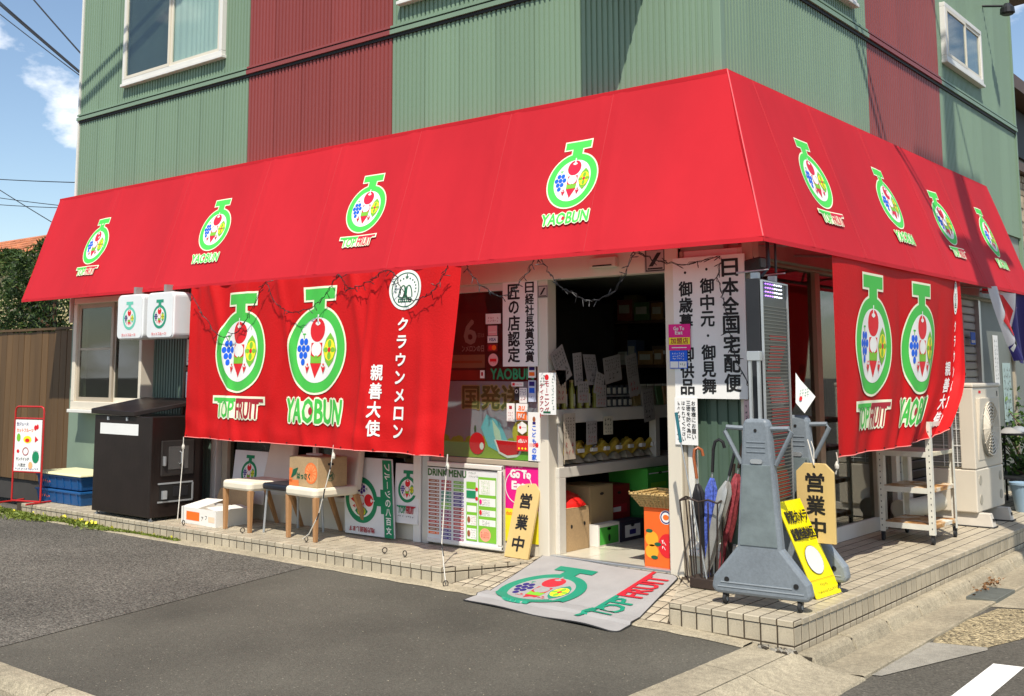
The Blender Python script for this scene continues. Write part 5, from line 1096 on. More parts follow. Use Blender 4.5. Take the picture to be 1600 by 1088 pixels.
# door mat lying on the ramp
M_mat = mat('grey_mat', (.355, .34, .325), .95, .10, 5, bump=.5, bscale=260); M_rub = mat('mat_rubber', (.02, .02, .02), .7)
dmat = thing('door_mat', 'grey door mat with fruit emblem on the entrance ramp', 'mat', (-1.7, .3, .1))
MC = [(-2.24, -.31), (-.97, -.37), (-1.17, .76), (-2.40, .83)]       # corners on plan, front left first
def mat_xy(x, y, h=0):
    zf = zg(x) + .007; zr = rz_(y) + .0065; z = zr if y > 0 else zf if y < -.09 else zf + (zr - zf) * (y + .09) / .09; z = max(z, zf, zg(x) + .022 if -.14 < y < 0 else 0)
    return Vector((x, y, z + h + .003 * math.sin(x * 7 + y * 5) + .012 * max(0, -.22 - y) * 4 * math.sin(x * 9)))
def mat_pt(u, v, h=0):
    r = .06                                                          # rounded corners
    for cu, cv in ((r, r), (1 - r, r), (1 - r, 1 - r), (r, 1 - r)):
        du, dv_ = u - cu, v - cv
        if (du < 0) == (cu < .5) and (dv_ < 0) == (cv < .5) and cu > .5:
            d = math.hypot(du, dv_); m_ = max(abs(du), abs(dv_))
            if d > 1e-6: u, v = cu + du * m_ / d, cv + dv_ * m_ / d
            break
    p = Vector(MC[0]).lerp(Vector(MC[1]), u).lerp(Vector(MC[3]).lerp(Vector(MC[2]), u), v); return mat_xy(p.x, p.y, h)
mb = MB(); vs = []; fs = []; nu, nv = 60, 72
for j in range(nv + 1):
    for i in range(nu + 1): vs.append(mat_pt(i / nu, j / nv, .004))
for j in range(nv):
    for i in range(nu): k = j * (nu + 1) + i; fs.append((k, k + 1, k + nu + 2, k + nu + 1))
mb.add(vs, fs, M_mat); mb.build('pile', dmat, smooth=True)
mb = MB(); rim = [(i / nu, 0) for i in range(nu + 1)] + [(1, j / nv) for j in range(1, nv + 1)] + [(1 - i / nu, 1) for i in range(1, nu + 1)] + [(0, 1 - j / nv) for j in range(1, nv)]
mb.tube([mat_pt(u, v, .0) for u, v in rim + rim[:1]], .0055, M_rub, 6); mb.build('rubber_edge', dmat)
MG = flat('mat_green', (25, 135, 105)); MR = flat('mat_red', (190, 35, 50))
P = Print(.0004); emblem(P, -1.93, .16, .64, outline=None, green=MG, grape=Nav, fill=M_mat, red=MR); P.mesh(lambda u, v, h: mat_xy(u, v, .004 + h), fine=.03, base=.005).build('emblem', dmat)
P = Print(.0004); wordmark(P, 0, 0, 0, .98, .20, outline=None, g=MG, r=MR); P.mesh(lambda u, v, h: mat_xy(-1.29 - v, .27 + u, .004 + h), fine=.03, base=.005).build('lettering', dmat)
# ------------------------------------------------------------------ inside the doorway
M_shelfw = mat('shelf_white', (.62, .58, .50), .5, .08, 4)
su = thing('display_shelf', 'white wooden display shelves running into the shop from the doorway', 'shelf', (-2.55, 1.9, .2))
SX = -2.30
for y in (.90, 2.9): mb = MB(); mb.box(SX - .09, SX, y, y + .09, .2, .78, M_shelfw); mb.build('leg', su, bevel=.004)
mb = MB(); mb.box(SX - .95, SX - .86, .90, .99, .2, .78, M_shelfw); mb.build('leg', su, bevel=.004)
mb = MB(); mb.box(SX - .95, SX, .90, 3.2, .78, .86, M_shelfw); mb.build('table_top', su, bevel=.004)
mb = MB(); mb.box(SX - .95, SX - .02, .92, 3.2, 1.20, 1.31, M_shelfw); mb.build('upper_shelf', su, bevel=.004)
for y in (.93, 2.42): mb = MB(); mb.box(SX - .10, SX - .03, y, y + .07, .86, 1.20, M_shelfw); mb.build('upright', su, bevel=.004)
mb = MB(); mb.box(SX - 1.0, SX - .96, .9, 3.2, .2, 2.3, M_dark); mb.build('back_board', su)
sr = random.Random(11)
# bags of bananas on the table
M_ban_y = mat('banana_yellow', (.62, .42, .05), .5, .30, 14); M_bag = mat('clear_bag', (.42, .36, .26), .25, .3, 20, spec=.8)
for k in range(15):
    y = 1.10 + (k // 2) * .19 + .06 * (k % 2); x = SX - .14 - .17 * (k % 2); t = thing('banana_bag', ['first', 'second', 'third', 'fourth', 'fifth', 'sixth', 'seventh', 'eighth'][k // 2] + ' bagged bunch of bananas from the doorway in the ' + ('front' if k % 2 == 0 else 'back') + ' row', 'bananas', (x, y, .865), group='bagged bananas on the shelf')
    for q in range(4):
        mb = MB(); a = sr.uniform(-.5, .5) + q * .25; pts = [Vector((x + .10 * math.cos(a + s) - .05, y + .11 * math.sin(s * 1.2) + (q - 1.5) * .022, .89 + .018 * q + .07 * math.cos(s * 1.3))) for s in frange(-.9, .9, 7)]
        mb.tube(pts, .022, M_ban_y, 7); mb.build('banana', t, smooth=True)
    mb = MB(); mb.box(x + .03, x + .09, y - .03, y + .035, .955, .985, M_paper); mb.hexa([(x - .05, y - .06, .875), (x + .08, y - .06, .875), (x + .08, y + .05, .875), (x - .05, y + .05, .875)], [(x - .01, y - .02, .94), (x + .03, y - .02, .94), (x + .03, y + .02, .94), (x - .01, y + .02, .94)], M_bag); mb.build('label_wrap', t)
# papers and price cards hanging from the shelves
M_dimp = mat('shaded_handwritten_paper', (.33, .30, .27), .8)  # paper colour darkened to put the dim interior's shade into it
def hung(label, y0, y1, z0, z1, x=SX + .01, tilt=0, m=M_dimp, seed=1, lean=0):
    t = thing('price_card', label, 'card', (x, (y0 + y1) / 2, z0), group='handwritten cards on the display shelves'); mb = MB(); c = (y0 + y1) / 2; cz = (z0 + z1) / 2
    def rot(y, z): dy, dz = y - c, z - cz; return (c + dy * math.cos(tilt) - dz * math.sin(tilt), cz + dy * math.sin(tilt) + dz * math.cos(tilt))
    q = [rot(y0, z0), rot(y1, z0), rot(y1, z1), rot(y0, z1)]; V = [Vector((x + lean * (0 if i < 2 else -.12), a, b)) for i, (a, b) in enumerate(q)]; mb.slab(V, .002, m); mb.build('sheet', t)
    P = Print(.0005); w, h = y1 - y0, z1 - z0; P.scribble(w * .08, w * .92, h * .45, h * .93, max(2, int(w / .035)), max(2, int(h / .05)), M_black, seed); P.scribble(w * .12, w * .88, h * .08, h * .40, 3, 2, Crim if seed % 2 else M_black, seed + 5); P.mesh(plane_fn(V[0], V[1] - V[0], V[3] - V[0])).build('writing', t)
hung('tilted blank paper high at the left of the doorway', .84, 1.02, 1.52, 1.80, tilt=.5, seed=2); hung('brown handwritten card above the bottles nearest the door', .80, .99, 1.36, 1.62, m=mat('brown_paper', (.45, .36, .26), .8), seed=3)
hung('curled paper strip left of the middle cards', 1.10, 1.22, 1.50, 1.76, tilt=.10, seed=4); hung('tall handwritten paper in the middle of the hanging row', 1.30, 1.48, 1.50, 1.75, seed=6, lean=.4); hung('crumpled paper in front of the middle row', 1.34, 1.47, 1.42, 1.60, x=SX + .05, tilt=-.28, seed=7)
hung('wide handwritten paper at the centre of the doorway', 1.54, 1.80, 1.52, 1.74, tilt=.16, seed=8); hung('long paper strip hanging at the right of the row', 1.90, 2.08, 1.40, 1.76, tilt=.20, seed=9); hung('lower paper strip below the long one', 2.10, 2.28, 1.18, 1.46, x=SX + .04, tilt=.12, seed=10)
hung('price card with red figures in front of the green bottles', 1.12, 1.27, 1.36, 1.53, x=SX + .035, seed=11); hung('price card with red figures beside the black jars', 1.38, 1.53, 1.32, 1.50, x=SX + .035, seed=13); hung('price card hanging below the upper shelf edge', 1.27, 1.42, 1.02, 1.21, seed=15); hung('small square note below the upper shelf edge', 1.52, 1.66, 1.09, 1.24, m=mat('cream_paper', (.6, .55, .40), .8), seed=16)
hung('printed leaflet hanging at the left end of the shelves', .94, 1.10, .92, 1.28, x=SX + .02, m=mat('tan_leaflet', (.50, .42, .32), .8), seed=17)
# bottles and jars on the upper shelf
ORD = ['first', 'second', 'third', 'fourth', 'fifth', 'sixth', 'seventh', 'eighth', 'ninth', 'tenth', 'eleventh']
M_bot = mat('green_bottle', (.42, .40, .08), .15, .15, 5); M_lab = mat('bottle_label', (.65, .62, .5), .6)
for k in range(11):
    y = .98 + k * .055; x = SX - .08 - .05 * (k % 2); t = thing('bottle', ORD[k] + ' slim green bottle from the door on the upper shelf', 'bottle', (x, y, 1.311), group='green bottles on the upper shelf')
    mb = MB(); mb.lathe((x, y, 1.311), [(.022, 0), (.022, .15), (.012, .18), (.010, .21)], M_bot, 12); mb.build('glass', t, smooth=True); mb = MB(); mb.lathe((x, y, 1.521), [(.0115, 0), (.0115, .02)], M_ply, 10); mb.build('cap', t); mb = MB(); mb.box(x + .0215, x + .024, y - .009, y + .009, 1.33, 1.43, M_lab); mb.build('label', t)
for k in range(12):
    y = 1.62 + (k % 6) * .085; z = 1.311 + (k // 6) * .10; x = SX - .09; t = thing('jar', ORD[k % 6] + ' dark jar from the bottles in the ' + ('lower' if k < 6 else 'upper') + ' tier', 'jar', (x, y, z), group='jars on the upper shelf')
    mb = MB(); mb.lathe((x, y, z), [(.034, 0), (.035, .075), (.03, .085)], M_blackplastic, 14); mb.build('glass', t, smooth=True); mb = MB(); mb.box(x + .033, x + .037, y - .02, y + .02, z + .012, z + .062, M_lab); mb.build('label', t)
mb = MB(); mb.box(SX - .14, SX - .03, 1.57, 2.13, 1.398, 1.408, M_alu); o = mb.build('jar_tray', None); ground_origin(o); props(o, 'thin tray between the two tiers of jars', 'tray')
# boxes under the table
def sbox(label, x, y, w, d, z0, h, m, prn=None, rz=0, hole=True):
    t, hx, hy, hh = carton('produce_box', label, x - w / 2, x + w / 2, y - d / 2, y + d / 2, z0, z0 + h, m, rz, 'box', True, 'produce boxes under the display shelf')
    if hole: P = Print(); P.ell(0, hh * .78, .03, .012, M_black, 14); P.mesh(lambda u, v, q: Vector((hx + q, u, v))).build('hand_hole', t, local=True)
    if prn:
        P = Print(); prn(P, hy, hh); P.mesh(lambda u, v, q: Vector((hx + q, u, v))).build('print', t, local=True)
    return t
M_gbox = flat('green_box', (70, 165, 60)); M_gdark = flat('dark_green_box', (35, 100, 45)); M_nbox = flat('navy_box', (45, 42, 58)); M_rbox = flat('red_box', (130, 25, 30)); M_yb = flat('yellow_box', (190, 160, 60))
sbox('tan cardboard box under the near end of the shelf with a red bag on it', -2.50, 1.17, .36, .34, .2, .33, M_card, lambda P, hy, hh: (P.ell(-.08, .19, .014, .016, M_black, 12), P.ell(.10, .20, .014, .016, M_black, 12)), hole=False)
sbox('bright green and white box on the floor beside the tan box', -2.42, 1.55, .30, .32, .2, .17, M_wcart, lambda P, hy, hh: (P.rect(-.14, .14, .012, .15, M_gbox), P.up(), P.ell(0, .06, .018, .03, M_black, 10)))
sbox('navy and white box on the floor in the middle of the row', -2.42, 1.91, .30, .36, .2, .16, M_nbox, lambda P, hy, hh: (P.rect(-.12, .12, .03, .13, Wh), P.up(), P.rect(-.05, .05, .05, .09, Nav)))
sbox('plain tan box stacked above the green and white box', -2.52, 1.57, .34, .34, .372, .30, mat('tan_card', (.36, .26, .13), .8, .08, 6))
sbox('red box stacked behind the plain tan box', -2.56, 1.93, .30, .34, .363, .28, M_rbox, lambda P, hy, hh: (P.rect(-.12, .12, .05, .12, Crim), P.up(), P.rect(-.10, .02, .06, .10, Wh)))
for z, m, lb in ((.2, M_gdark, 'bottom'), (.37, M_gdark, 'middle'), (.58, M_gbox, 'top')):
    sbox(lb + ' green produce box in the tall stack under the shelf', -2.46, 2.36, .40, .42, z, .165 if z < .5 else .19, m, lambda P, hy, hh: (P.rect(-.19, .19, .145, .155, Wh), P.rect(-.16, .1, .03, .07, LGr)))
sbox('yellow box at the far end under the shelf', -2.46, 2.85, .36, .40, .2, .5, M_yb)
t = thing('red_bag', 'red plastic bag slumped on the tan box', 'bag', (-2.48, 1.17, .535)); mb = MB(); vs = []; fs = []; M_rbag = mat('red_bag', (.62, .015, .012), .35, .1, 8)
for j in range(6):
    for i in range(16):
        a = 2 * math.pi * i / 16; r = .17 * (1 - (j / 5.5) ** 2) * (1 + .12 * math.sin(5 * a + j)); vs.append((-2.48 + r * math.cos(a), 1.20 + r * 1.1 * math.sin(a), .535 + .022 * j + .012 * math.sin(3 * a)))
for j in range(5):
    for i in range(16): fs.append((j * 16 + i, j * 16 + (i + 1) % 16, (j + 1) * 16 + (i + 1) % 16, (j + 1) * 16 + i))
fs.append(list(range(80, 96))); mb.add(vs, fs, M_rbag); mb.build('bag', t, smooth=True)
# orange carton with a basket at the right door post
t, hx, hy, h = carton('orange_carton', 'tall orange fruit carton just inside the right door post', -1.54, -1.27, .90, 1.16, .2, .62, flat('orange_box', (240, 100, 30)), 0)
P = Print(); P.ell(.05, .36, .05, .05, Wh, 24); P.up(); P.ell(.05, .36, .025, .02, Ora, 14); P.ring(.05, .36, .045, .036, Nav); P.ell(-.07, .20, .055, .055, flat('mandarin', (250, 165, 40)), 20); P.ell(-.07, .11, .055, .05, flat('mandarin', (250, 165, 40)), 20); P.ell(.06, .16, .075, .085, Re, 24); P.up(); P.ell(-.09, .255, .03, .014, DG, 10); P.ell(-.02, .165, .03, .014, DG, 10); P.ell(-.05, .07, .03, .014, DG, 10); P.scribble(.0, .12, .12, .20, 2, 2, Wh, 3); P.mesh(lambda u, v, q: Vector((u, -hy - q, v))).build('print', t, local=True)
M_wick = mat('wicker', (.50, .34, .13), .7, .35, 40, bump=.8, bscale=120)
t = thing('wicker_basket', 'flat wicker basket standing on the orange carton', 'basket', (-1.43, 1.03, .622))
for k in range(6):
    mb = MB(); z = .632 + k * .017; g = .012 * k
    mb.tube([(-1.56 - g, .90 - g, z), (-1.28 + g, .90 - g, z + .004), (-1.28 + g, 1.18 + g, z), (-1.56 - g, 1.18 + g, z + .004), (-1.56 - g, .90 - g, z)], .010, M_wick, 6); mb.build('woven_row', t)
for i in range(12):
    u = i / 11; mb = MB(); mb.tube([(-1.56 + .28 * u, .895, .626), (-1.62 + .40 * u, .828, .735)], .006, M_wick, 5); mb.build('stake', t)
mb = MB(); mb.box(-1.56, -1.28, .90, 1.18, .624, .634, M_wick); mb.build('bottom', t)
# dim things on the back shelves
for k, (x, z, w, h, c) in enumerate(((-3.25, 2.2, .16, .2, (.20, .15, .05)), (-2.95, 2.15, .2, .18, (.10, .04, .03)), (-2.9, 1.75, .2, .12, (.16, .10, .06)), (-2.5, 1.7, .14, .16, (.10, .06, .05)), (-1.6, 1.8, .3, .3, (.22, .30, .14)))):
    t = thing('back_shelf_box', ['yellow square box high in the dim shop', 'reddish box high in the dim shop', 'brown bowl-shaped box on the dim back shelf', 'small pink box on the dim back shelf', 'pale green box at the right of the dim shop'][k], 'box', (x, 3.6, z)); mb = MB(); mb.box(x - w / 2, x + w / 2, 3.5, 3.7, z, z + h, mat('dim%d' % k, c, .7)); mb.build('body', t, bevel=.006); mb = MB(); mb.box(x - w * .4, x + w * .4, 3.492, 3.5, z + h * .3, z + h * .6, M_paper if k == 2 else MATS['dim%d' % k]); mb.build('label_patch', t)
gr_ = random.Random(31); PAL = [(.42, .30, .12), (.35, .08, .05), (.12, .22, .08), (.45, .42, .34), (.10, .14, .25), (.40, .22, .08), (.28, .24, .18)]
for row, (zb, nm) in enumerate(((1.681, 'lower'), (2.131, 'upper'))):
    xx = -3.40
    for k in range(11):
        w_ = gr_.uniform(.10, .20); h_ = gr_.uniform(.12, .26); c_ = PAL[gr_.randrange(7)]
        if -2.42 < xx + w_ and xx < -2.28: xx = -2.27
        if xx + w_ > -1.25: break
        t = thing('packet', ORD[k] + ' packet from the left on the ' + nm + ' board of the dim back shelf', 'packet', (xx + w_ / 2, 3.6, zb), group='packets on the back shelf'); mb = MB(); mb.box(xx, xx + w_, 3.48, 3.66, zb, zb + h_, mat('packet%d' % PAL.index(c_), c_, .5, .15, 8)); mb.build('body', t, bevel=.008)
        mb = MB(); mb.box(xx + w_ * .15, xx + w_ * .85, 3.475, 3.48, zb + h_ * .35, zb + h_ * .75, M_lab); mb.build('label_patch', t); xx += w_ + gr_.uniform(.01, .05)
for k in range(7):
    y = 2.20 + k * .13; x = SX - .10; t = thing('snack_bag', ORD[k] + ' crinkled snack bag past the jars on the upper shelf', 'bag', (x, y, 1.311), group='snack bags on the upper shelf'); c_ = PAL[(k * 3) % 7]; m_ = mat('bagm%d' % ((k * 3) % 7), c_, .3, .2, 12)
    mb = MB(); mb.hexa([(x - .03, y - .05, 1.312), (x + .03, y - .05, 1.312), (x + .03, y + .05, 1.312), (x - .03, y + .05, 1.312)], [(x - .006, y - .055, 1.312 + .17), (x + .006, y - .055, 1.312 + .17), (x + .006, y + .055, 1.312 + .17), (x - .006, y + .055, 1.312 + .17)], m_); mb.build('pouch', t, bevel=.008); mb = MB(); mb.box(x - .004, x + .004, y - .055, y + .055, 1.482, 1.50, M_lab); mb.build('seal', t)
bs = thing('back_shelf', 'dark shelving across the back of the shop', 'shelf', (-2.3, 3.7, .2)); 
for z in (1.68, 2.13): mb = MB(); mb.box(-3.5, -1.2, 3.45, 3.8, z - .03, z, M_dwood); mb.build('shelf_board', bs)
for x in (-3.5, -2.35, -1.2): mb = MB(); mb.box(x - .03, x + .03, 3.45, 3.8, .2, 2.4, M_dwood); mb.build('upright', bs)

# ------------------------------------------------------------------ lit display panel on its grey wheeled stand
ds = thing('display_stand', 'tall LED display panel on a grey wheeled stand at the corner', 'display', (-.30, .22, PZ), R(5.3)); WL[ds.name] = Vector((0, 0, 0))
D = lambda mb, n, p=ds, **k: mb.build(n, p, local=True, **k)
def foot(y0, thick=.085):
    o = [(-.315, .10), (-.30, .17), (-.142, .36), (-.085, 1.10), (-.07, 1.14), (.07, 1.14), (.085, 1.10), (.142, .36), (.30, .17), (.315, .10), (.29, .065), (-.29, .065)]
    mb = MB(); mb.prism(o, lambda u, v, d: (u, d, v), y0, y0 + thick, M_grey); f = D(mb, 'foot_shell', bevel=.02)
    mb = MB(); mb.prism([(-.118, .37), (.118, .37), (.088, .86), (-.088, .86)], lambda u, v, d: (u, d, v), y0 - .005, y0 + .0, M_grey_in); D(mb, 'panel', f, bevel=.004)
    for z in (.935, .965, .995): mb = MB(); mb.box(-.06, .06, y0 - .004, y0, z, z + .008, M_grey); D(mb, 'groove', f, bevel=.002)
    for a in ((-.25, .20, .135), (-.27, .27, .108)): mb = MB(); mb.box(a[0], a[1], y0 - .004, y0, a[2], a[2] + .006, mat('grey_highlight', (.30, .33, .35), .4)); D(mb, 'groove', f)
    for x, z in ((-.21, .155), (.225, .155), (0, 1.07)): mb = MB(); mb.lathe((x, y0 - .003, z), [(.016 if z < 1 else .010, -.001), (.016 if z < 1 else .010, .002)], M_black, 14, 'y'); D(mb, 'bolt_hole', f)
    mb = MB(); mb.prism(rounded(-.035, .04, .868, .895, .012), lambda u, v, d: (u, d, v), y0 - .010, y0 - .002, M_alu); D(mb, 'badge', f)
    for s in (-1, 1):
        mb = MB(); mb.tube([(s * .08, y0 + .04, 1.08), (s * .20, y0 + .04, 1.085), (s * .215, y0 + .04, 1.06), (s * .11, y0 + .04, .86)], .015, M_grey, 8); D(mb, 'handle', f, smooth=True)
    for x in (-.235, .235):
        c = D(MB().box(x - .015, x + .015, y0 + .025, y0 + .06, .045, .07, M_blackplastic), 'caster', f)
    return f
def wheel(c, parent, r=.032, m=None):
    mb = MB(); mb.lathe(c, [(r * .8, -.012), (r, -.008), (r, .008), (r * .8, .012)], M_rub, 16, 'x'); mb.build('wheel', parent, local=True, smooth=True)
    mb = MB(); mb.lathe(c, [(r * .45, -.014), (r * .45, .014)], M_grey, 10, 'x'); mb.build('wheel_hub', parent, local=True)
f1 = foot(-.03); f2 = foot(.72)
for y0, f in ((-.03, f1), (.72, f2)):
    for x in (-.235, .235): wheel((x, y0 + .035, .032), f)
for s in (-.0,):
    mb = MB(); mb.box(-.045, .045, .15, .66, .45, 2.03, M_blackplastic); pn = D(mb, 'panel_case', bevel=.004); pn.location = (-.06, 0, 0)
    mb = MB(); mb.box(.0455, .052, .165, .645, .47, 2.02, mat('screen_face', (.022, .024, .022), .3, .1, 4)); D(mb, 'screen', pn)
    M_slat = mat('screen_slat', (.12, .12, .10), .4, .1, 9)
    for i in range(61):
        z = .50 + i * .0225; mb = MB(); mb.box(.052, .058, .185, .635, z, z + .0065, M_slat); D(mb, 'slat', pn)
    fr = MB()
    for a in ((.16, .17, .47, 2.02), (.64, .65, .47, 2.02)): fr.box(.05, .064, a[0], a[1], a[2], a[3], M_alu)
    fr.box(.05, .064, .17, .64, 2.01, 2.02, M_alu); D(fr, 'frame', pn)
def emis(name, col, st):
    m = bpy.data.materials.new(name); m.use_nodes = True; p = m.node_tree.nodes['Principled BSDF']; p.inputs['Base Color'].default_value = (*col, 1); p.inputs['Emission Color'].default_value = (*col, 1); p.inputs['Emission Strength'].default_value = st; MATS[name] = m; return m
E1, E2, E3 = emis('led_violet', (.45, .2, 1), 2.2), emis('led_white', (.8, .85, 1), 2.6), emis('banner_reflection_red', (.35, .03, .02), .12)
for i in range(8):
    for j in range(4):
        mb = MB(); mb.lathe((.056, .245 + i * .042, 2.0 - j * .026), [(.0052, -.004), (.0042, .004)], E1 if i < 4 else E2, 6, 'x'); D(mb, 'lamp', pn)
for i in range(5, 52):
    if i % 9 == 4: continue
    z = .512 + i * .0225; a = .20 + .10 * abs(math.sin(i * .16)); b = min(.62, a + .22 + .12 * abs(math.cos(i * .11))); mb = MB(); mb.box(.0525, .056, a, b, z, z + .006, E3); D(mb, 'reflection_row', pn)  # faintly glowing red strips imitate the banner's reflection in the slats
for y in (.08, .115):
    mb = MB(); mb.box(-.052 + (y - .08) * 1.6, -.036 + (y - .08) * 1.6, .02, .045, 1.12, 1.53, M_alu); D(mb, 'pole')
mb = MB(); mb.box(-.058, .026, .012, .06, 1.50, 1.56, M_alu); D(mb, 'pole_clamp', bevel=.003)
for y in (.20, .52): mb = MB(); mb.tube([(-.12, y, 2.075), (.10, y - .02, 2.085)], .008, M_alu, 6, r1=.004); mb.box(-.02, .03, y - .02, y + .02, 2.03, 2.07, M_steel); D(mb, 'top_bracket', pn)
mb = MB(); mb.tube([(0, .30, 2.05), (.03, .38, 2.12), (.02, .40, 2.30)], .016, M_blackplastic, 8, r1=.012); mb.tube([(.02, .55, 2.06), (.02, .55, 2.30)], .008, M_blackplastic, 6); D(mb, 'cable', pn)
t = thing('paper_slip', 'torn white paper slip taped to the side of the display panel', 'notice', (-.33, .92, 1.33)); mb = MB(); mb.add([(-.335, .90, 1.60), (-.335, .885, 1.40), (-.29, .92, 1.33), (-.235, .98, 1.44), (-.31, .92, 1.55)], [(0, 1, 2, 3, 4)], M_paper); mb.build('paper', t); P = Print(); P.scribble(.02, .09, .04, .10, 4, 3, G_logo2, 5); P.ell(.03, .04, .012, .015, Re, 10); P.mesh(plane_fn((-.33, .885, 1.38), (.13, .12, .05), (.0, .02, 1)), base=.004).build('writing', t)
# leaning yellow camera notice
q0, q1, q2, q3 = Vector((-.14, .665, .178)), Vector((-.115, 1.0, .178)), Vector((-.262, .735, .79)), Vector((-.272, .40, .79)); ya = thing('yellow_notice', 'yellow warning board leaning against the grey display stand', 'sign', (-.13, .83, PZ)); M_yel = flat('notice_yellow', (255, 235, 0), .4)
mb = MB(); mb.slab([q0, q1, q2, q3], .006, M_yel); mb.build('board', ya); ux = (q1 - q0); vx = (q3 - q0); w, h = ux.length, vx.length; fn = lambda u, v, d: q0 + ux * (u / w) + vx * (v / h) + ux.cross(vx).normalized() * d
P = Print(); P.text('防犯カメラ', w * .52, h * .84, w * .78, h * .12, M_black, .004); P.text('設置推進地区', w * .5, h * .66, w * .84, h * .12, M_black, .004); P.ell(w * .5, h * .38, w * .30, h * .15, M_black, 36); P.up(); P.ell(w * .5, h * .38, w * .29, h * .146, Wh, 36); P.rect(w * .02, w * .98, h * .182, h * .186, Ora); P.scribble(w * .32, w * .68, h * .105, h * .15, 6, 1, M_black, 3); P.scribble(w * .12, w * .92, h * .03, h * .085, 12, 1, M_black, 4); P.mesh(fn).build('print', ya)
# umbrella stand
us = thing('umbrella_stand', 'dark wire umbrella stand beside the doorway', 'umbrella stand', (-.86, .60, PZ)); M_iron = mat('brown_iron', (.055, .038, .03), .5, .2, 20, metal=.4)
bx0, bx1, by0, by1 = -1.0, -.72, .48, .72
mb = MB(); mb.prism(rounded(bx0 + .03, bx1 - .03, by0 + .02, by1 - .02, .05), lambda u, v, d: (u, v, d), PZ + .004, PZ + .07, M_iron); mb.build('tray', us, bevel=.006)
per = [(lerp(bx0, bx1, i / 4), by0) for i in range(5)] + [(bx1, lerp(by0, by1, i / 3)) for i in range(1, 4)] + [(lerp(bx1, bx0, i / 4), by1) for i in range(1, 5)] + [(bx0, lerp(by1, by0, i / 3)) for i in range(1, 3)]
for x, y in per: cx, cy = -.86, .60; mb = MB(); mb.tube([(cx + (x - cx) * .75, cy + (y - cy) * .75, PZ + .03), (x, y, PZ + .57)], .005, M_iron, 6); mb.build('wire', us)
mb = MB(); mb.tube([Vector((x, y, PZ + .57 + .018 * (i % 2))) for i, (x, y) in enumerate(per + per[:1])], .007, M_iron, 6); mb.build('rim', us)
def umbrella(label, base, top, r, m, hm, hook=1, hd=(.05, .02)):
    b, tpt = Vector(base), Vector(top); d = (tpt - b).normalized(); L_ = (tpt - b).length; t = thing('umbrella', label, 'umbrella', base, group='umbrellas in the wire stand')
    mb = MB(); vs = []; fs = []; a = d.cross(Vector((0, 1, 0))).normalized(); c = d.cross(a); n = 14
    for j, (k, rr_) in enumerate(((.02, .25), (.15, .55), (.45, .95), (.68, 1.0), (.74, .55), (.76, .3))):
        for i in range(n): q = 2 * math.pi * i / n; r2 = r * rr_ * (1 + .30 * math.cos(q * 5 + j * .7)); vs.append(b + d * (L_ * k) + (a * math.cos(q) + c * math.sin(q)) * r2)
    for j in range(5):
        for i in range(n): fs.append((j * n + i, j * n + (i + 1) % n, (j + 1) * n + (i + 1) % n, (j + 1) * n + i))
    mb.add(vs, fs, m); mb.build('folded_canopy', t, smooth=True)
    mb = MB(); mb.tube([b + d * (L_ * .0), b + d * (L_ * .9)], .005, M_steel, 6); mb.build('shaft', t)
    h0 = b + d * (L_ * .80); hx_, hy_ = hd; pts = [h0, tpt - d * .03]
    if hook: pts += [tpt + Vector((hx_ * .15, hy_ * .15, .02)), tpt + Vector((hx_ * .5, hy_ * .5, .035)), tpt + Vector((hx_ * .85, hy_ * .85, .02)), tpt + Vector((hx_, hy_, -.02))]
    mb = MB(); mb.tube(pts, .011, hm, 8); mb.build('handle', t, smooth=True)
M_wh = mat('handle_wood', (.35, .10, .035), .35); M_um1 = mat('black_umbrella', (.015, .014, .015), .5); M_um2 = mat('blue_pattern_umbrella', (.07, .11, .42), .5, .8, 60); M_um3 = mat('silver_umbrella', (.42, .41, .38), .3, .15, 20, metal=.4); M_um4 = mat('red_pattern_umbrella', (.30, .05, .06), .5, .6, 40)
umbrella('black umbrella with red-brown wooden crook handle', (-.84, .60, PZ + .03), (-.93, .55, 1.06), .038, M_um1, M_wh, hd=(.06, .03)); umbrella('blue patterned umbrella with black crook handle', (-.86, .58, PZ + .03), (-.78, .56, 1.12), .036, M_um2, M_blackplastic, hd=(.07, .02))
umbrella('silver folded umbrella leaning right in the stand', (-.88, .56, PZ + .03), (-.63, .58, 1.10), .042, M_um3, M_blackplastic, 0); umbrella('red patterned umbrella behind the grey stand', (-.82, .66, PZ + .03), (-.60, .64, 1.16), .038, M_um4, M_iron, 0); umbrella('black umbrella at the back of the stand', (-.78, .66, PZ + .03), (-.70, .70, 1.02), .038, M_um1, M_iron, 0)
t = thing('green_pole', 'thin grey rod with teal grip leaning from the stand', 'rod', (-.84, .48, PZ)); mb = MB(); mb.tube([(-.83, .52, PZ + .05), (-1.0, .50, 1.16)], .005, M_steel, 6); mb.build('rod', t); mb = MB(); mb.tube([(-.995, .50, 1.13), (-1.025, .498, 1.33)], .011, mat('teal_grip', (.02, .14, .17), .5), 8); mb.build('grip', t)
# security camera / speaker at the corner under the awning
t = thing('loudspeaker', 'small black speaker hung under the awning corner', 'speaker', (-.55, .82, 2.2)); mb = MB(); mb.hexa([(-.62, .76, 2.28), (-.46, .68, 2.30), (-.46, .80, 2.30), (-.62, .88, 2.28)], [(-.62, .76, 2.37), (-.46, .67, 2.38), (-.46, .80, 2.38), (-.62, .88, 2.37)], M_blackplastic); mb.build('case', t, bevel=.01); mb = MB(); mb.tube([(-.58, .82, 2.36), (-.62, .84, 2.5)], .012, M_blackplastic, 6); mb.build('bracket', t)

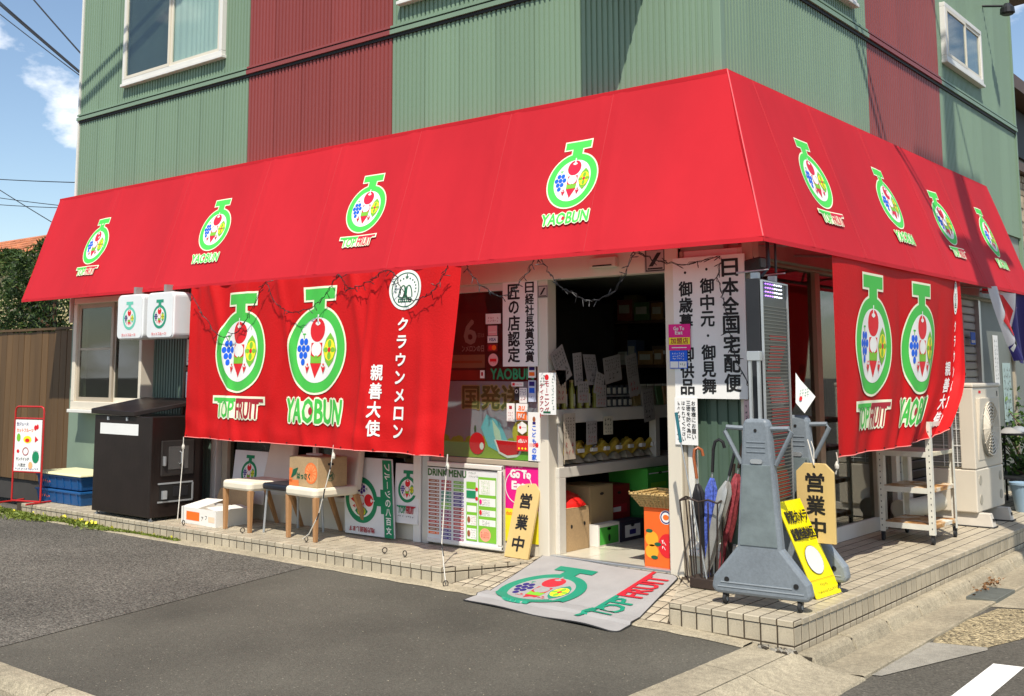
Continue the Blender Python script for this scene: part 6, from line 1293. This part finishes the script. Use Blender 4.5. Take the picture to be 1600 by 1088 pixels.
# ------------------------------------------------------------------ side street: cart, air conditioner, plants
M_rust = None
def rusty():
    m = bpy.data.materials.new('rusty_white'); m.use_nodes = True; n = m.node_tree; p = n.nodes['Principled BSDF']; l = n.links.new; t = n.nodes.new('ShaderNodeTexCoord'); z = n.nodes.new('ShaderNodeTexNoise'); z.inputs['Scale'].default_value = 5.5; z.inputs['Detail'].default_value = 8; z.inputs['Roughness'].default_value = .68; l(t.outputs['Object'], z.inputs['Vector'])
    c = n.nodes.new('ShaderNodeValToRGB'); e = c.color_ramp.elements; e[0].position = .40; e[0].color = (.72, .69, .58, 1); e[1].position = .62; e[1].color = (.16, .055, .02, 1); q = e.new(.5); q.color = (.50, .26, .07, 1); l(z.outputs['Fac'], c.inputs[0]); l(c.outputs[0], p.inputs['Base Color']); p.inputs['Roughness'].default_value = .6; MATS['rusty_white'] = m; return m
M_rust = rusty(); M_cartw = mat('chipped_white', (.70, .68, .58), .5, .12, 10)
ct = thing('shelf_cart', 'rusty white three-shelf steel cart on casters', 'cart', (-.5, 3.72, PZ)); CX0, CX1, CY0, CY1 = -.72, -.27, 3.40, 4.02
for k, z in enumerate((.30, .60, .90)):
    mb = MB(); mb.box(CX0 + .004, CX1 - .004, CY0 + .004, CY1 - .004, z, z + .035, M_rust if k < 2 else mat('worn_cream', (.60, .54, .38), .6, .25, 8)); mb.build('shelf', ct, bevel=.003)
    mb = MB(); mb.box(CX0 + .046, CX1 - .046, CY0 - .001, CY0 + .0035, z - .008, z + .038, M_cartw); mb.build('shelf_lip', ct)
for x in (CX0, CX1):
    for y in (CY0, CY1):
        sx = 1 if x == CX0 else -1; sy = 1 if y == CY0 else -1; mb = MB(); mb.box(min(x, x + sx * .045), max(x, x + sx * .045), min(y, y + sy * .003), max(y, y + sy * .003), .255, 1.19, M_cartw); mb.box(min(x, x + sx * .003), max(x, x + sx * .003), min(y + sy * .003, y + sy * .045), max(y + sy * .003, y + sy * .045), .255, 1.19, M_cartw); lg = mb.build('post', ct)
        for i in range(17): z = .30 + i * .05; mb = MB(); yy = y - .0005 if sy == 1 else y + .0005; mb.box(x + sx * .014, x + sx * .021, min(yy, yy - sy * .001), max(yy, yy - sy * .001), z, z + .012, M_black); mb.build('slot', lg)
        mb = MB(); cx, cy = x + sx * .018, y + sy * .018; mb.lathe((cx, cy, PZ + .03), [(.02, -.013), (.030, -.009), (.030, .009), (.02, .013)], M_rub, 14, 'x'); mb.build('caster', ct, smooth=True); mb = MB(); mb.box(cx - .016, cx + .016, cy - .012, cy + .012, PZ + .05, .262, M_blackplastic); mb.build('caster_fork', ct)
mb = MB()
mb.box(CX0 + .036, CX1 - .036, CY0 - .002, CY0 + .002, 1.15, 1.187, M_cartw); mb.box(CX1 - .002, CX1 + .002, CY0 + .036, CY1 - .036, 1.15, 1.187, M_cartw); mb.box(CX0 - .002, CX0 + .002, CY0 + .036, CY1 - .036, 1.15, 1.187, M_cartw); mb.box(CX0 + .036, CX1 - .036, CY1 - .002, CY1 + .002, 1.15, 1.187, M_cartw); mb.build('top_rim', ct)
M_ac = mat('ac_cream', (.66, .59, .47), .45, .05, 3); M_acd = mat('ac_grille', (.25, .25, .22), .5)
ac = thing('air_conditioner', 'cream outdoor air conditioner unit on plastic feet by the side wall', 'air conditioner', (-.53, 5.2, PZ)); ax0, ax1, ay0, ay1, az0, az1 = -.74, -.30, 4.75, 5.66, .305, 1.50
mb = MB(); mb.box(ax0, ax1, ay0, ay1, az0, .70, M_ac); mb.build('lower_case', ac, bevel=.012); mb = MB(); mb.box(ax0, ax1, ay0 + .03, ay1, .702, 1.46, M_ac); mb.build('upper_case', ac, bevel=.012); mb = MB(); mb.box(ax0 - .01, ax1 + .01, ay0 - .01, ay1 + .01, 1.46, 1.50, M_ac); mb.build('top_cover', ac, bevel=.012)
mb = MB(); mb.box(ax0 + .01, ax1 - .13, ay0 + .012, ay0 + .032, .72, 1.44, M_acd); gl = mb.build('side_coil', ac)
for i in range(30): z = .73 + i * .0235; mb = MB(); mb.box(ax0 + .012, ax1 - .132, ay0 + .006, ay0 + .012, z, z + .012, mat('coil_fin', (.33, .33, .31), .4, metal=.5)); mb.build('fin', gl)
for i in range(5): z = .76 + i * .155; mb = MB(); mb.tube([(ax0 + .01, ay0 - .002, z), (ax1 - .12, ay0 - .002, z)], .004, M_white, 6); mb.build('guard_wire', gl)
for x in (ax0 + .03, ax0 + .16, ax0 + .28): mb = MB(); mb.tube([(x, ay0 + .001, .72), (x, ay0 + .001, 1.45)], .004, M_white, 6); mb.build('guard_wire', gl)
mb = MB(); mb.box(ax1 - .13, ax1 + .004, ay0 - .004, ay0 + .034, .702, 1.458, M_ac); mb.build('corner_panel', ac, bevel=.01)
hood = MB(); hood.hexa([(ax1, ay0 + .10, .78), (ax1 + .004, ay0 + .10, .78), (ax1 + .004, ay1 - .16, .78), (ax1, ay1 - .16, .78)], [(ax1, ay0 + .10, 1.36), (ax1 + .04, ay0 + .10, 1.36), (ax1 + .04, ay1 - .16, 1.36), (ax1, ay1 - .16, 1.36)], M_ac); hd_ = hood.build('fan_cover', ac, bevel=.006)
fc = Vector((ax1 + .03, (ay0 + ay1) / 2 - .03, 1.07)); mb = MB(); mb.lathe((ax1 + .0, fc.y, fc.z), [(.27, .012), (.27, .034)], M_acd, 36, 'x'); mb.build('fan_opening', hd_)
for i in range(8):
    r = .035 + i * .031; mb = MB(); mb.tube([fc + Vector((.012, r * math.cos(a), r * math.sin(a))) for a in frange(0, 2 * math.pi, 32)], .0065, M_ac, 5, cap=False); mb.build('grille_ring', hd_)
for i in range(12): a = i * math.pi / 6; mb = MB(); mb.tube([fc + Vector((.01, .03 * math.cos(a), .03 * math.sin(a))), fc + Vector((.01, .265 * math.cos(a), .265 * math.sin(a)))], .006, M_ac, 5); mb.build('grille_spoke', hd_)
for y, z in ((ay0 + .12, .60), (ay1 - .12, .60), (ay0 + .12, .42), (ay1 - .12, .42)): mb = MB(); mb.lathe((ax1, y, z), [(.045, -.002), (.045, .004)], mat('ac_plug', (.40, .36, .28), .6), 20, 'x'); mb.build('knockout', ac)
P = Print(); P.rect(ay0 + .20, ay0 + .27, 1.405, 1.43, Re); P.rect(ay1 - .10, ay1 - .07, 1.37, 1.42, M_black); P.mesh(SIDE(ax1)).build('badge', ac)
for y in (4.80, 5.42):
    mb = MB(); mb.hexa([(ax0 - .06, y - .03, PZ + .004), (ax1 + .12, y - .03, PZ + .004), (ax1 + .12, y + .09, PZ + .004), (ax0 - .06, y + .09, PZ + .004)], [(ax0 - .03, y - .01, .303), (ax1 + .09, y - .01, .303), (ax1 + .09, y + .07, .303), (ax0 - .03, y + .07, .303)], mat('ac_foot', (.55, .50, .42), .6)); f = mb.build('foot', ac, bevel=.006); mb = MB(); mb.box(ax0 - .07, ax1 + .13, y - .036, y + .096, PZ, PZ + .012, M_rub); mb.build('foot_pad', f); mb = MB(); mb.box(ax1 + .100, ax1 + .112, y + .02, y + .05, PZ + .05, PZ + .08, M_black); mb.build('bolt', f)
# duct pipe lying behind the cart and drain pipes
t = thing('drain_pipe', 'pale drain pipe standing against the wall behind the cart', 'pipe', (-.86, 4.55, PZ)); mb = MB(); mb.tube([(-.86, 4.55, PZ), (-.86, 4.55, 2.4)], .04, M_cream, 12); mb.build('pipe', t, smooth=True); mb = MB(); mb.tube([(-.86, 4.55, 1.2), (-.86, 4.55, 1.26)], .046, M_cream, 12); mb.build('socket', t)
t = thing('duct_roll', 'cream pipe cover lying on the step behind the cart', 'pipe', (-.7, 4.45, PZ)); mb = MB(); mb.tube([(-.82, 4.15, .36), (-.72, 4.5, .36), (-.62, 4.70, .40)], .085, mat('duct_cream', (.55, .52, .42), .5), 12); mb.build('pipe', t, smooth=True); mb = MB(); mb.box(-.82, -.74, 4.2, 4.6, PZ, .29, M_tan); mb.build('block', t)
# notices on the side wall
def scard(label, y0, y1, z0, z1, x, m, prn=None, name='notice'):
    t = thing(name, label, 'notice', (x, (y0 + y1) / 2, z0)); mb = MB(); mb.box(x - .004, x, y0, y1, z0, z1, m); mb.build('sheet', t)
    if prn: P = Print(.0005); prn(P); P.mesh(SIDE(x)).build('print', t)
scard('grey poster with blue figures beside the side banner', 6.1, 6.75, 1.55, 2.25, RX + .03, flat('poster_pale', (175, 172, 165)), lambda P: (P.rect(6.2, 6.6, 1.85, 2.05, flat('figure_blue', (70, 130, 190))), P.rect(6.3, 6.5, 1.62, 1.82, flat('figure_blue', (70, 130, 190))), P.rect(6.12, 6.72, 1.57, 1.60, M_black)), 'poster')
scard('small blue sticker on the roller shutter', 6.98, 7.16, 1.92, 2.06, RX + .03, Bl, lambda P: P.rect(7.0, 7.14, 1.94, 1.97, Wh)); scard('tall white strip notice on the grey side wall', 7.95, 8.15, 1.45, 2.05, RX + .01, M_paper, lambda P: P.scribble(7.97, 8.13, 1.5, 2.0, 2, 10, M_gwall, 4)); scard('pale notice board lower on the grey side wall', 8.30, 8.65, 1.0, 1.72, RX + .01, flat('notice_aqua', (170, 190, 185)), lambda P: P.scribble(8.33, 8.62, 1.05, 1.68, 4, 8, M_gwall, 6)); scard('white leaflet in a sleeve by the air conditioner', 4.28, 4.38, .9, 1.2, RX + .02, M_paper)
t = thing('meter_box', 'small dark box on the grey side wall', 'meter box', (RX, 8.82, 1.8)); mb = MB(); mb.box(RX + .03, RX + .10, 8.70, 8.84, 1.75, 1.95, M_blackplastic); mb.build('case', t, bevel=.01); mb = MB(); mb.box(RX + .10, RX + .104, 8.73, 8.81, 1.83, 1.92, M_glassd); mb.build('window', t)
# patterned festival flag at the far end
fl_ = thing('festival_flag', 'billowing white, red and purple patterned flag past the side banner', 'flag', (-.35, 5.9, 1.9))
def ffn(u, v, h):    # u along the street 0..1.7, v down 0..-.75
    t_ = -v / .75; y = 5.30 + u + .95 * t_ ** 1.15; z = 2.44 - .72 * t_ + .02 * math.sin(u * 6); x = -.26 + .10 * math.sin(u * 3.2 + 1) * t_ + .03 * math.sin(u * 9) - .12 * t_; return Vector((x + h, y, z))
mb = MB(); vs = []; fs = []
for j in range(13):
    for i in range(29): vs.append(ffn(1.7 * i / 28, -.75 * j / 12, 0))
for j in range(12):
    for i in range(28): k = j * 29 + i; fs.append((k, k + 1, k + 30, k + 29))
mb.add(vs, fs, mat('flag_white', (.74, .72, .74), .6, .04, 4, trans=.2)); mb.build('cloth', fl_, smooth=True)
P = Print(.0005); P.poly([(1.02, 0), (1.7, 0), (1.7, -.75), (0, -.75), (0, -.60), (.40, -.56), (.66, -.36)], Nav); P.up(); P.poly([(.24, -.06), (.60, -.04), (.78, -.18), (.52, -.42), (.20, -.50), (.08, -.34), (.26, -.24)], Re); P.poly([(.98, -.10), (1.2, -.16), (1.05, -.26)], flat('flag_pink', (235, 160, 190)))
for i in range(6): P.poly([(.02 + i * .11, -.62 + .045 * i), (.13 + i * .11, -.57 + .045 * i), (.14 + i * .11, -.60 + .045 * i), (.04 + i * .11, -.66 + .045 * i)], Wh if i % 2 == 0 else M_black)
for i in range(5): P.poly([(.24 + i * .07, -.50), (.27 + i * .07, -.44), (.30 + i * .07, -.50)], Wh)
P.mesh(ffn, fine=.06, base=.004).build('pattern', fl_)
# ------------------------------------------------------------------ plants and far things
def leafmat(name, col, var=.5): return mat(name, col, .55, var, 9, trans=.3, obj_rand=.0)
def leaves(mb, pts, size, m, seed=1, asp=.45):
    r = random.Random(seed); vs = []; fs = []
    for p in pts:
        p = Vector(p); d = Vector((r.gauss(0, 1), r.gauss(0, 1), r.gauss(.2, .8))).normalized(); n = d.cross(Vector((r.gauss(0, 1), r.gauss(0, 1), r.gauss(0, 1)))).normalized(); s = size * r.uniform(.6, 1.3); k = len(vs)
        vs += [p - d * s * .5, p + n * s * asp * .5, p + d * s * .5, p - n * s * asp * .5]; fs.append((k, k + 1, k + 2, k + 3))
    mb.add(vs, fs, m)
M_l1, M_l2, M_l3 = leafmat('hedge_leaf', (.045, .085, .02)), leafmat('hedge_leaf_lit', (.11, .15, .03)), leafmat('hedge_leaf_shaded', (.015, .03, .008))
hr = random.Random(21)
for k, (cx, cy, rx, ry, h, lb) in enumerate(((-14.6, 2.6, 1.15, 1.0, 3.62, 'dense conifer at the far left behind the wooden fence'), (-12.75, 2.4, 1.05, .95, 3.70, 'dense conifer beside the awning end behind the wooden fence'))):
    t = thing('conifer_hedge', lb, 'tree', (cx, cy, 0), group='conifers behind the fence'); mb = MB(); mb.tube([(cx, cy, 0), (cx, cy, h * .8)], .09, M_dwood, 8, r1=.02)
    for i in range(14): a = hr.uniform(0, 6.28); z = hr.uniform(.6, h * .85); mb.tube([(cx, cy, z), (cx + rx * .7 * math.cos(a), cy + ry * .7 * math.sin(a), z + .5)], .025, M_dwood, 5, r1=.006)
    mb.build('trunk', t)
    A_, B_, C_ = [], [], []
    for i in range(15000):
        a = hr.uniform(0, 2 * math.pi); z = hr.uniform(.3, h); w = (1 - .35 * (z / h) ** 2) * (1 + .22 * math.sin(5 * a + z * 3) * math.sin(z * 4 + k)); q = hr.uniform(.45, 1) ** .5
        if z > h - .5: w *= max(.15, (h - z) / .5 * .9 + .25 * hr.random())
        p = (cx + rx * w * q * math.cos(a), cy + ry * w * q * math.sin(a), z); (A_ if i % 3 else B_ if (q > .85 and z > 1.5) else C_).append(p)  # light painted by leaf colour: outer upper leaves lit, inner and lower ones shaded
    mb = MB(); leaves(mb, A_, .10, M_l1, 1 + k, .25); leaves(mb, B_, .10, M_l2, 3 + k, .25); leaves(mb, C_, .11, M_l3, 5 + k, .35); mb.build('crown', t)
# wooden fence: boards one by one
M_fence = mat('fence_board', (.125, .070, .028), .6, .32, 5, streak=14, obj_rand=.22)
fe = thing('board_fence', 'tall brown vertical-board fence at the left end of the shop', 'fence', (-11.2, .9, 0)); x = -14.2; k = 0
while x < -9.55:
    mb = MB(); dz = hr.uniform(-.012, .012); mb.box(x, x + .142, .90 + hr.uniform(0, .006), .925, .26, 2.12 + dz, M_fence); mb.build('board', fe, bevel=.003); x += .15
mb = MB(); mb.box(-14.2, -9.52, .926, .97, 1.9, 1.97, M_fence); mb.box(-14.2, -9.52, .926, .97, .45, .52, M_fence); mb.build('rail', fe)
mb = MB(); mb.box(-14.2, -9.52, .88, .95, 2.13, 2.16, M_fence); mb.build('cap_rail', fe)
for x in (-13.6, -11.8, -10.0): mb = MB(); mb.box(x, x + .09, .97, 1.06, 0, 2.12, M_fence); mb.build('post', fe)
mb = MB(); mb.box(-14.2, -9.5, .93, 1.05, .0, .25, mat('fence_base', (.05, .045, .04), .8)); mb.build('base_wall', fe)
# neighbouring houses
M_rt = mat('orange_roof_tile', (.48, .17, .07), .7, .25, 3, obj_rand=.25); M_hw = mat('cream_house_wall', (.60, .50, .26), .8, .06, 3)
hs = thing('neighbour_house', 'far house with orange tiled roof above the hedge', 'house', (-38, 16, 0)); mb = MB(); mb.box(-46, -33.2, 14.5, 24, 0, 6.1, M_hw); mb.build('wall', hs)
for i in range(9):
    for j in range(30): x = -46.5 + j * .45; z = 5.75 + i * .19; y = 13.9 + i * .42; mb = MB(); mb.hexa([(x, y, z), (x + .42, y, z), (x + .42, y + .5, z + .2), (x, y + .5, z + .2)], [(x, y, z + .09), (x + .42, y, z + .09), (x + .42, y + .5, z + .27), (x, y + .5, z + .27)], M_rt); mb.build('roof_tile', hs)
mb = MB(); mb.box(-46.5, -33.0, 13.75, 13.9, 5.82, 5.98, M_tan); mb.build('gutter', hs); mb = MB(); mb.box(-36.5, -35.2, 14.45, 14.5, 3.0, 4.6, M_black); mb.build('window', hs)
M_stone = mat('tan_stone_cladding', (.42, .33, .22), .8, .2, 6, obj_rand=.3, bump=.3)
nb = thing('neighbour_building', 'tan stone-clad building beyond the right end of the shop', 'building', (-2.5, 12, 0)); mb = MB(); mb.box(-8, -1.55, 9.6, 15.2, 0, 5.75, M_gwall); mb.build('wall', nb)
for i in range(14):
    for j in range(22):
        y = 11.0 + j * .19 + (i % 2) * .09; z = 3.2 + i * .105; mb = MB(); mb.box(-1.55, -1.52 + hr.uniform(0, .02), y, y + .18, z, z + .095, M_stone); mb.build('stone', nb)
mb = MB(); mb.box(-1.55, -1.42, 9.6, 15.2, 4.68, 4.82, M_dwood); mb.build('band', nb); mb = MB(); mb.box(-1.56, -1.45, 9.6, 15.2, 3.0, 3.18, M_cream); mb.build('band', nb)
mb = MB(); mb.hexa([(-8, 9.4, 5.95), (-1.2, 9.4, 5.75), (-1.2, 15.4, 5.75), (-8, 15.4, 5.95)], [(-8, 9.4, 6.4), (-1.2, 9.4, 5.95), (-1.2, 15.4, 5.95), (-8, 15.4, 6.4)], M_dwood); mb.build('roof', nb)
mb = MB(); mb.box(-1.55, -1.50, 11.6, 13.6, 4.95, 5.7, M_black); w_ = mb.build('window', nb); mb = MB(); mb.box(-1.51, -1.49, 11.6, 11.68, 4.95, 5.7, M_dwood); mb.build('frame', w_)
# eave of the shop's side canopy high on the right, and a lamp on the wall
t = thing('balcony_eave', 'brown underside of a small canopy high on the green side wall', 'canopy', (-.5, 9.3, 7.0)); mb = MB(); mb.hexa([(-1.5, 8.95, 6.65), (-.2, 8.95, 6.75), (-.2, 10.0, 6.75), (-1.5, 10.0, 6.65)], [(-1.5, 8.95, 6.72), (-.2, 8.95, 6.85), (-.2, 10.0, 6.85), (-1.5, 10.0, 6.72)], mat('eave_brown', (.18, .13, .09), .7)); mb.build('slab', t); mb = MB(); mb.box(-.2, -.15, 8.95, 10.0, 6.74, 6.9, M_white); mb.build('fascia', t)
t = thing('wall_lamp', 'dark lamp fixed high on the green side wall', 'lamp', (-.6, 7.6, 5.95)); mb = MB(); mb.tube([(-.79, 7.7, 6.05), (-.55, 7.7, 6.0)], .015, M_blackplastic, 6); mb.build('arm', t); mb = MB(); mb.lathe((-.50, 7.7, 5.90), [(.03, .12), (.08, .06), (.085, 0), (.06, -.02)], M_blackplastic, 14); mb.build('shade', t)
# overhead wires at the left
def wire(label, a, b, r, sg=.3):
    a, b = Vector(a), Vector(b); pts = [a.lerp(b, i / 14) - Vector((0, 0, sg * 4 * (i / 14) * (1 - i / 14))) for i in range(15)]; mb = MB(); mb.tube(pts, r, M_wire, 5); o = mb.build('overhead_wire'); props(o, label, 'wire', 'overhead wires at the left'); return o
def ext(p, q, k0, k1): p, q = Vector(p), Vector(q); d = q - p; return p - d * k0, q + d * k1
for lb, p, q, r in (('thick pair-bundled black wire crossing the top left sky', (-26.65, 8, 11.97), (-22.04, 8, 9.1), .035), ('black wire just beside the thick bundled one', (-26.9, 8, 12.2), (-22.10, 8, 9.16), .018), ('upper short wire above the thick bundle', (-24.66, 8, 11.61), (-22.08, 8, 9.6), .022), ('thin wire just below the thick bundle', (-26.62, 8, 11.68), (-22.1, 8, 9.06), .014), ('nearly level thin wire low in the sky', (-26.12, 8, 6.9), (-22.19, 8, 6.37), .012), ('steep thin wire above the hedge', (-26.09, 8, 6.6), (-22.96, 8, 5.35), .012), ('upper of the gently sloping wires above the hedge', (-26.07, 8, 6.38), (-22.84, 8, 5.85), .010), ('lower of the gently sloping wires above the hedge', (-26.05, 8, 6.19), (-23.0, 8, 5.81), .010)):
    a, b = ext(p, q, .8, .8); wire(lb, a, b, r, .05)
# street-side utility pole (out of view to the right; throws its shadow on the side awning)
M_pole = mat('pole_concrete', (.40, .39, .36), .8, .1, 4); up_ = thing('utility_pole', 'concrete utility pole on the side street kerb', 'utility pole', (1.45, 2.75, -.07)); mb = MB(); mb.tube([(1.45, 2.75, -.1), (1.45, 2.75, 11)], .15, M_pole, 14, r1=.10); mb.build('pole', up_, smooth=True)
for z in (7.9, 9.8): mb = MB(); mb.box(1.40, 1.50, 1.6, 3.9, z, z + .09, M_steel); mb.build('crossarm', up_)
mb = MB(); mb.lathe((1.62, 2.45, 7.2), [(.20, 0), (.22, .05), (.22, .55), (.18, .62)], M_steel, 16); mb.build('transformer', up_, smooth=True)
for k, (y0, z0, z1) in enumerate(((1.9, 8.0, 7.8), (2.3, 7.6, 7.4), (3.6, 9.9, 9.6))):
    pts = [Vector((1.45 - i * 1.6, y0 - i * .42, z0 + (z1 - z0) * i / 12 - .25 * 4 * (i / 12) * (1 - i / 12))) for i in range(13)]; mb = MB(); mb.tube(pts, .022 if k else .035, M_wire, 5); mb.build('cable', up_)
# potted plants, rack and bucket at the right edge
M_p1, M_p2 = leafmat('pot_leaf', (.09, .17, .03)), leafmat('pot_leaf_dark', (.035, .07, .02)); pr_ = random.Random(5)
def plant(label, c, r, h, n, pot, seed):
    t = thing('potted_plant', label, 'plant', c, group='potted plants on the side street'); c = Vector(c); mb = MB(); mb.lathe(c, [(pot * .7, 0), (pot, .22), (pot * 1.08, .225), (pot * 1.08, .255), (pot * .9, .25)], mat('clay_pot', (.22, .17, .12), .8), 18); mb.build('pot', t, smooth=True)
    st_ = MB(); A_, B_ = [], []
    for i in range(16):
        a = pr_.uniform(0, 6.28); q = pr_.uniform(.2, 1); tip = c + Vector((r * q * math.cos(a), r * q * math.sin(a), .25 + h * pr_.uniform(.5, 1))); st_.tube([c + Vector((0, 0, .22)), c + Vector((r * q * .4 * math.cos(a), r * q * .4 * math.sin(a), .25 + h * .4)), tip], .006, M_dwood, 5)
        for _ in range(n // 16): p = tip + Vector((pr_.gauss(0, r * .28), pr_.gauss(0, r * .28), pr_.gauss(-.05, h * .2))); (A_ if pr_.random() < .6 else B_).append(p)
    st_.build('stem', t); mb = MB(); leaves(mb, A_, .07, M_p1, seed, .5); leaves(mb, B_, .07, M_p2, seed + 1, .5); mb.build('foliage', t)
plant('leafy potted plant behind the black plant rack', (-.55, 7.55, PZ), .40, .55, 700, .18, 3); plant('taller potted plant at the right edge by the grey wall', (-.50, 8.6, PZ), .45, .75, 800, .18, 9); plant('low bushy pot plant under the rack', (-.40, 7.0, PZ), .26, .25, 400, .13, 12)
rk = thing('plant_rack', 'black metal rack with pots and clutter past the air conditioner', 'rack', (-.45, 6.75, PZ))
for x in (-.70, -.28):
    for y in (6.45, 7.25): mb = MB(); mb.box(x, x + .02, y, y + .02, PZ, .98, M_blackplastic); mb.build('post', rk)
for z in (.48, .94): mb = MB(); mb.box(-.70, -.26, 6.45, 7.27, z, z + .02, M_blackplastic); mb.build('shelf', rk)
for k, (y, lb) in enumerate(((6.55, 'crumpled white cloth on the near end of the rack'), (6.95, 'flat grey tray on the far end of the rack'))):
    t = thing('rack_item', lb, 'clutter', (-.45, y, .962)); mb = MB(); vs = []; fs = []
    for j in range(5):
        for i in range(12): a = 2 * math.pi * i / 12; q = (.12 - .022 * j) * (1 + .15 * math.sin(3 * a + j)); vs.append((-.45 + q * math.cos(a), y + q * math.sin(a), .962 + .014 * j))
    for j in range(4):
        for i in range(12): fs.append((j * 12 + i, j * 12 + (i + 1) % 12, (j + 1) * 12 + (i + 1) % 12, (j + 1) * 12 + i))
    fs.append(list(range(48, 60))); mb.add(vs, fs, mat('dusty_cloth', (.30, .29, .27), .9) if k == 0 else M_steel); mb.build('shape', t, smooth=True)
bk = thing('bucket', 'pale blue plastic bucket at the right edge of the step', 'bucket', (-.26, 6.32, PZ)); M_bk = mat('pale_blue_plastic', (.30, .42, .52), .35, .06, 4); bc = (-.26, 6.32, PZ)
mb = MB(); mb.lathe(bc, [(.11, 0), (.15, .27), (.162, .275), (.162, .295), (.148, .295), (.108, .02)], M_bk, 24); mb.build('tub', bk, smooth=True); mb = MB(); mb.tube([Vector((bc[0] + .155 * math.cos(a), bc[1] - .06 * math.sin(a) - .02, PZ + .28 - .14 * math.sin(a))) for a in frange(0, math.pi, 14)], .006, M_white, 6); mb.build('handle', bk)
# weeds at the foot of the step and leaf litter in the gutter
wr = random.Random(8); mb = MB(); G1, G2, G3 = leafmat('weed', (.17, .22, .03), .4), leafmat('weed_light', (.24, .28, .05), .4), flat('weed_flower', (235, 225, 70)); a_, b_, c_ = [], [], []
for i in range(5200):
    x = -9.6 + 3.7 * wr.random() ** 1.3; w_ = .16 * max(.08, 1 - (x + 9.6) / 3.6) * (1 + .6 * math.sin(x * 5)); y = -.05 - abs(wr.gauss(0, 1)) * w_ * .7; hgt = .05 * max(.25, 1 - (x + 9.6) / 4.2) * (1.6 if -7.9 < x < -7.2 else 1); z = zg(x) + .01 + wr.random() * hgt; (a_ if wr.random() < .72 else b_).append((x, y, z))
    if wr.random() < (.035 if -8.0 < x < -7.1 else .004): c_.append((x, y - .01, zg(x) + .03 + hgt))
leaves(mb, a_, .045, G1, 1, .35); leaves(mb, b_, .035, G2, 2, .35); leaves(mb, c_, .032, G3, 3, .9); o = mb.build('weeds'); props(o, 'green weeds with small yellow flowers along the step', 'weeds', None, 'stuff')
mb = MB(); dl = [(.22 + wr.gauss(0, .03), 3.15 + wr.gauss(0, .16), -.05 + wr.random() * .035) for _ in range(70)]; leaves(mb, dl, .032, mat('dead_leaf', (.20, .10, .04), .8, .4, 20), 4, .6); o = mb.build('leaf_litter'); props(o, 'dry brown leaves caught in the gutter by the grate', 'leaves', None, 'stuff')
mb = MB()
for _ in range(110):
    x, y = wr.uniform(-3.2, -.3), wr.uniform(-3.0, -.2); s = wr.uniform(.002, .0045); z = zg(x) + .002; mb.add([(x - s, y, z), (x, y - s, z), (x + s, y, z), (x, y + s, z), (x, y, z + s)], [(0, 1, 4), (1, 2, 4), (2, 3, 4), (3, 0, 4)], M_conc)
for _ in range(220):
    x, y = wr.uniform(-9, -3.9), wr.uniform(-3.0, -.2); s = wr.uniform(.002, .005); z = zg(x) + .004; mb.add([(x - s, y, z), (x, y - s, z), (x + s, y, z), (x, y + s, z), (x, y, z + s)], [(0, 1, 4), (1, 2, 4), (2, 3, 4), (3, 0, 4)], M_conc2)
o = mb.build('grit'); props(o, 'scattered pale grit on the forecourt asphalt', 'grit', None, 'stuff')
